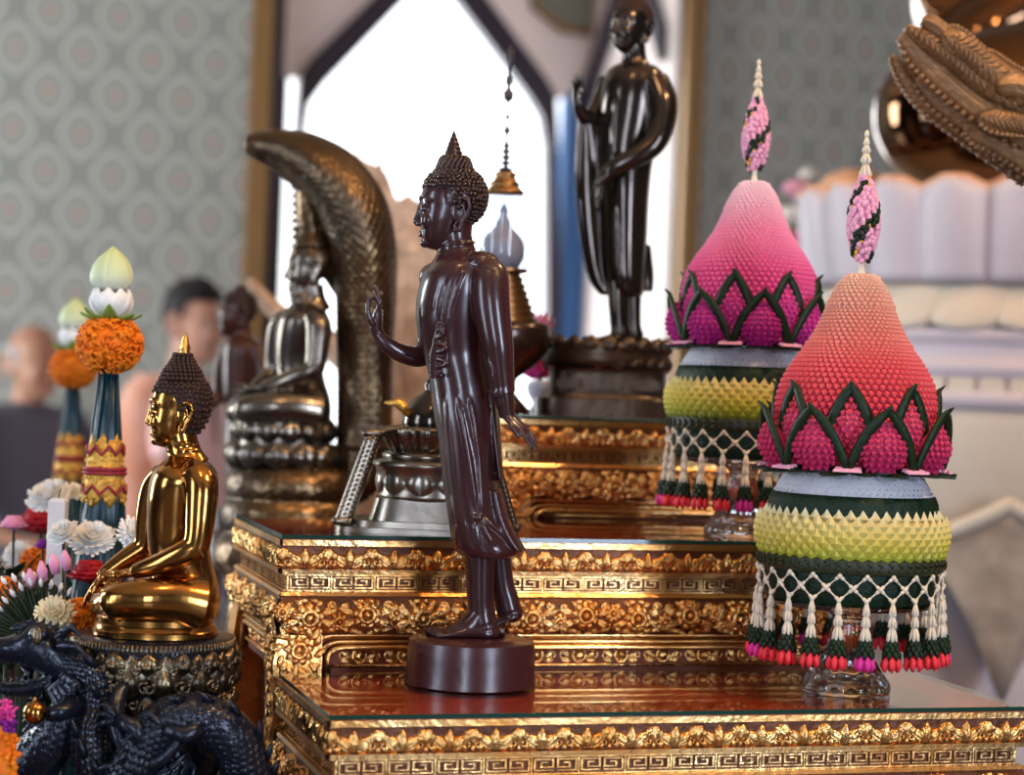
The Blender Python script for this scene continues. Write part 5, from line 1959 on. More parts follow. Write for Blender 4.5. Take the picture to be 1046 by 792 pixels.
# ------------------------------------------------------------------ small brown seated figure far behind, and the root wood
def small_brown():
    S = St(3.28)
    k = S.k
    c = S(246, 560, 0)
    c.z = REAR_TOP
    t = thing('bronze_statue', c, 'small glossy brown figure seen beside the serpent-sheltered figure', 'statue')
    z = lambda y: S(246, y, 0).z - c.z
    b = MB()
    b.lathe(c, [(36 * k, 0), (36 * k, z(545)), (30 * k, z(540)), (32 * k, z(520)), (10 * k, z(518))], 40)
    obj('base', b, M['bronze_base'], t, smooth='auto')
    b = MB()
    H = Hd(S, 243, 316, .56, 10)
    head(b, H)
    b.tube([S(248, 352), S(247, 342), S(245, 330)], [15 * k, 11 * k, 10.5 * k], 16)
    bod = Body(S, [(343, 238, 258, 9), (348, 232, 266, 18), (356, 228, 270, 23), (375, 227, 270, 22), (400, 228, 267, 20), (430, 230, 265, 20), (460, 229, 268, 23), (500, 231, 270, 24), (521, 232, 270, 24)])
    bod.loft(b)
    b.tube([S(262, 354, -14), S(268, 375, -18), S(267, 400, -20), S(262, 425, -22), S(258, 440, -22)], [8 * k, 9 * k, 8 * k, 6.5 * k, 5.5 * k], 16)
    hand(b, S(258, 440, -22), -UP, RT, -FW, 24 * k, (.1, .2, .2), .08, .5, .1)
    b.tube([S(233, 354, 12), S(226, 378, 12), S(224, 402, 6), S(216, 412, -2), S(206, 408, -6)], [8 * k, 8.5 * k, 7.5 * k, 6 * k, 5 * k], 16)
    hand(b, S(206, 408, -6), UP * .8 - RT * .5, -RT, -FW, 24 * k, (.1, .2, .2), .08, .5, .1)
    fused('body', b, M['small_brown'], t, .0024, 4)
    obj('curls', curls(H, False, 3.2, dens=.8), M['hair_brown'], t)
    b = MB()
    b.ell(H(2, 36), (13 * H.k, 13 * H.k, 9 * H.k), 16, 10, axes=H.ax)
    obj('top_knot', b, M['hair_brown'], t)


small_brown()


def root_wood():
    S = St(3.62)
    k = S.k
    c = S(400, 560, 0)
    c.z = REAR_TOP
    t = thing('driftwood', c, 'tall pale twisted root wood standing behind the serpent hood', 'driftwood')
    b = MB()
    rnd = random.Random(8)
    outline = [(340, 575), (346, 480), (350, 400), (352, 300), (353, 230), (356, 185), (359, 166), (363, 154), (369, 162), (376, 166), (382, 168), (388, 171), (394, 176), (398, 184), (402, 196), (405, 206), (409, 203), (413, 201), (418, 198), (423, 204), (429, 206), (434, 214), (441, 228), (447, 250), (450, 300), (452, 400), (458, 480), (470, 575)]
    b.extrude(outline, lambda x, y, h: S(x, y, h), -17, 17)
    for pts, rr in (([(388, 178), (390, 160), (393, 145)], (2.4, 1.8, .9)), ([(372, 230), (368, 190), (364, 160)], (13, 9, 3)), ([(418, 260), (420, 225), (418, 203)], (16, 10, 3))):
        b.tube([S(x, y, -8) for x, y in pts], [r * k for r in rr], 14)
    # side roots
    b.tube([S(400, 420, 4), S(360, 370, 10), S(320, 342, 12), S(295, 328, 8), S(276, 312, 4), S(262, 296, 0), S(255, 284, -2)], [26 * k, 18 * k, 14 * k, 12 * k, 9 * k, 6.5 * k, 3 * k], 16)
    b.tube([S(400, 480, 4), S(370, 500, 8), S(335, 540, 10), S(320, 575, 10)], [26 * k, 20 * k, 15 * k, 12 * k], 16)
    b.tube([S(420, 470, -4), S(450, 510, -8), S(470, 575, -8)], [24 * k, 18 * k, 12 * k], 16)
    # grain ridges twisting upward
    for i in range(26):
        x = rnd.uniform(368, 446)
        pts = []
        y = 560
        while y > 225:
            dyv = -16
            pts.append(S(x, y, dyv))
            x += rnd.uniform(-7, 6)
            x = min(448, max(364, x))
            y -= 32
        b.tube(pts, [rnd.uniform(2.5, 6) * k for _ in pts], 14)
    fused('driftwood', b, M['driftwood'], t, .0035, 1).name = 'trunk'


root_wood()
# ------------------------------------------------------------------ flower cones on glass stands
def cone_materials(kind):
    k = {}
    if kind == 'coral':
        k['dome'] = ramp_mat('coral_petal_beads', [(0, (.46, .018, .05)), (.30, (.60, .04, .07)), (.52, (.70, .09, .10)), (.76, (.70, .26, .19)), (1, (.74, .45, .32))], .235, .442, .5, sss=.03)
        k['petal'] = ramp_mat('crimson_pink_beads', [(0, (.50, .02, .10)), (.5, (.58, .04, .12)), (1, (.70, .20, .34))], .235, .325, .5)
    else:
        k['dome'] = ramp_mat('pink_petal_beads', [(0, (.56, .03, .20)), (.35, (.72, .09, .27)), (.6, (.80, .26, .40)), (.8, (.84, .52, .58)), (1, (.86, .70, .70))], .235, .442, .5, sss=.03)
        k['petal'] = ramp_mat('magenta_beads', [(0, (.46, .018, .22)), (.5, (.56, .04, .24)), (1, (.72, .22, .40))], .235, .325, .5)
    k['band'] = ramp_mat('yellow_green_folded_petals', [(0, (.14, .20, .012)), (.2, (.42, .41, .035)), (.45, (.60, .48, .08)), (.8, (.68, .56, .22)), (1, (.76, .70, .46))], .138, .196, .45, spec=.5)
    return k


def bead(b, p, o, tn, up, r, el=1.25):
    """small rounded petal fold: pointed outward and downward"""
    vs = [p + tn * r * 1.0, p + up * r * el * .8, p - tn * r * 1.0, p - up * r * el, p + o * r * 1.08 - up * r * .28]
    m = [(p + tn * r * .6 + o * r * .80 + up * .25 * r), (p - tn * r * .6 + o * r * .80 + up * .25 * r), (p + o * r * .95 - up * r * .85)]
    b.add(vs + m, [(0, 1, 5), (1, 4, 5), (1, 6, 4), (1, 2, 6), (2, 7, 6), (6, 7, 4), (2, 3, 7), (3, 0, 7), (7, 0, 5), (4, 7, 5)])


def flower_cone(S, fx, fy, top, kind, label, sc=1.0, turn=0.0, group='flower cones on glass stands'):
    """built in metres; measures below are photo measures of the nearer cone times its scale"""
    mk = cone_materials(kind)
    k = .0010385 * sc
    base = S(fx, fy, 0)
    base.z = top
    t = thing('flower_cone', base, label, 'flower arrangement', group)
    z = lambda y: (709 - y) * k
    X, Y = RT * cos(turn) + FW * sin(turn), FW * cos(turn) - RT * sin(turn)
    AX = (X, Y, UP)
    dirs = lambda q: (X * cos(q) + Y * sin(q), Y * cos(q) - X * sin(q))
    # --- pressed glass stand
    b = MB()
    P = [(44, 709), (45, 705), (43, 699), (37, 690), (29, 678), (22, 664), (17.5, 650), (15.5, 640), (15.5, 634), (20, 629), (40, 625), (68, 622), (84, 619), (85, 617)]
    R = []
    n = 96
    def ring(r, zz, fl):
        return [base + X * (r * k * (1 + fl * cos(16 * 2 * pi * j / n)) * cos(2 * pi * j / n)) + Y * (r * k * (1 + fl * cos(16 * 2 * pi * j / n)) * sin(2 * pi * j / n)) + UP * zz for j in range(n)]
    for i, (r, y) in enumerate(P):
        R.append(ring(r, z(y), .03 if 1 < i < 9 else 0))
    for (r, y) in reversed([(82, 617), (66, 620.5), (38, 623), (16, 627), (11, 636), (12, 650), (16, 664), (22, 678), (31, 690), (37, 699), (39, 706)]):
        pass
    R.append(ring(83, z(615), 0))
    R.append(ring(66, z(618), 0))
    R.append(ring(20, z(622), 0))
    R.append(ring(3, z(623), 0))
    b.rings(R)
    obj('glass_stand', b, M['glass'], t, label='clear fluted glass stand')
    # --- body under the fringe
    b = MB()
    b.lathe(base, [(r * k, z(y)) for r, y in ((30, 616), (80, 616), (85, 612), (87, 600), (88, 585), (88, 572), (60, 570))], 64)
    obj('green_drum', b, M['leaf_deep'], t)
    b = MB()
    b.lathe(base, [(r * k, z(y)) for r, y in ((60, 583), (92, 583), (94, 580), (94, 570), (92, 566), (60, 566))], 64)
    for i in range(56):
        q = 2 * pi * i / 56
        o, tn = dirs(q)
        p = base + o * (94 * k) + UP * z(575)
        for s in (-1, 1):
            b.tube([p - tn * 3.0 * k + UP * s * 4 * k, p + o * 1.2 * k + tn * 1.5 * k + UP * s * 1.2 * k], [1.4 * k, 1.5 * k], 6)
    obj('dark_braid', b, mat('olive_green_braid', (.022, .028, .008), .5), t)
    # --- yellow band of folded points
    b = MB()
    b.lathe(base, [(r * k, z(y)) for r, y in ((60, 571), (90, 570), (93, 560), (94, 548), (92, 536), (86, 527), (60, 526))], 64)
    rows = 7
    for i in range(rows):
        y = 566 - i * 6.1
        tt = i / (rows - 1)
        r = (91.5 + 4.5 * sin(pi * (tt * .9 + .05))) - (5 if i == rows - 1 else 0)
        n = 46
        for j in range(n):
            q = 2 * pi * (j + .5 * (i % 2)) / n
            o, tn = dirs(q)
            c = base + o * (r * k) + UP * z(y)
            w, h = 7.0 * k, 10.0 * k
            lean = (tt - .45) * 3.2 * k
            tip = c + UP * h - o * (lean) + o * .8 * k
            ridge = c + o * 4.2 * k + UP * h * .15
            b.add([c - tn * w, c + tn * w, tip, ridge, c - UP * h * .55 + o * .6 * k], [(0, 3, 2), (3, 1, 2), (0, 4, 3), (4, 1, 3)])
    obj('yellow_band', b, mk['band'], t, smooth=False, label='yellow-green band of folded points')
    # --- upper dark band and grey woven band
    b = MB()
    b.lathe(base, [(r * k, z(y)) for r, y in ((50, 528), (86, 528), (87, 525), (85, 514), (82, 507), (50, 506))], 96, flute=(48, .006))
    obj('green_band', b, M['leaf_deep'], t)
    b = MB()
    n = 96
    R = []
    for r, y in ((50, 508), (80, 508), (78, 503), (74, 495), (69, 488), (65, 483), (40, 482)):
        R.append([base + (X * cos(2 * pi * j / n) + Y * sin(2 * pi * j / n)) * (r * k * (1 + .008 * (j % 2))) + UP * z(y) for j in range(n)])
    b.rings(R)
    for i in range(5):
        y = 506 - i * 4.8
        r = 80 - (508 - y) * .60
        for j in range(70):
            q = 2 * pi * (j + .5 * (i % 2)) / 70
            o, tn = dirs(q)
            p = base + o * (r * k) + UP * z(y)
            b.tube([p - tn * 2.6 * k - UP * 2.2 * k, p + o * .9 * k, p + tn * 2.6 * k + UP * 2.2 * k], [.9 * k, 1.2 * k, .9 * k], 5)
    obj('woven_band', b, M['weave_grey'], t, label='grey-white woven band')
    # --- beaded dome
    prof = [(479, 76), (465, 79), (450, 80), (435, 80.5), (420, 79.5), (411, 78), (402, 76), (393, 73), (382, 67.5), (371, 61), (360, 53), (348, 45), (337, 40), (326, 35.6), (314, 31), (303, 26.5), (294, 22), (288, 17), (284, 11), (282, 4)]
    def rad(y):
        for i in range(len(prof) - 1):
            if prof[i][0] >= y >= prof[i + 1][0]:
                tt = (prof[i][0] - y) / (prof[i][0] - prof[i + 1][0])
                return prof[i][1] + (prof[i + 1][1] - prof[i][1]) * tt
        return prof[-1][1]
    b = MB()
    b.lathe(base, [((r - 1) * k, z(y)) for y, r in prof], 48)
    y = 474.0
    row = 0
    while y > 284:
        r = rad(y)
        N = 64 if r > 52 else (46 if r > 32 else (32 if r > 18 else 20))
        bw = pi * r / N
        sl = (rad(y - 2) - rad(y + 2)) / 4.0       # inward per step upward (negative)
        for j in range(N):
            q = 2 * pi * (j + .5 * (row % 2)) / N
            o, tn = dirs(q)
            up = (UP + o * sl).normalized()
            oo = (o - UP * sl).normalized()
            bead(b, base + o * (r * k) + UP * z(y), oo, tn, up, bw * k * 1.22, 1.2)
        y -= max(1.7, bw * 1.62 * (1 / sqrt(1 + sl * sl)))
        row += 1
    obj('beaded_dome', b, mk['dome'], t, smooth=False)
    # --- beaded petals with dark leaf edging
    def petal(q, y0, y1, w, R0, R1, lean, prt):
        o, tn = dirs(q)
        n = 9
        b = MB()
        H = (y0 - y1)
        # solid core
        secs = []
        def cen(tt):
            return base + o * ((R0 + (R1 - R0) * tt - lean * tt * tt) * k) + UP * (z(y0) + H * k * tt)
        def wid(tt):
            return w * (sin(pi * min(1, .12 + tt * .88)) ** .8) * (1 if tt < .5 else (1 - (tt - .5) * .25))
        for i in range(8):
            tt = i / 7
            ww = max(.6, wid(tt))
            secs.append((cen(tt), tn * (ww * k), o * (ww * .62 * k)))
        b.loft(secs, 14)
        rows = int(H / 5.2)
        for i in range(rows):
            tt = (i + .4) / rows
            ww = wid(tt)
            m = max(3, int(ww / 2.7))
            for j in range(m + 1):
                a = -1.35 + 2.7 * (j + .5 * (i % 2)) / (m + .5)
                if a > 1.4:
                    continue
                p = cen(tt) + tn * (ww * sin(a) * k) + o * (ww * .62 * cos(a) * k)
                od = (o * cos(a) + tn * sin(a)).normalized()
                bead(b, p, od, UP.cross(od), UP, 3.4 * k, 1.05)
        pp = obj('beaded_petal', b, mk['petal'], t, smooth=False)
        # edging: two leaf strips meeting in a point above the petal
        b = MB()
        L = []
        Rr = []
        for s in (-1, 1):
            path = []
            m2 = 12
            for i in range(m2):
                tt = i / (m2 - 1)
                # foot of the arm spreads to the neighbour's foot, top meets in the point
                ww = (w + 8.5) * (1 - tt ** 2.1) * (1.0 - .10 * sin(pi * tt)) + .6
                path.append(cen(.06 + tt * 1.02) + tn * (s * ww * k) + o * ((3.6 + 6.0 * tt ** 1.5) * k) + UP * (5.0 * k * tt))
            path.append(path[-1] + UP * 6 * k + o * 6 * k)
            rr = [3.0, 4.4, 5.0, 5.3, 5.5, 5.6, 5.6, 5.6, 5.5, 5.2, 4.8, 3.8, .8]
            b.tube(path, [q_ * k for q_ in rr], 8, up=o, flat=.62)
        obj('leaf_edging', b, M['leaf_dark'], pp, label='dark green leaf edging')
    for i in range(8):
        petal(2 * pi * (i + .5) / 8 + .0, 466, 409, 15.0, 74, 81, 8, 0)
    for i in range(8):
        petal(2 * pi * i / 8, 482, 431, 23, 79, 92, 4, 1)
    # --- collar of flat pointed leaves
    b = MB()
    for i in range(16):
        q = 2 * pi * (i + .5) / 16
        o, tn = dirs(q)
        rows = []
        for a in range(7):
            tt = a / 6
            w = 13 * sin(pi * min(1, .25 + tt * .75)) + .3
            c = base + o * ((64 + 40 * tt) * k) + UP * (z(484) - (2.0 * tt - (i % 2) * 1.2) * k)
            rows.append([c - tn * w * k, c + UP * 1.6 * k, c + tn * w * k])
        b.sheet(rows, UP * (-1.4 * k))
    b.lathe(base, [(50 * k, z(485)), (80 * k, z(484.5)), (80 * k, z(482)), (50 * k, z(481.5))], 48)
    obj('leaf_collar', b, M['leaf_dark'], t, smooth=False, label='flat collar of dark leaves')
    b = MB()
    for i in range(8):
        q = 2 * pi * (i + .5) / 8
        for a in range(-4, 5):
            o, tn = dirs(q + a * .030)
            for rr in range(3):
                bead(b, base + o * ((86 + rr * 5) * k) + UP * (z(480.5) - 1.0 * rr * k), UP, tn, o, 3.0 * k, 1.0)
    obj('pink_bead_trim', b, M['pink_pale'], t, smooth=False)
    # --- top stem, flower spindle and bud finial
    b = MB()
    b.lathe(base, [(r * k, z(y)) for r, y in ((4.5, 288), (3.6, 280), (2.6, 274), (3.5, 268), (2, 262))], 16)
    obj('stem', b, M['bud_white'], t)
    b = MB()
    b.lathe(base, [(r * k, z(y)) for r, y in ((3, 270), (8, 262), (12.5, 245), (14, 228), (12, 208), (8, 192), (4.5, 182), (1, 178))], 20)
    sp = obj('flower_spindle', b, M['pink_flower'], t)
    groups = {'pink': MB(), 'dark': MB(), 'gold': MB()}
    rnd = random.Random(3 if kind == 'coral' else 9)
    y = 268
    while y > 180:
        tt = (270 - y) / 90
        r = 14.5 * sin(pi * min(1, .12 + tt * .84)) + .8
        n = max(5, int(r * 1.0))
        for j in range(n):
            q = 2 * pi * (j + rnd.random() * .6) / n
            tw = (q + y * .062) % (2 * pi / 2)
            o, tn = dirs(q)
            p = base + o * (r * k) + UP * z(y + rnd.uniform(-1.5, 1.5))
            kind_ = 'dark' if tw < .85 else ('gold' if (.85 <= tw < 1.25 and rnd.random() < .5) else 'pink')
            s = 2.9 * k if kind_ != 'gold' else 2.1 * k
            groups['dark' if kind_ == 'gold' else kind_].ell(p, (s, s, s * 1.25), 7, 5, mi=1 if kind_ == 'gold' else 0)
        y -= 3.6
    obj('pink_florets', groups['pink'], M['pink_pale'], sp)
    for q_ in range(4):
        o, tn = dirs(q_ * 1.6)
        groups['dark'].ell(base + o * (13.5 * k) + UP * z(228 + 6 * (q_ % 2)), (2.4 * k, 2.4 * k, 2.8 * k), 7, 5, mi=1)
    obj('leaf_florets', groups['dark'], [M['leaf_dark'], M['beads_gold']], sp)
    b = MB()
    for (y0, y1, r) in ((186, 169, 5.0), (171, 158, 4.4), (160, 150, 3.6), (152, 143, 2.6)):
        for j in range(6):
            o, tn = dirs(2 * pi * j / 6)
            b.tube([base + o * r * .4 * k + UP * z(y0), base + o * r * k + UP * z(y0 - (y0 - y1) * .3), base + o * r * .3 * k + UP * z(y1)], [1.2 * k, r * .42 * k, .8 * k], 7)
    b.ell(base + UP * z(140), (2.6 * k, 2.6 * k, 4.0 * k), 10, 8)
    b.lathe(base, [(1.1 * k, z(186)), (.8 * k, z(137)), (.2 * k, z(135))], 8)
    obj('bud_finial', b, M['bud_white'], t, label='finial of white jasmine buds')
    # --- net of threaded buds
    n = 22
    net = MB()
    RN = 93.0
    def bud(mb, p, d, L, r):
        mb.tube([p, p + d * L * .45, p + d * L], [r * .35, r, r * .55], 7)
    def node(q, y, R=RN):
        o, tn = dirs(q)
        return base + o * (R * k) + UP * z(y)
    for i in range(n):
        q0 = 2 * pi * i / n
        h = pi / n
        for (ya, yb) in ((584, 596), (596, 608)):
            first = ya == 584
            for s in (-1, 1):
                A = node(q0 + (0 if first else s * h), ya)
                B = node(q0 + (s * h if first else 0), yb)
                net.tube([A, B], .8 * k, 5)
                d = (B - A).normalized()
                bud(net, A + d * .5 * k, d, 6.0 * k, 2.1 * k)
                bud(net, B - d * 6 * k, d, 6.0 * k, 2.1 * k)
        for (qq, yy) in ((q0, 584), (q0 + h, 596), (q0, 608)):
            net.ell(node(qq, yy, RN + .8), 2.6 * k, 7, 5)
    obj('bud_net', net, M['bud_white'], t, label='net of threaded jasmine buds')
    # --- tassels: buds, leaf tuft, rosebuds
    proto = None
    for i in range(n):
        q = 2 * pi * i / n
        o, tn = dirs(q)
        p = node(q, 609, RN + 1.2)
        if proto is None:
            proto = {}
            O = p
            L = lambda r_, a, dz: O + o * (r_ * cos(a) * k) + tn * (r_ * sin(a) * k) - UP * (dz * k)
            b = MB()
            for dz, ln, r in ((1, 12, 3.2), (11, 13, 3.9), (22, 16, 4.8)):
                for j in range(6):
                    a = 2 * pi * j / 6
                    b.tube([L(r * .25, a, dz), L(r * .75, a, dz + ln * .55), L(r * .85, a, dz + ln * .9), L(r * .3, a, dz + ln)], [.9 * k, r * .36 * k, r * .38 * k, .7 * k], 7)
            proto['buds'] = obj('tassel', b, M['bud_white'], t, origin=O)
            b = MB()
            rnd2 = random.Random(2)
            for lay, (dz, r) in enumerate(((35, 5.2), (40, 6.6), (45, 7.8))):
                for j in range(7):
                    a = 2 * pi * (j + .5 * lay) / 7
                    b.tube([L(r * .3, a, dz), L(r, a, dz + 5), L(r * 1.15, a, dz + 10)], [2.4 * k, 2.8 * k, .6 * k], 6)
            proto['leaf'] = obj('leaf_tuft', b, M['leaf_dark'], proto['buds'])
            for key, m_ in (('red', 'bud_red'), ('pink', 'bud_pink')):
                b = MB()
                for j in range(6):
                    a = 2 * pi * j / 6
                    b.tube([L(2, a, 50), L(6.2, a, 56), L(8.0, a, 62), L(7.0, a, 67)], [2.0 * k, 3.5 * k, 3.2 * k, .7 * k], 8)
                b.tube([L(0, 0, 52), L(0, 0, 61), L(0, 0, 67)], [2 * k, 3.2 * k, .8 * k], 8)
                proto[key] = obj('rosebuds', b, M[m_], proto['buds'])
            first = proto['buds']
            extra = proto['pink']
            q_first = q
            keep_pink = extra
        else:
            c = first.copy()
            COL.objects.link(c)
            c.parent = t
            c.location = p - origin_of(t)
            c.rotation_euler = (0, 0, -(q - q_first))
            for ch in list(first.children):
                if ch is keep_pink and i % 5 not in (1,):
                    continue
                if ch is proto['red'] and i % 5 in (1,):
                    continue
                d = ch.copy(); COL.objects.link(d); d.parent = c
    bpy.data.objects.remove(keep_pink)
    return t


flower_cone(St(2.08), 864, 700, 1.192, 'coral', 'coral-red beaded flower cone on a glass stand, standing on the lowest gilded step', 1.0, .15)
flower_cone(St(2.315), 757, 541, 1.336, 'pink', 'pale-topped pink flower cone on a glass stand, on the middle gilded step', .945, .05)
# ------------------------------------------------------------------ great lotus throne and the large bronze on it
def lotus_throne():
    S = St(4.2)
    k = S.k
    c = S(1022, 400, 0)
    c.z = 0
    R = 194 * k
    Sf = St(4.2 - .36)
    z = lambda y: Sf(1000, y, 0).z
    t = thing('stone_lotus_throne', c, 'huge pale lilac stone lotus pedestal with peach-rimmed petals', 'pedestal')
    b = MB()
    b.lathe(c, [(R * .90, z(290)), (R * .92, z(200)), (R * .94, z(186)), (R * .2, z(186))], 64)
    obj('core', b, M['stone_cream'], t)
    n = 20
    pb = None
    for i in range(n):
        q = 2 * pi * (i + .42) / n
        o = RT * cos(q) + FW * sin(q)
        tn = -RT * sin(q) + FW * cos(q)
        if o.dot(FW) > .55:
            continue
        b = MB(); rim = MB()
        w = R * sin(pi / n) * 1.08
        rows = []
        m = 10
        H = z(184) - z(288)
        edge = []
        for a in range(m + 1):
            tt = a / m
            ww = w * (.97 + .05 * sin(pi * tt)) if tt < .90 else w * (.30 + .68 * sqrt(max(0.0, 1 - ((tt - .90) / .101) ** 2)))
            row = []
            for j in range(7):
                s = -1 + j / 3
                bul = .030 * (1 - s * s) + .030 * tt * tt + .012 * sin(pi * tt)
                row.append(c + o * (R * .955 + bul) + tn * (ww * s) + UP * (z(288) + H * tt))
            rows.append(row)
        b.sheet(rows, -o * .02)
        p = obj('petal', b, M['stone_lav'], t)
        e = [r[0] for r in rows[-4:]] + rows[-1][1:-1] + [r[-1] for r in reversed(rows[-4:])]
        rim.tube([v + UP * .003 - o * .006 for v in e], .0065, 8)
        obj('petal_rim', rim, M['peach'], p, label='peach petal rim')
    # lower tier: downturned petals, then plain mouldings
    for i in range(n):
        q = 2 * pi * (i + .9) / n
        o = RT * cos(q) + FW * sin(q)
        tn = -RT * sin(q) + FW * cos(q)
        if o.dot(FW) > .55:
            continue
        b = MB()
        rows = []
        H = z(290) - z(338)
        w = R * sin(pi / n) * 1.12
        for a in range(9):
            tt = a / 8
            ww = w * (1.0 if tt < .7 else .35 + .65 * sqrt(max(.0, 1 - ((tt - .7) / .301) ** 2)))
            rows.append([c + o * (R * .93 + .035 * sin(pi * .5 * tt) + .010 * (1 - s * s)) + tn * (ww * s - w * .5 * tt) + UP * (z(290) - H * tt) for s in (-1, -.6, -.2, .2, .6, 1)])
        b.sheet(rows, -o * .02)
        obj('lower_petal', b, M['stone_cream'], t)
    b = MB()
    pr = [(.90, 288), (.94, 300), (.96, 335), (1.02, 338), (1.03, 346), (.99, 350), (.985, 366), (1.03, 369), (1.04, 382), (.99, 386), (.98, 398), (1.06, 402), (1.07, 412), (1.0, 420)]
    b.lathe(c, [(r * R, z(y)) for r, y in reversed(pr)], 96)
    obj('moulded_band', b, M['stone_lav'], t)
    b = MB()
    for i in range(44):
        q = 2 * pi * i / 44
        o = RT * cos(q) + FW * sin(q); tn = -RT * sin(q) + FW * cos(q)
        if o.dot(FW) > .4:
            continue
        f = lambda a, zz, h: c + o * (R * .985 + h) + tn * a + UP * zz
        b.box((-.025, z(400), -.005), (.025, z(386), .012), f=f)
    obj('block_band', b, M['stone_cream'], t, smooth=False)
    # swelling drum and the carved bracket legs below
    b = MB()
    b.lathe(c, [(.92 * R, z(560)), (.90 * R, z(540)), (.95 * R, z(515)), (1.00 * R, z(480)), (1.02 * R, z(440)), (1.0 * R, z(418)), (.9 * R, z(405))], 96)
    obj('drum', b, M['stone_cream'], t)
    b = MB()
    b.lathe(c, [(1.05 * R, 0), (1.05 * R, .06), (.80 * R, .12), (.74 * R, z(560)), (.5 * R, z(555))], 64)
    obj('foot', b, M['stone_lav'], t)
    nl = 8
    for i in range(nl):
        q = 2 * pi * (i + .76) / nl + .0
        if (RT * cos(q) + FW * sin(q)).dot(FW) > .5:
            continue
        # each bracket: a shield of relief with an ogee top rim
        b = MB(); rim = MB()
        rows = []
        pts = []
        for a in range(13):
            s = -1 + a / 6
            qq = q + s * pi / nl * .98
            o = RT * cos(qq) + FW * sin(qq)
            ztop = z(552) + (z(512) - z(552)) * (1 - abs(s)) ** 1.4 + .012 * cos(s * pi) * 0
            zbot = z(566) - (z(566) - z(712)) * (1 - abs(s)) ** 1.6 - .012
            rr = 1.06 * R + .03 * (1 - abs(s))
            pts.append(c + o * rr + UP * ztop)
            rows.append([c + o * (rr - .10 * ((ztop - (ztop + (zbot - ztop) * u)) / max(.05, ztop)) * 1.2) + UP * (ztop + (zbot - ztop) * u) for u in (0, .15, .3, .5, .75, 1)])
        b.sheet(rows, lambda i_, j_: Vector((0, 0, 0)) - (rows[i_][j_] - c - UP * (rows[i_][j_].z - c.z)).normalized() * .04)
        p = obj('bracket_leg', b, mat('buff_carved_stone', (.46, .36, .28), .6, bump=.6, bscale=18, var=.3, vscale=14) if 'buff' not in M else M['buff'], t, label='carved bracket leg')
        rim.tube(pts, .016, 12)
        obj('bracket_rim', rim, M['stone_cream'], p)
    return c, z(186)


THR_C, THR_Z = lotus_throne()


def big_bronze():
    S = St(4.2)
    k = S.k
    c = THR_C.copy(); c.z = THR_Z + .001
    t = thing('great_bronze_statue', c, 'huge dark mirror-polished bronze seated on the stone lotus, only its knee and folded legs showing', 'statue')
    kk = k
    P = lambda x, y, dy=0: S(x, y, dy)
    b = MB()
    b.ell(P(975, 118, -70), (80 * k, 74 * k, 76 * k), 40, 28, axes=(RT, FW, UP))
    b.tube([P(975, 120, -70), P(1020, 108, -78), P(1075, 100, -80), P(1140, 96, -60), P(1180, 90, 20)], [76 * k, 78 * k, 80 * k, 84 * k, 84 * k], 28)
    b.tube([P(990, 150, -100), P(1040, 165, -125), P(1100, 165, -120)], [36 * k, 36 * k, 30 * k], 20)
    b.tube([P(965, 60, 10), P(1000, 38, 0), P(1040, 15, 0), P(1090, -25, 10)], [34 * k, 38 * k, 38 * k, 42 * k], 20)
    b.tube([P(940, 20, 40), P(985, 4, 40), P(1040, -30, 40), P(1080, -90, 40)], [30 * k, 34 * k, 36 * k, 40 * k], 20)
    b.ell(P(1110, 60, 30), (95 * k, 90 * k, 120 * k), 36, 24, axes=(RT, FW, UP))
    b.ell(P(1105, -80, 30), (70 * k, 70 * k, 120 * k), 36, 24, axes=(RT, FW, UP))
    fl = MB()
    for v in b.v:
        pass
    zmin = THR_Z + .001
    o = fused('body', b, M['big_bronze'], t, .008, 8)
    off = c.z
    for v in o.data.vertices:
        if v.co.z + off < zmin:
            v.co.z = zmin - off
    o.data.update()


big_bronze()


def peach_cover():
    S = St(4.75)
    k = S.k
    c = S(866, 400, 0)
    # rounded offering bundle on a tall stand behind the throne
    c.z = 0
    z = lambda y: S(866, y, 0).z
    t = thing('offering_stand', c, 'peach rounded offering bundle on a tall stand beside the stone lotus', 'offering')
    b = MB()
    b.lathe(c, [(.16, 0), (.16, .03), (.05, .06), (.035, .5), (.035, z(290)), (.10, z(270)), (.11, z(262)), (.02, z(261))], 32)
    obj('stand', b, M['wood_table'], t)
    b = MB()
    b.lathe(c, [(.02, z(261)), (38 * k, z(258)), (44 * k, z(240)), (44 * k, z(215)), (40 * k, z(195)), (30 * k, z(181)), (16 * k, z(174)), (1 * k, z(172))], 32, flute=(9, .03))
    obj('bundle', b, M['peach'], t)


peach_cover()


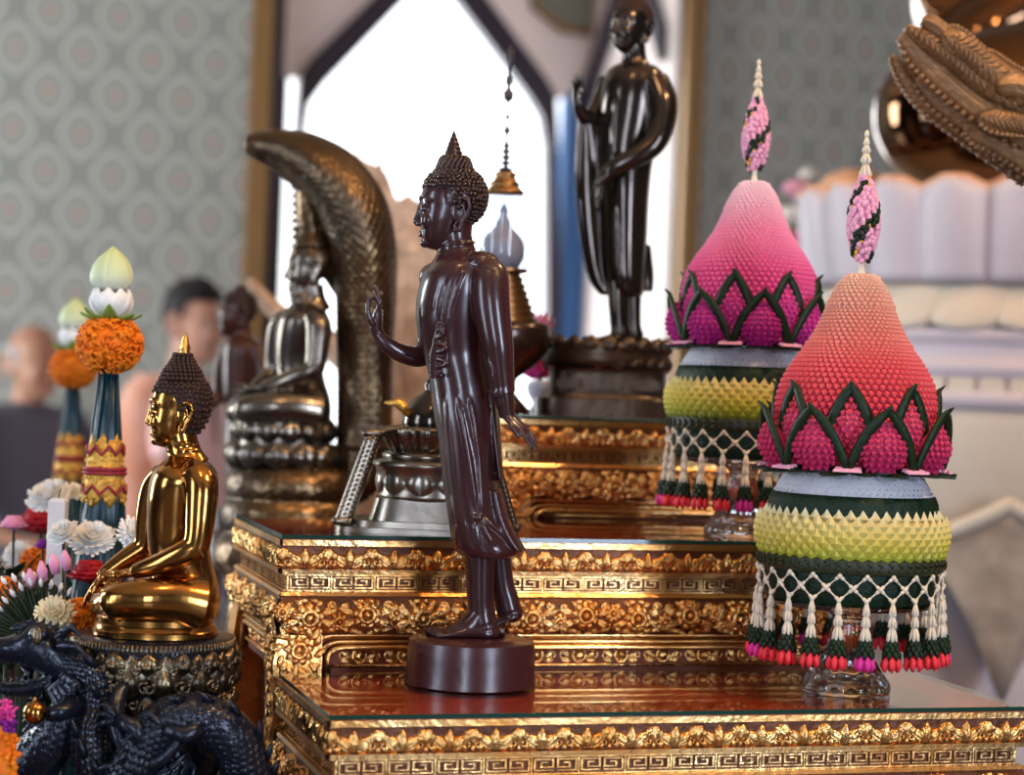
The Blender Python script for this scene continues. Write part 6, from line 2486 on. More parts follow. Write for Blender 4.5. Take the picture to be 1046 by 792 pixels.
# ------------------------------------------------------------------ carved wooden wing in front of the bronze
def carved_wing():
    S = St(2.36)
    k = S.k
    foot_ = S(1100, 400, 0)
    foot_.z = 0
    t = thing('carved_wooden_wing', foot_, 'brown carved wooden wing of overlapping beaded feathers reaching in above the stone lotus', 'carving')
    b = MB()
    b.lathe(foot_, [(.14, 0), (.14, .03), (.05, .06), (.035, .3), (.035, S(1100, 190, 0).z), (.02, S(1100, 150, 0).z)], 28)
    obj('post', b, M['wood_carved'], t)
    b = MB()
    b.tube([S(960, 72, 26), S(1000, 104, 34), S(1050, 140, 40), S(1110, 165, 30)], [8 * k, 22 * k, 34 * k, 34 * k], 20)
    obj('core', b, M['wood_carved'], t)

    # feathers as one plate each with ribs and beaded edges; from the lowest row up
    def feather(pts, w, dy, beads=True, edge=1, rib=1):
        P = spline([S(x, y, dy) for x, y in pts], 10)
        m = len(P) - 1
        rows = []
        fb = MB()
        for i, p in enumerate(P):
            tt = i / m
            tg = (P[min(i + 1, m)] - P[max(i - 1, 0)]).normalized()
            n_ = tg.cross(FW).normalized()
            if n_.z < 0:
                n_ = -n_
            ww = w * k * (min(1, (tt * 4.5 + .04)) ** .55) * (1 - .12 * tt)
            row = []
            for j in range(9):
                s = -1 + j / 4
                row.append(p + n_ * (ww * s) - FW * (k * (7.5 * (1 - s * s) + 1.2 * cos(s * 9))))
            rows.append(row)
        fb.sheet(rows, FW * (6 * k))
        f = obj('feather', fb, M['wood_carved'], t)
        rb = MB()
        for i in range(2, m, 1):
            p = P[i]
            tg = (P[min(i + 1, m)] - P[i - 1]).normalized()
            n_ = tg.cross(FW).normalized()
            if n_.z < 0:
                n_ = -n_
            tt = i / m
            ww = w * k * (min(1, (tt * 4.5 + .04)) ** .55) * (1 - .12 * tt)
            if beads and i % 2 == 0:
                e = p - n_ * ww * edge * 1.06 - FW * 2.5 * k
                rb.ell(e, (3.1 * k, 3.1 * k, 3.1 * k), 8, 6)
            if rib and i % 2 == 0:
                for s in (-1, 1):
                    a0 = p - FW * 8.3 * k
                    a1 = p + n_ * (ww * .45 * s) + tg * 5 * k - FW * 7.3 * k
                    a2 = p + n_ * (ww * .85 * s) + tg * 8 * k - FW * 3.5 * k
                    rb.tube([a0, a1, a2], [1.1 * k, 1.6 * k, .9 * k], 6)
        rb.tube([q - FW * 7.8 * k for q in P], 1.0 * k, 8)
        obj('ribs', rb, M['wood_carved'], f)
    feather([(912, 56), (924, 78), (942, 103), (970, 126), (1005, 152), (1050, 184)], 9, 12, True, 1, 0)
    feather([(936, 80), (962, 103), (992, 128), (1024, 153), (1060, 180)], 13.5, 4, True, 1, 0)
    feather([(985, 128), (1010, 140), (1040, 158), (1070, 180)], 14, -4, True, 1, 0)
    feather([(921, 34), (942, 58), (968, 84), (1000, 110), (1050, 142)], 14.5, -14, True, 1, 0)
    feather([(925, 27), (950, 44), (976, 62), (1002, 84), (1050, 112)], 10.5, -22, False, 1, 1)
    feather([(1000, 120), (1025, 124), (1050, 128), (1080, 134)], 13, -26, True, 1, 1)
    feather([(962, 36), (985, 50), (1010, 70), (1050, 100)], 14, -30, False, 1, 1)
    feather([(941, 21), (954, 26), (968, 38), (980, 52)], 10.5, -20, False, 1, 0)
    feather([(1018, 88), (1035, 87), (1056, 92), (1080, 100)], 12.5, -36, False, 1, 0)
    feather([(1004, 54), (1020, 66), (1040, 78), (1070, 92)], 7, -12, True, -1, 0)
    feather([(966, 30), (982, 38), (1000, 54), (1020, 68)], 6, -8, True, -1, 0)


carved_wing()


# ------------------------------------------------------------------ blurred bouquets behind
def bouquet(px, d, top, label, blooms, rise, name='bouquet', vase_m='bowl_dark', base_z=0.0):
    S = St(d)
    k = S.k
    c = S(px, 400, 0)
    c.z = base_z
    t = thing(name, c, label, 'flowers')
    b = MB()
    vz = top
    b.lathe(c, [(.05, 0), (.055, .01), (.03, .05), (.028, max(.06, vz - base_z - .22)), (.06, vz - base_z - .10), (.045, vz - base_z - .02), (.05, vz - base_z), (.03, vz - base_z)], 24)
    obj('vase', b, M[vase_m], t)
    for (x, y, r, m_) in blooms:
        p = S(x, y, random.uniform(-10, 10))
        b = MB()
        for lay in range(3):
            n = 6 + lay * 2
            for j in range(n):
                q = 2 * pi * (j + .5 * lay) / n
                o = Vector((cos(q), sin(q), 0))
                e = .25 + lay * .35
                rr = r * k
                pts = [p, p + o * rr * .5 * e * 1.6 + UP * rr * (.5 - .1 * lay), p + o * rr * e + UP * rr * (.75 - .4 * lay)]
                b.tube(pts, [rr * .15, rr * .36, rr * .12], 8)
        b.ell(p, r * k * .5, 10, 8)
        bl = obj('bloom', b, M[m_], t)
        b = MB()
        b.tube([Vector((c.x, c.y, vz - .03)), (Vector((c.x, c.y, vz)) + p) / 2 + UP * .02, p], [.003] * 3, 6)
        mid = (Vector((c.x, c.y, vz)) + p) / 2
        for s in (-1, 1):
            b.sheet([[mid - RT * .001, mid + RT * .001], [mid + RT * s * .03 + UP * .02 - FW * .008, mid + RT * s * .03 + UP * .035], [mid + RT * s * .06 + UP * .01, mid + RT * s * .06 + UP * .012]], FW * .002)
        obj('leafy_stem', b, M['leaf_mid'], t)
    return t


bouquet(812, 5.2, 1.62, 'vase of pink and white blooms far behind the pink cone', [(815, 196, 16, 'pink_pale'), (808, 222, 15, 'petal_white'), (822, 246, 16, 'petal_magenta'), (806, 262, 14, 'pink_flower'), (826, 180, 10, 'petal_white'), (828, 216, 12, 'pink_flower')], .3)
# ------------------------------------------------------------------ tall green cones with marigold and lotus
def offering_cone(d, px, y0, ytop, s, foot_z, label, group='marigold and lotus offering cones'):
    """px axis at the marigold ball; s photo measures per unit of the nearer cone"""
    S = St(d)
    k = .0011233 * s
    ball = S(px, ytop, 0)
    base = Vector((ball.x, ball.y, foot_z))
    t = thing('offering_cone', base, label, 'offering', group)
    Zb = ball.z                                    # centre of the marigold ball
    zz = lambda y: Zb + (352 - y) * k              # photo measures of the nearer cone
    P = lambda x, y, dy=0: Vector((ball.x, ball.y, 0)) + RT * (x * k) + FW * (dy * k) + UP * zz(y)
    # cone of folded leaf, ribbed
    b = MB()
    zf = foot_z
    hb = zz(372) - zf
    n = 40
    R = []
    for tt in (0, .1, .25, .4, .55, .7, .85, 1.0):
        r = (7.5 + (1 - tt) * 15 * (hb / (.20 * s))) * k
        R.append([base + (RT * cos(2 * pi * j / n) + FW * sin(2 * pi * j / n)) * (r * (1 + .05 * (1 if j % 5 < 2 else -1))) + UP * (hb * tt) for j in range(n)])
    b.rings(R)
    m = 16
    for j in range(8):
        pts = []
        for i in range(m + 1):
            tt = i / m
            r = (8.6 + (1 - tt) * 15 * (hb / (.20 * s))) * k
            q = 2 * pi * j / 8 + tt * 1.3
            pts.append(base + (RT * cos(q) + FW * sin(q)) * r + UP * (hb * tt))
        b.tube(pts, 1.3 * k, 6)
    obj('cone', b, M['cone_foil'], t, label='dark teal folded-leaf cone')
    # gold and red thread collar, zigzag
    def rc(y):
        tt = max(0, min(1, (zz(y) - zf) / hb))
        return (7.5 + (1 - tt) * 15 * (hb / (.20 * s))) * k
    b = MB(); r2 = MB()
    n = 48
    R = []
    for y in (449, 455, 465, 480, 495, 505, 512):
        R.append([Vector((ball.x, ball.y, zz(y + (3.5 * (abs(j % 8 - 4) - 2) if y in (512, 449) else 0)))) + (RT * cos(2 * pi * j / n) + FW * sin(2 * pi * j / n)) * (rc(y) + (2.6 if 449 < y < 512 else 1.2) * k) for j in range(n)])
    b.rings(R)
    rnd = random.Random(5)
    for i in range(230):
        q = rnd.random() * 2 * pi
        y = rnd.uniform(450, 514)
        b.ell(Vector((ball.x, ball.y, zz(y))) + (RT * cos(q) + FW * sin(q)) * (rc(y) + 3.0 * k), 1.7 * k, 6, 4)
    for row, y in enumerate((460, 479, 483, 500)):
        pts = []
        for i in range(65):
            q = 2 * pi * i / 64
            dy_ = 4.5 * (abs((i % 8) - 4) - 2) / 2 if row != 1 and row != 2 else 0
            pts.append(Vector((ball.x, ball.y, zz(y + dy_))) + (RT * cos(q) + FW * sin(q)) * (rc(y) + 3.8 * k))
        r2.tube(pts, (1.7 if dy_ or row in (0, 3) else 2.3) * k, 6)
    col = obj('thread_collar', b, M['beads_gold'], t, label='gold thread collar')
    obj('red_zigzag', r2, M['beads_red'], col)
    # marigold ball
    b = MB()
    b.ell(P(0, 352), (30 * k, 30 * k, 26 * k), 24, 16, axes=(RT, FW, UP))
    rnd = random.Random(6)
    for i in range(520):
        a = rnd.uniform(-1, 1); q = rnd.random() * 2 * pi
        r = sqrt(1 - a * a)
        d = RT * (r * cos(q)) + FW * (r * sin(q)) + UP * a
        c = P(0, 352) + RT * (d.dot(RT) * 30 * k) + FW * (d.dot(FW) * 30 * k) + UP * (a * 26 * k)
        tn = d.orthogonal().normalized()
        tn = Quaternion(d, rnd.random() * 6.28) @ tn
        bn = d.cross(tn)
        w, h = 3.4 * k, 3.2 * k
        c = c + d * rnd.uniform(0, 1.5) * k
        b.tube([c - tn * w, c - tn * w * .4 + bn * w * .5 + d * h, c + tn * w * .4 + d * h - bn * w * .3, c + tn * w], [1.0 * k, 1.5 * k, 1.5 * k, 1.0 * k], 5)
    obj('marigold_ball', b, M['marigold'], t)
    # open white petals and green sepals
    b = MB()
    for i in range(8):
        q = 2 * pi * i / 8
        o = RT * cos(q) + FW * sin(q); tn = -RT * sin(q) + FW * cos(q)
        rows = []
        for a in range(7):
            tt = a / 6
            w = 13 * sin(pi * min(1, .18 + tt * .80)) ** .8
            rr = 6 + 17 * sin(tt * pi * .62)
            rows.append([P(0, 326 - 31 * tt) + o * (rr * k * (1 - .25 * tt * tt) + (.9 - abs(s)) * 2.5 * k) + tn * (w * s * k) for s in (-1, -.5, 0, .5, 1)])
        b.sheet(rows, -o * (1.0 * k))
    obj('white_petals', b, M['petal_white'], t)
    b = MB()
    for i in range(7):
        q = 2 * pi * (i + .4) / 7
        o = RT * cos(q) + FW * sin(q); tn = -RT * sin(q) + FW * cos(q)
        rows = []
        for a in range(7):
            tt = a / 6
            w = 8 * sin(pi * min(1, .25 + tt * .72))
            rows.append([P(0, 327 + 1.5 * sin(tt * pi) - 5 * tt * tt * (1 + (i % 3) * .8)) + o * ((8 + 24 * tt) * k) + tn * (w * s * k) + UP * (abs(s) * 2 * k) for s in (-1, 0, 1)])
        b.sheet(rows, UP * (1.0 * k))
    obj('green_sepals', b, M['leaf_mid'], t)
    # closed lotus bud
    b = MB()
    c0 = P(0, 298)
    b.lathe(c0, [(r * k, h * k) for r, h in ((4, 0), (14, 3), (19, 10), (20, 18), (17.5, 27), (12, 35), (6, 41), (1, 46))], 28, flute=(5, .025))
    for i in range(5):
        q = 2 * pi * i / 5 + .3
        o = RT * cos(q) + FW * sin(q); tn = -RT * sin(q) + FW * cos(q)
        rows = []
        for a in range(8):
            tt = a / 7
            r = [6, 15, 19.8, 20.6, 18.5, 14, 8, 1.2][a]
            w = [5, 11, 13.5, 13, 11.5, 9, 5, .6][a]
            rows.append([c0 + UP * (([0, 3, 9, 17, 26, 34, 40, 46][a]) * k) + o * ((r + .6 - 2.6 * s * s) * k) + tn * (w * s * k) for s in (-1, -.5, 0, .5, 1)])
        b.sheet(rows, -o * (.8 * k))
    obj('lotus_bud', b, M['lotus_green'], t, origin=c0)
    return t


offering_cone(2.25, 112, 352, 352, 1.0, SIDE_TOP, 'taller sharp green cone topped by marigold ball and pale lotus bud')
offering_cone(3.08, 75, 376, 376, .98, REAR_TOP, 'blurred green cone with marigold ball, standing behind the taller one')


# ------------------------------------------------------------------ flowers and offerings round the cones
def stem_to(b, p, foot, r=.0016):
    b.tube([p, (p + foot) / 2 + RT * .004, foot], [r, r, r * 1.2], 6)


def chrysanthemum(d, px, py, rad, face, label, m='petal_white', foot_z=None, stem=True, layers=5):
    S = St(d)
    k = S.k
    c = S(px, py, 0)
    ax = (RT * face[0] + UP * face[1] - FW * face[2]).normalized()
    foot_z = SIDE_TOP if foot_z is None else foot_z
    t = thing('chrysanthemum', Vector((c.x, c.y, foot_z)), label, 'flower', 'chrysanthemums among the offerings')
    t1 = ax.orthogonal().normalized(); t2 = ax.cross(t1)
    b = MB()
    rnd = random.Random(int(px * 7 + py))
    for L in range(layers):
        n = 27 - L * 4
        el = -.22 + L * .33
        ln = rad * (1.06 - L * .15)
        for j in range(n):
            q = 2 * pi * (j + .5 * (L % 2) + rnd.uniform(-.2, .2)) / n
            o = t1 * cos(q) + t2 * sin(q)
            tn = ax.cross(o)
            l = ln * rnd.uniform(.88, 1.08) * k
            rows = []
            for a in range(5):
                tt = a / 4
                e = el + .25 * tt * tt + rnd.uniform(-.03, .03)
                w = rad * .085 * k * (.55 + .75 * sin(pi * min(1, .1 + .8 * tt)))
                p = c + (o * cos(e) + ax * sin(e)) * (l * (.08 + .92 * tt))
                rows.append([p - tn * w + ax * w * .5, p, p + tn * w + ax * w * .5])
            b.sheet(rows, -ax * (.5 * k))
    obj('petals', b, M[m], t)
    b = MB()
    b.ell(c + ax * rad * .16 * k, rad * .17 * k, 10, 8)
    for j in range(14):
        q = 2 * pi * j / 14
        b.ell(c + ax * rad * .22 * k + (t1 * cos(q) + t2 * sin(q)) * rad * .12 * k, rad * .05 * k, 6, 4)
    obj('heart', b, M['petal_cream'], t)
    b = MB()
    stem_to(b, c - ax * 2 * k, Vector((c.x, c.y, foot_z)) + FW * .01)
    b.lathe(c - ax * 3 * k, [(.5 * k, -4 * k), (rad * .25 * k, 0), (rad * .1 * k, 2 * k)], 10, ax=(t1, t2, ax))
    obj('stem', b, M['leaf_dark'], t)
    return t


chrysanthemum(2.17, 95, 551, 24, (.1, .75, .6), 'white chrysanthemum at the foot of the taller green cone')
chrysanthemum(2.18, 139, 546, 20, (.5, .5, .7), 'white chrysanthemum close behind the brass figure')
chrysanthemum(2.35, 50, 508, 24, (-.2, .8, .55), 'white chrysanthemum above the red flower and candle')
chrysanthemum(2.09, 64, 545, 17, (-.3, .7, .6), 'small drooping white chrysanthemum beside the candle')
chrysanthemum(2.35, 18, 566, 15, (-.1, .6, .8), 'blurred white chrysanthemum beside the orange marigold')
chrysanthemum(1.98, 55, 628, 21, (.05, .60, .8), 'cream chrysanthemum just above the dragon head', m='petal_cream')
chrysanthemum(2.4, 76, 502, 10, (.3, .6, .7), 'tiny cream chrysanthemum beside the gold thread collar', m='petal_cream')


def candle():
    S = St(2.2)
    k = S.k
    c = S(58, 560, -12); c.z = SIDE_TOP
    t = thing('candle', c, 'thick white square candle among the flowers', 'candle')
    b = MB()
    zt = S(59, 508, 0).z
    f = lambda x, y, zz: c + RT * x + FW * y + UP * zz
    w = 8.5 * k
    n = zt - c.z
    b.rings([[f(-w, -w, 0), f(w, -w, 0), f(w, w, 0), f(-w, w, 0)], [f(-w * 1.02, -w, n * .5), f(w * 1.02, -w, n * .5), f(w * 1.02, w, n * .5), f(-w * 1.02, w, n * .5)],
             [f(-w, -w, n - .004), f(w, -w, n - .004), f(w, w, n - .004), f(-w, w, n - .004)], [f(-w * .7, -w * .7, n), f(w * .7, -w * .7, n), f(w * .7, w * .7, n), f(-w * .7, w * .7, n)]])
    obj('wax', b, M['candle'], t, smooth=False)
    b = MB()
    b.tube([f(0, 0, n - .001), f(.0008, 0, n + .006), f(.002, 0, n + .010)], .0007, 6)
    obj('wick', b, M['cloth_black'], t)


candle()


def rose(d, px, py, r, m, label, name='red_flower', n0=5, foot_z=None):
    S = St(d)
    k = S.k
    c = S(px, py, 0)
    fz = SIDE_TOP if foot_z is None else foot_z
    t = thing(name, Vector((c.x, c.y, fz)), label, 'flower')
    b = MB()
    for L in range(4):
        n = n0 + L
        for j in range(n):
            q = 2 * pi * (j + .5 * L) / n
            o = RT * cos(q) + FW * sin(q); tn = -RT * sin(q) + FW * cos(q)
            e = .30 + .26 * L
            rows = []
            for a in range(5):
                tt = a / 4
                rr = r * k * (e * sin(tt * 1.5) + .05)
                w = r * k * (.30 + .35 * tt) * (1 if tt < .9 else .7)
                rows.append([c + o * (rr - .15 * s * s * rr) + tn * (w * s) + UP * (r * k * (tt * (1.0 - .22 * L) - .5)) for s in (-1, 0, 1)])
            b.sheet(rows, -o * (.9 * k))
    obj('petals', b, M[m], t)
    b = MB()
    stem_to(b, c - UP * r * .4 * k, Vector((c.x, c.y, fz)))
    obj('stem', b, M['leaf_dark'], t)
    return t


rose(2.42, 42, 532, 26, 'petal_red', 'deep red flower behind the white candle')
rose(2.12, 92, 584, 22, 'petal_red', 'deep red flower below the white chrysanthemum and beside the brass hand')
rose(2.28, 44, 556, 9, 'petal_purple', 'small purple orchid above the orange marigold', 'orchid')
rose(2.04, 97, 621, 10, 'petal_purple', 'small purple orchid behind the brass knee', 'orchid')
rose(2.3, 14, 534, 14, 'pink_flower', 'pink flower beside the deep red flower', 'pink_flower')


def marigold(d, px, py, r, label, foot_z=None):
    S = St(d)
    k = S.k
    c = S(px, py, 0)
    fz = SIDE_TOP if foot_z is None else foot_z
    t = thing('marigold', Vector((c.x, c.y, fz)), label, 'flower', 'loose marigolds')
    b = MB()
    rnd = random.Random(int(px))
    b.ell(c, r * .85 * k, 14, 10)
    for i in range(150):
        a = rnd.uniform(-.8, 1); q = rnd.random() * 6.283
        rr = sqrt(1 - a * a)
        dd = RT * rr * cos(q) + FW * rr * sin(q) + UP * a
        p = c + dd * r * .85 * k
        tn = Quaternion(dd, rnd.random() * 6.28) @ dd.orthogonal().normalized()
        w = r * .16 * k
        b.tube([p - tn * w, p + dd * w * 1.2 - tn * w * .3, p + dd * w + tn * w * .6, p + tn * w * 1.1], [w * .3, w * .5, w * .5, w * .3], 5)
    obj('petals', b, M['marigold'], t)
    b = MB()
    stem_to(b, c - UP * r * .8 * k, Vector((c.x, c.y, fz)))
    obj('stem', b, M['leaf_dark'], t)


marigold(2.33, 38, 576, 17, 'orange marigold right below the small purple orchid')
marigold(2.02, 80, 632, 20, 'orange marigold between the cream chrysanthemum and brass knee')
marigold(2.02, 100, 640, 9, 'small orange marigold tucked against the brass base')
marigold(2.12, 6, 606, 16, 'orange marigold half hidden by the dark leaf fan')


def leaf_fan():
    """fan of rolled dark leaves tipped with white buds and pink petals"""
    S = St(2.05)
    k = S.k
    c = S(48, 668, 0); c.z = SIDE_TOP
    t = thing('leaf_fan', c, 'fan of dark rolled leaves tipped with white buds and pink petals', 'offering', None)
    hub = S(48, 668, 6)
    rnd = random.Random(12)
    b = MB(); w = MB(); p_ = MB()
    n = 24
    for lay in range(2):
        for i in range(n):
            a = radians(92 + 82 * i / (n - 1)) if lay == 0 else radians(70 + 95 * i / (n - 1))
            L = (84 - 26 * abs(i / (n - 1) - .35)) * (1 if lay == 0 else .86)
            dy = -8 - 10 * lay + rnd.uniform(-4, 4) + 22 * (1 - i / n)
            tip = S(48 + L * cos(a), 668 - L * sin(a), dy)
            mid = (hub * .45 + tip * .55) + UP * 3 * k
            b.tube([hub, mid, tip], [2.6 * k, 2.7 * k, .9 * k], 7)
            if i % 2 == 0:
                d_ = (tip - mid).normalized()
                w.tube([tip - d_ * 2 * k, tip + d_ * 3 * k, tip + d_ * 8 * k], [1.2 * k, 2.7 * k, .8 * k], 7)
    lf = obj('rolled_leaves', b, M['leaf_dark'], t)
    obj('white_buds', w, M['petal_white'], lf)
    for x, y in ((30, 587), (42, 579), (54, 572), (66, 568)):
        p_.tube([S(x + 3, y + 14, 4), S(x + 1, y + 4, 2), S(x, y - 6, 2)], [4.5 * k, 5.5 * k, 1.5 * k], 10)
    obj('pink_tips', p_, M['pink_flower'], lf)
    b = MB()
    b.lathe(c, [(.028, 0), (.03, .01), (.012, .02), (.012, hub.z - c.z - .02), (.022, hub.z - c.z)], 16)
    obj('holder', b, M['leaf_deep'], t)


leaf_fan()


def garland():
    S = St(1.80)
    k = S.k
    c = S(-2, 900, 0); c.z = SIDE_TOP
    t = thing('flower_garland', c, 'orange garland with magenta and purple blooms hanging beside the gold ball', 'garland')
    b = MB()
    b.lathe(c + RT * -.03, [(.03, 0), (.03, .008), (.006, .012), (.006, S(0, 715, 0).z - c.z)], 12)
    obj('stand', b, M['wood_table'], t)
    rnd = random.Random(2)
    b = MB()
    top = S(-18, 722, 0)
    for i in range(260):
        y = rnd.uniform(750, 850); x = rnd.gauss(4, 7)
        p = S(x, y, rnd.gauss(0, 8))
        b.ell(p, rnd.uniform(2.5, 4) * k, 6, 4)
    b.tube([S(2, 740, 0), S(4, 790, 0), S(4, 860, 0)], [9 * k, 13 * k, 11 * k], 14)
    b.tube([S(2, 742, 0), S(-14, 722, 0), c + RT * -.03 + UP * (S(0, 716, 0).z - c.z)], [3 * k, 2 * k, 2 * k], 8)
    obj('marigold_string', b, M['marigold'], t)
    for (x, y, r, m_, nm) in ((4, 728, 15, 'petal_magenta', 'carnation'), (8, 742, 9, 'petal_purple', 'orchid_bloom')):
        b = MB()
        for i in range(70):
            p = S(x + rnd.gauss(0, r * .4), y + rnd.gauss(0, r * .32), -6 + rnd.gauss(0, 4))
            tn = RT * rnd.uniform(-1, 1) + UP * rnd.uniform(-1, 1) + FW * rnd.uniform(-1, 1)
            b.tube([p, p + tn * 3 * k, p + tn * 5 * k], [1 * k, 2.2 * k, .8 * k], 6)
        obj(nm, b, M[m_], t)


garland()


# pink lotus arrangement between the stupa and the black standing figure
def pink_lotus():
    S = St(2.79)
    k = S.k
    c = S(550, 420, 0)
    c.z = 1.466
    t = thing('pink_lotus_vase', c, 'bright pink lotus in a small pale vase beside the domed stupa', 'flowers')
    z = lambda y: S(548, y, 0).z - c.z
    b = MB()
    b.lathe(c, [(9 * k, 0), (10 * k, .003), (6 * k, z(412)), (12 * k, z(402)), (14 * k, z(394)), (10 * k, z(389)), (4 * k, z(388.5))], 24)
    obj('vase', b, mat('pale_blue_vase', (.55, .62, .74), .3), t)
    for nm, (x, y, r) in (('lotus_bloom', (548, 378, 22)), ('lotus_bloom', (552, 334, 15))):
        p = S(x, y, 18)
        b = MB()
        for L in range(3):
            n = 7
            for j in range(n):
                q = 2 * pi * (j + .5 * L) / n
                o = RT * cos(q) + FW * sin(q); tn = -RT * sin(q) + FW * cos(q)
                e = 1.0 - .28 * L
                rows = []
                for a in range(6):
                    tt = a / 5
                    w = r * k * .42 * sin(pi * min(1, .15 + tt * .83))
                    rows.append([p + o * (r * k * e * sin(tt * 1.45)) + UP * (r * k * ((1.15 - .2 * (2 - L)) * tt * tt - .45 + .3 * tt)) + tn * (w * s) for s in (-1, 0, 1)])
                b.sheet(rows, -o * (.8 * k))
        obj(nm, b, M['petal_magenta'] if r > 18 else M['pink_flower'], t)
    b = MB()
    b.tube([c + UP * z(392), S(550, 388, 18), S(548, 382, 18)], 1.5 * k, 6)
    b.tube([c + UP * z(392), S(556, 365, 20), S(552, 338, 18)], 1.5 * k, 6)
    obj('stems', b, M['leaf_dark'], t)


pink_lotus()


# ------------------------------------------------------------------ people in the background
def person(d, px, head_y, k_head, yaw, label, shirt, hair, skin, seedv, bald=False, lean=0.0, arm_up=False, pitch=0, strap=False, dx=0):
    S = St(d)
    k = S.k
    hc = S(px, head_y, 0)
    foot0 = Vector((hc.x, hc.y, 0))
    t = thing('person', foot0, label, 'person')
    Hh = hc.z
    ya = radians(yaw)
    fwd = -(RT * cos(ya) + FW * sin(ya))
    side = FW * cos(ya) - RT * sin(ya)
    P = lambda f, s, z: foot0 + fwd * f + side * s + UP * z
    q = Hh / 1.62
    H = Hd(S, px, head_y, k_head, yaw, 0, pitch)
    b = MB()
    head(b, H, human=True)
    b.tube([P(-.03 - lean, 0, 1.36 * q), P(-.025 - lean * .6, 0, 1.46 * q), P(-.01 - lean * .2, 0, 1.56 * q)], [.075, .058, .058], 16)
    # arms and hands
    for s in (-1, 1):
        if arm_up and s == arm_up:
            pts = [P(-lean, s * .19, 1.36 * q), P(.05, s * .27, 1.20 * q), P(.12, s * .25, 1.10 * q), P(.22, s * .18, 1.24 * q), P(.27, s * .13, 1.40 * q)]
        else:
            pts = [P(-lean, s * .19, 1.36 * q), P(0, s * .25, 1.22 * q), P(.03, s * .27, 1.07 * q), P(.12, s * .25, .95 * q), P(.22, s * .20, .90 * q)]
        b.tube(pts, [.055, .052, .043, .038, .027], 16)
        e = pts[-1]
        dr = (pts[-1] - pts[-2]).normalized()
        hand(b, e, dr, -side * s, UP if not arm_up else fwd, .18, (.3, .4, .4), .1, .5, .3)
    # legs
    for s in (-1, 1):
        b.tube([P(0, s * .09, .85 * q), P(.01, s * .10, .5 * q), P(0, s * .10, .1 * q)], [.085, .06, .045], 16)
    fused('body', b, M[skin], t, .007, 3)
    # shirt with sleeves
    b = MB()
    secs = []
    for z, hw, hd, f in ((1.43, .07, .06, -.03 - lean * .8), (1.40, .16, .085, -.02 - lean * .7), (1.34, .205, .115, -lean * .5), (1.2, .20, .13, 0), (1.05, .185, .125, .01), (.92, .185, .125, .01), (.80, .19, .13, 0)):
        secs.append((P(f, 0, z * q), side * hw, fwd * hd))
    b.loft(secs, 32, 2.3)
    for s in (-1, 1):
        b.tube([P(-lean, s * .16, 1.37 * q), P(-.0, s * .22, 1.30 * q), P(.01, s * .255, 1.20 * q), P(.025, s * .268, 1.13 * q)], [.07, .07, .066, .066], 16)
    fused('shirt', b, M[shirt], t, .008, 5)
    if strap:
        b = MB()
        rws = []
        for i in range(9):
            zz = 1.44 - .085 * i
            rws.append([P(-.10 - .012 * i + .02 * s_, -.17 - .035 * s_ - .01 * i, zz * q) for s_ in (-1, -.3, .4, 1.1)])
        b.loft([(P(-.07, .15, 1.41 * q), side * .075, fwd * .08), (P(-.10, .19, 1.33 * q), side * .10, fwd * .09), (P(-.11, .205, 1.15 * q), side * .10, fwd * .10), (P(-.11, .20, .95 * q), side * .10, fwd * .11), (P(-.11, .20, .75 * q), side * .105, fwd * .12)], 24)
        fused('stole', b, M['shirt_orange'], t, .008, 4, label='orange stole over one shoulder')
        b = MB()
        pts = [P(.125, .10 - .02 * i, (1.40 - .085 * i) * q) for i in range(7)]
        b.tube([P(-.02, .11, 1.43 * q)] + pts, [.016] * 8, 8, up=fwd, flat=.3)
        obj('shoulder_strap', b, M['cloth_black'], t)
    b = MB()
    b.loft([(P(0, 0, .88 * q), side * .185, fwd * .125), (P(0, 0, .80 * q), side * .18, fwd * .125), (P(0, 0, .74 * q), side * .175, fwd * .12)], 32)
    for s in (-1, 1):
        b.tube([P(0, s * .09, .84 * q), P(.01, s * .10, .5 * q), P(0, s * .10, .08 * q)], [.105, .085, .075], 20)
    fused('trousers', b, M['trousers'], t, .010, 3)
    for s in (-1, 1):
        b = MB()
        b.loft([(P(-.06, s * .10, .045), side * .04, UP * .045), (P(0, s * .10, .05), side * .045, UP * .05), (P(.08, s * .10, .035), side * .048, UP * .035), (P(.17, s * .105, .022), side * .038, UP * .022)], 20)
        obj('shoe', b, M['cloth_black'], t)
    # hair
    b = MB()
    n, m = 40, 14
    rows = []
    for j in range(n + 1):
        tt = 2 * pi * j / n + (pi if bald else 0)
        f = .5 - .5 * cos(tt)
        if bald:
            lim = -.55 + .0 * f
            top_ = .12 - .9 * max(0, f - .45) * 2
        else:
            lim = hair_limit(tt, -10) + (.12 if f > .6 else .05) + .05 * sin(j * 3.1)
            top_ = pi / 2
        if bald and f > .60:
            continue
        rows.append([H(2 + 33 * cos(lim + (top_ - lim) * i / m) * cos(tt), 4 + (36 if not bald else 31.5) * sin(lim + (top_ - lim) * i / m), (29.5 if not bald else 28.6) * cos(lim + (top_ - lim) * i / m) * sin(tt)) for i in range(m + 1)])
    cen = H(2, 4)
    b.sheet(rows, lambda i_, j_: (rows[i_][j_] - cen).normalized() * (-.008))
    if not bald:
        rnd = random.Random(seedv)
        for i in range(160):
            tt = rnd.uniform(0, 2 * pi)
            lim = hair_limit(tt, -10) + .1
            e = rnd.uniform(lim, 1.4)
            p = H(2 + 34 * cos(e) * cos(tt), 4 + 37 * sin(e), 30 * cos(e) * sin(tt))
            d_ = (p - cen).normalized()
            b.tube([p - d_ * .006, p + d_ * .004 + fwd * .012, p + fwd * .026 + d_ * .002], [.006, .006, .001], 6)
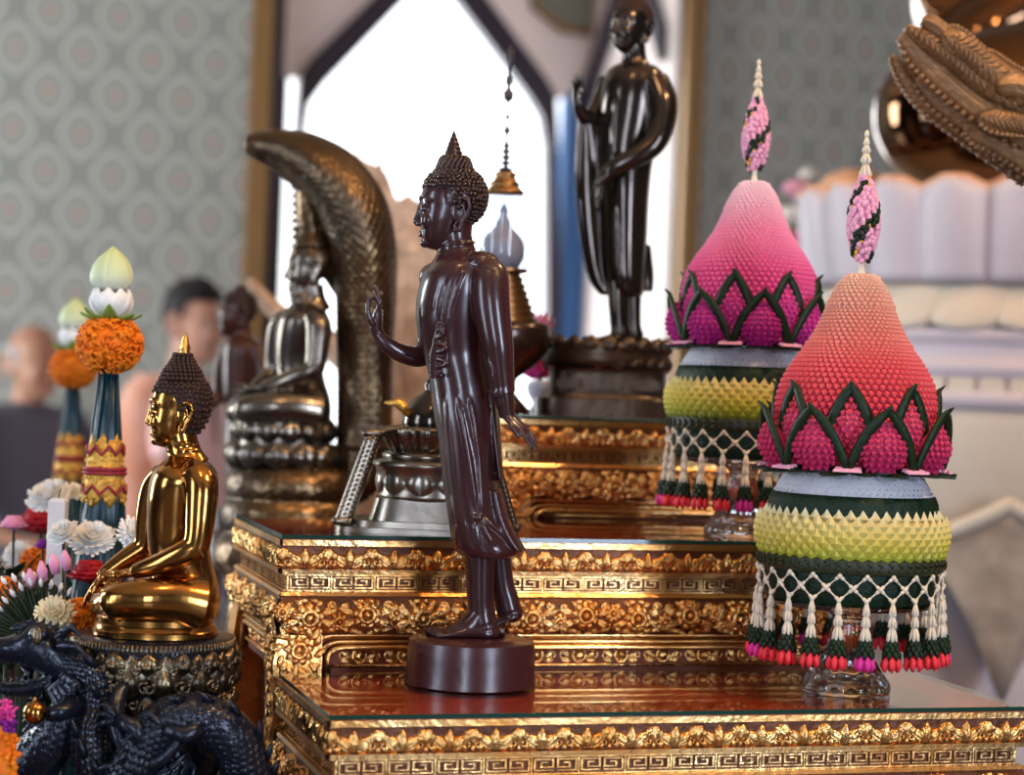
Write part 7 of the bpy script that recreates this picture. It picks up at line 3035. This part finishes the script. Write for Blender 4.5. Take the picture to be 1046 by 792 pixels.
    obj('hair', b, M[hair], t)
    return t


person(7.3, 197, 322, .94, 180 - 10, 'young dark-haired person in pale orange clothes turned towards the window', 'shirt_pink', 'hair_black', 'skin', 3, strap=True)
person(7.4, 34, 362, .90, 180 - 38, 'balding person in a slate shirt looking down behind the flower offerings', 'shirt_slate', 'hair_grey', 'skin_dark', 4, bald=True)


# dark leaf mass that the offerings are set into
def greenery():
    S = St(2.2)
    k = S.k
    b = MB()
    rnd = random.Random(31)
    obst = [(o_.location.x, o_.location.y, .055 if o_.name.startswith('offering_cone') else .022) for o_ in SC.objects if o_.get('category') and o_.name.split('.')[0] in ('offering_cone', 'chrysanthemum', 'red_flower', 'orchid', 'pink_flower', 'marigold', 'candle', 'leaf_fan')]
    for i in range(1500):
        x = rnd.uniform(-45, 118); dy = rnd.uniform(-95, 130)
        y = rnd.uniform(585, 690)
        if x > 70 and dy < -20:
            continue
        p = S(x, y, dy)
        if any((p.x - ox) ** 2 + (p.y - oy) ** 2 < (orr + .022) ** 2 for ox, oy, orr in obst):
            continue
        a = rnd.uniform(0, 2 * pi); e = rnd.uniform(.1, 1.2)
        d = (RT * cos(a) + FW * sin(a)) * cos(e) + UP * sin(e)
        tn = d.cross(UP).normalized()
        L = rnd.uniform(16, 30) * k; w = L * .22
        rows = [[p + d * (L * t) - UP * (L * .25 * t * t) + tn * (w * sin(pi * min(1, .08 + .9 * t)) * s) + UP * (abs(s) * w * .3) for s in (-1, 0, 1)] for t in (0, .25, .5, .75, 1)]
        b.sheet(rows, UP * (.4 * k))
    # stalks down to the table
    for i in range(26):
        x = rnd.uniform(-40, 100); dy = rnd.uniform(-60, 110)
        p = S(x, 640, dy)
        if any((p.x - ox) ** 2 + (p.y - oy) ** 2 < (orr + .005) ** 2 for ox, oy, orr in obst):
            continue
        b.tube([p, Vector((p.x, p.y, SIDE_TOP))], .002, 5)
    o = obj('greenery', b, M['leaf_dark'])
    tag(o, 'mass of dark green leaves that the flower offerings are set into', 'leaves', kind='stuff')


greenery()
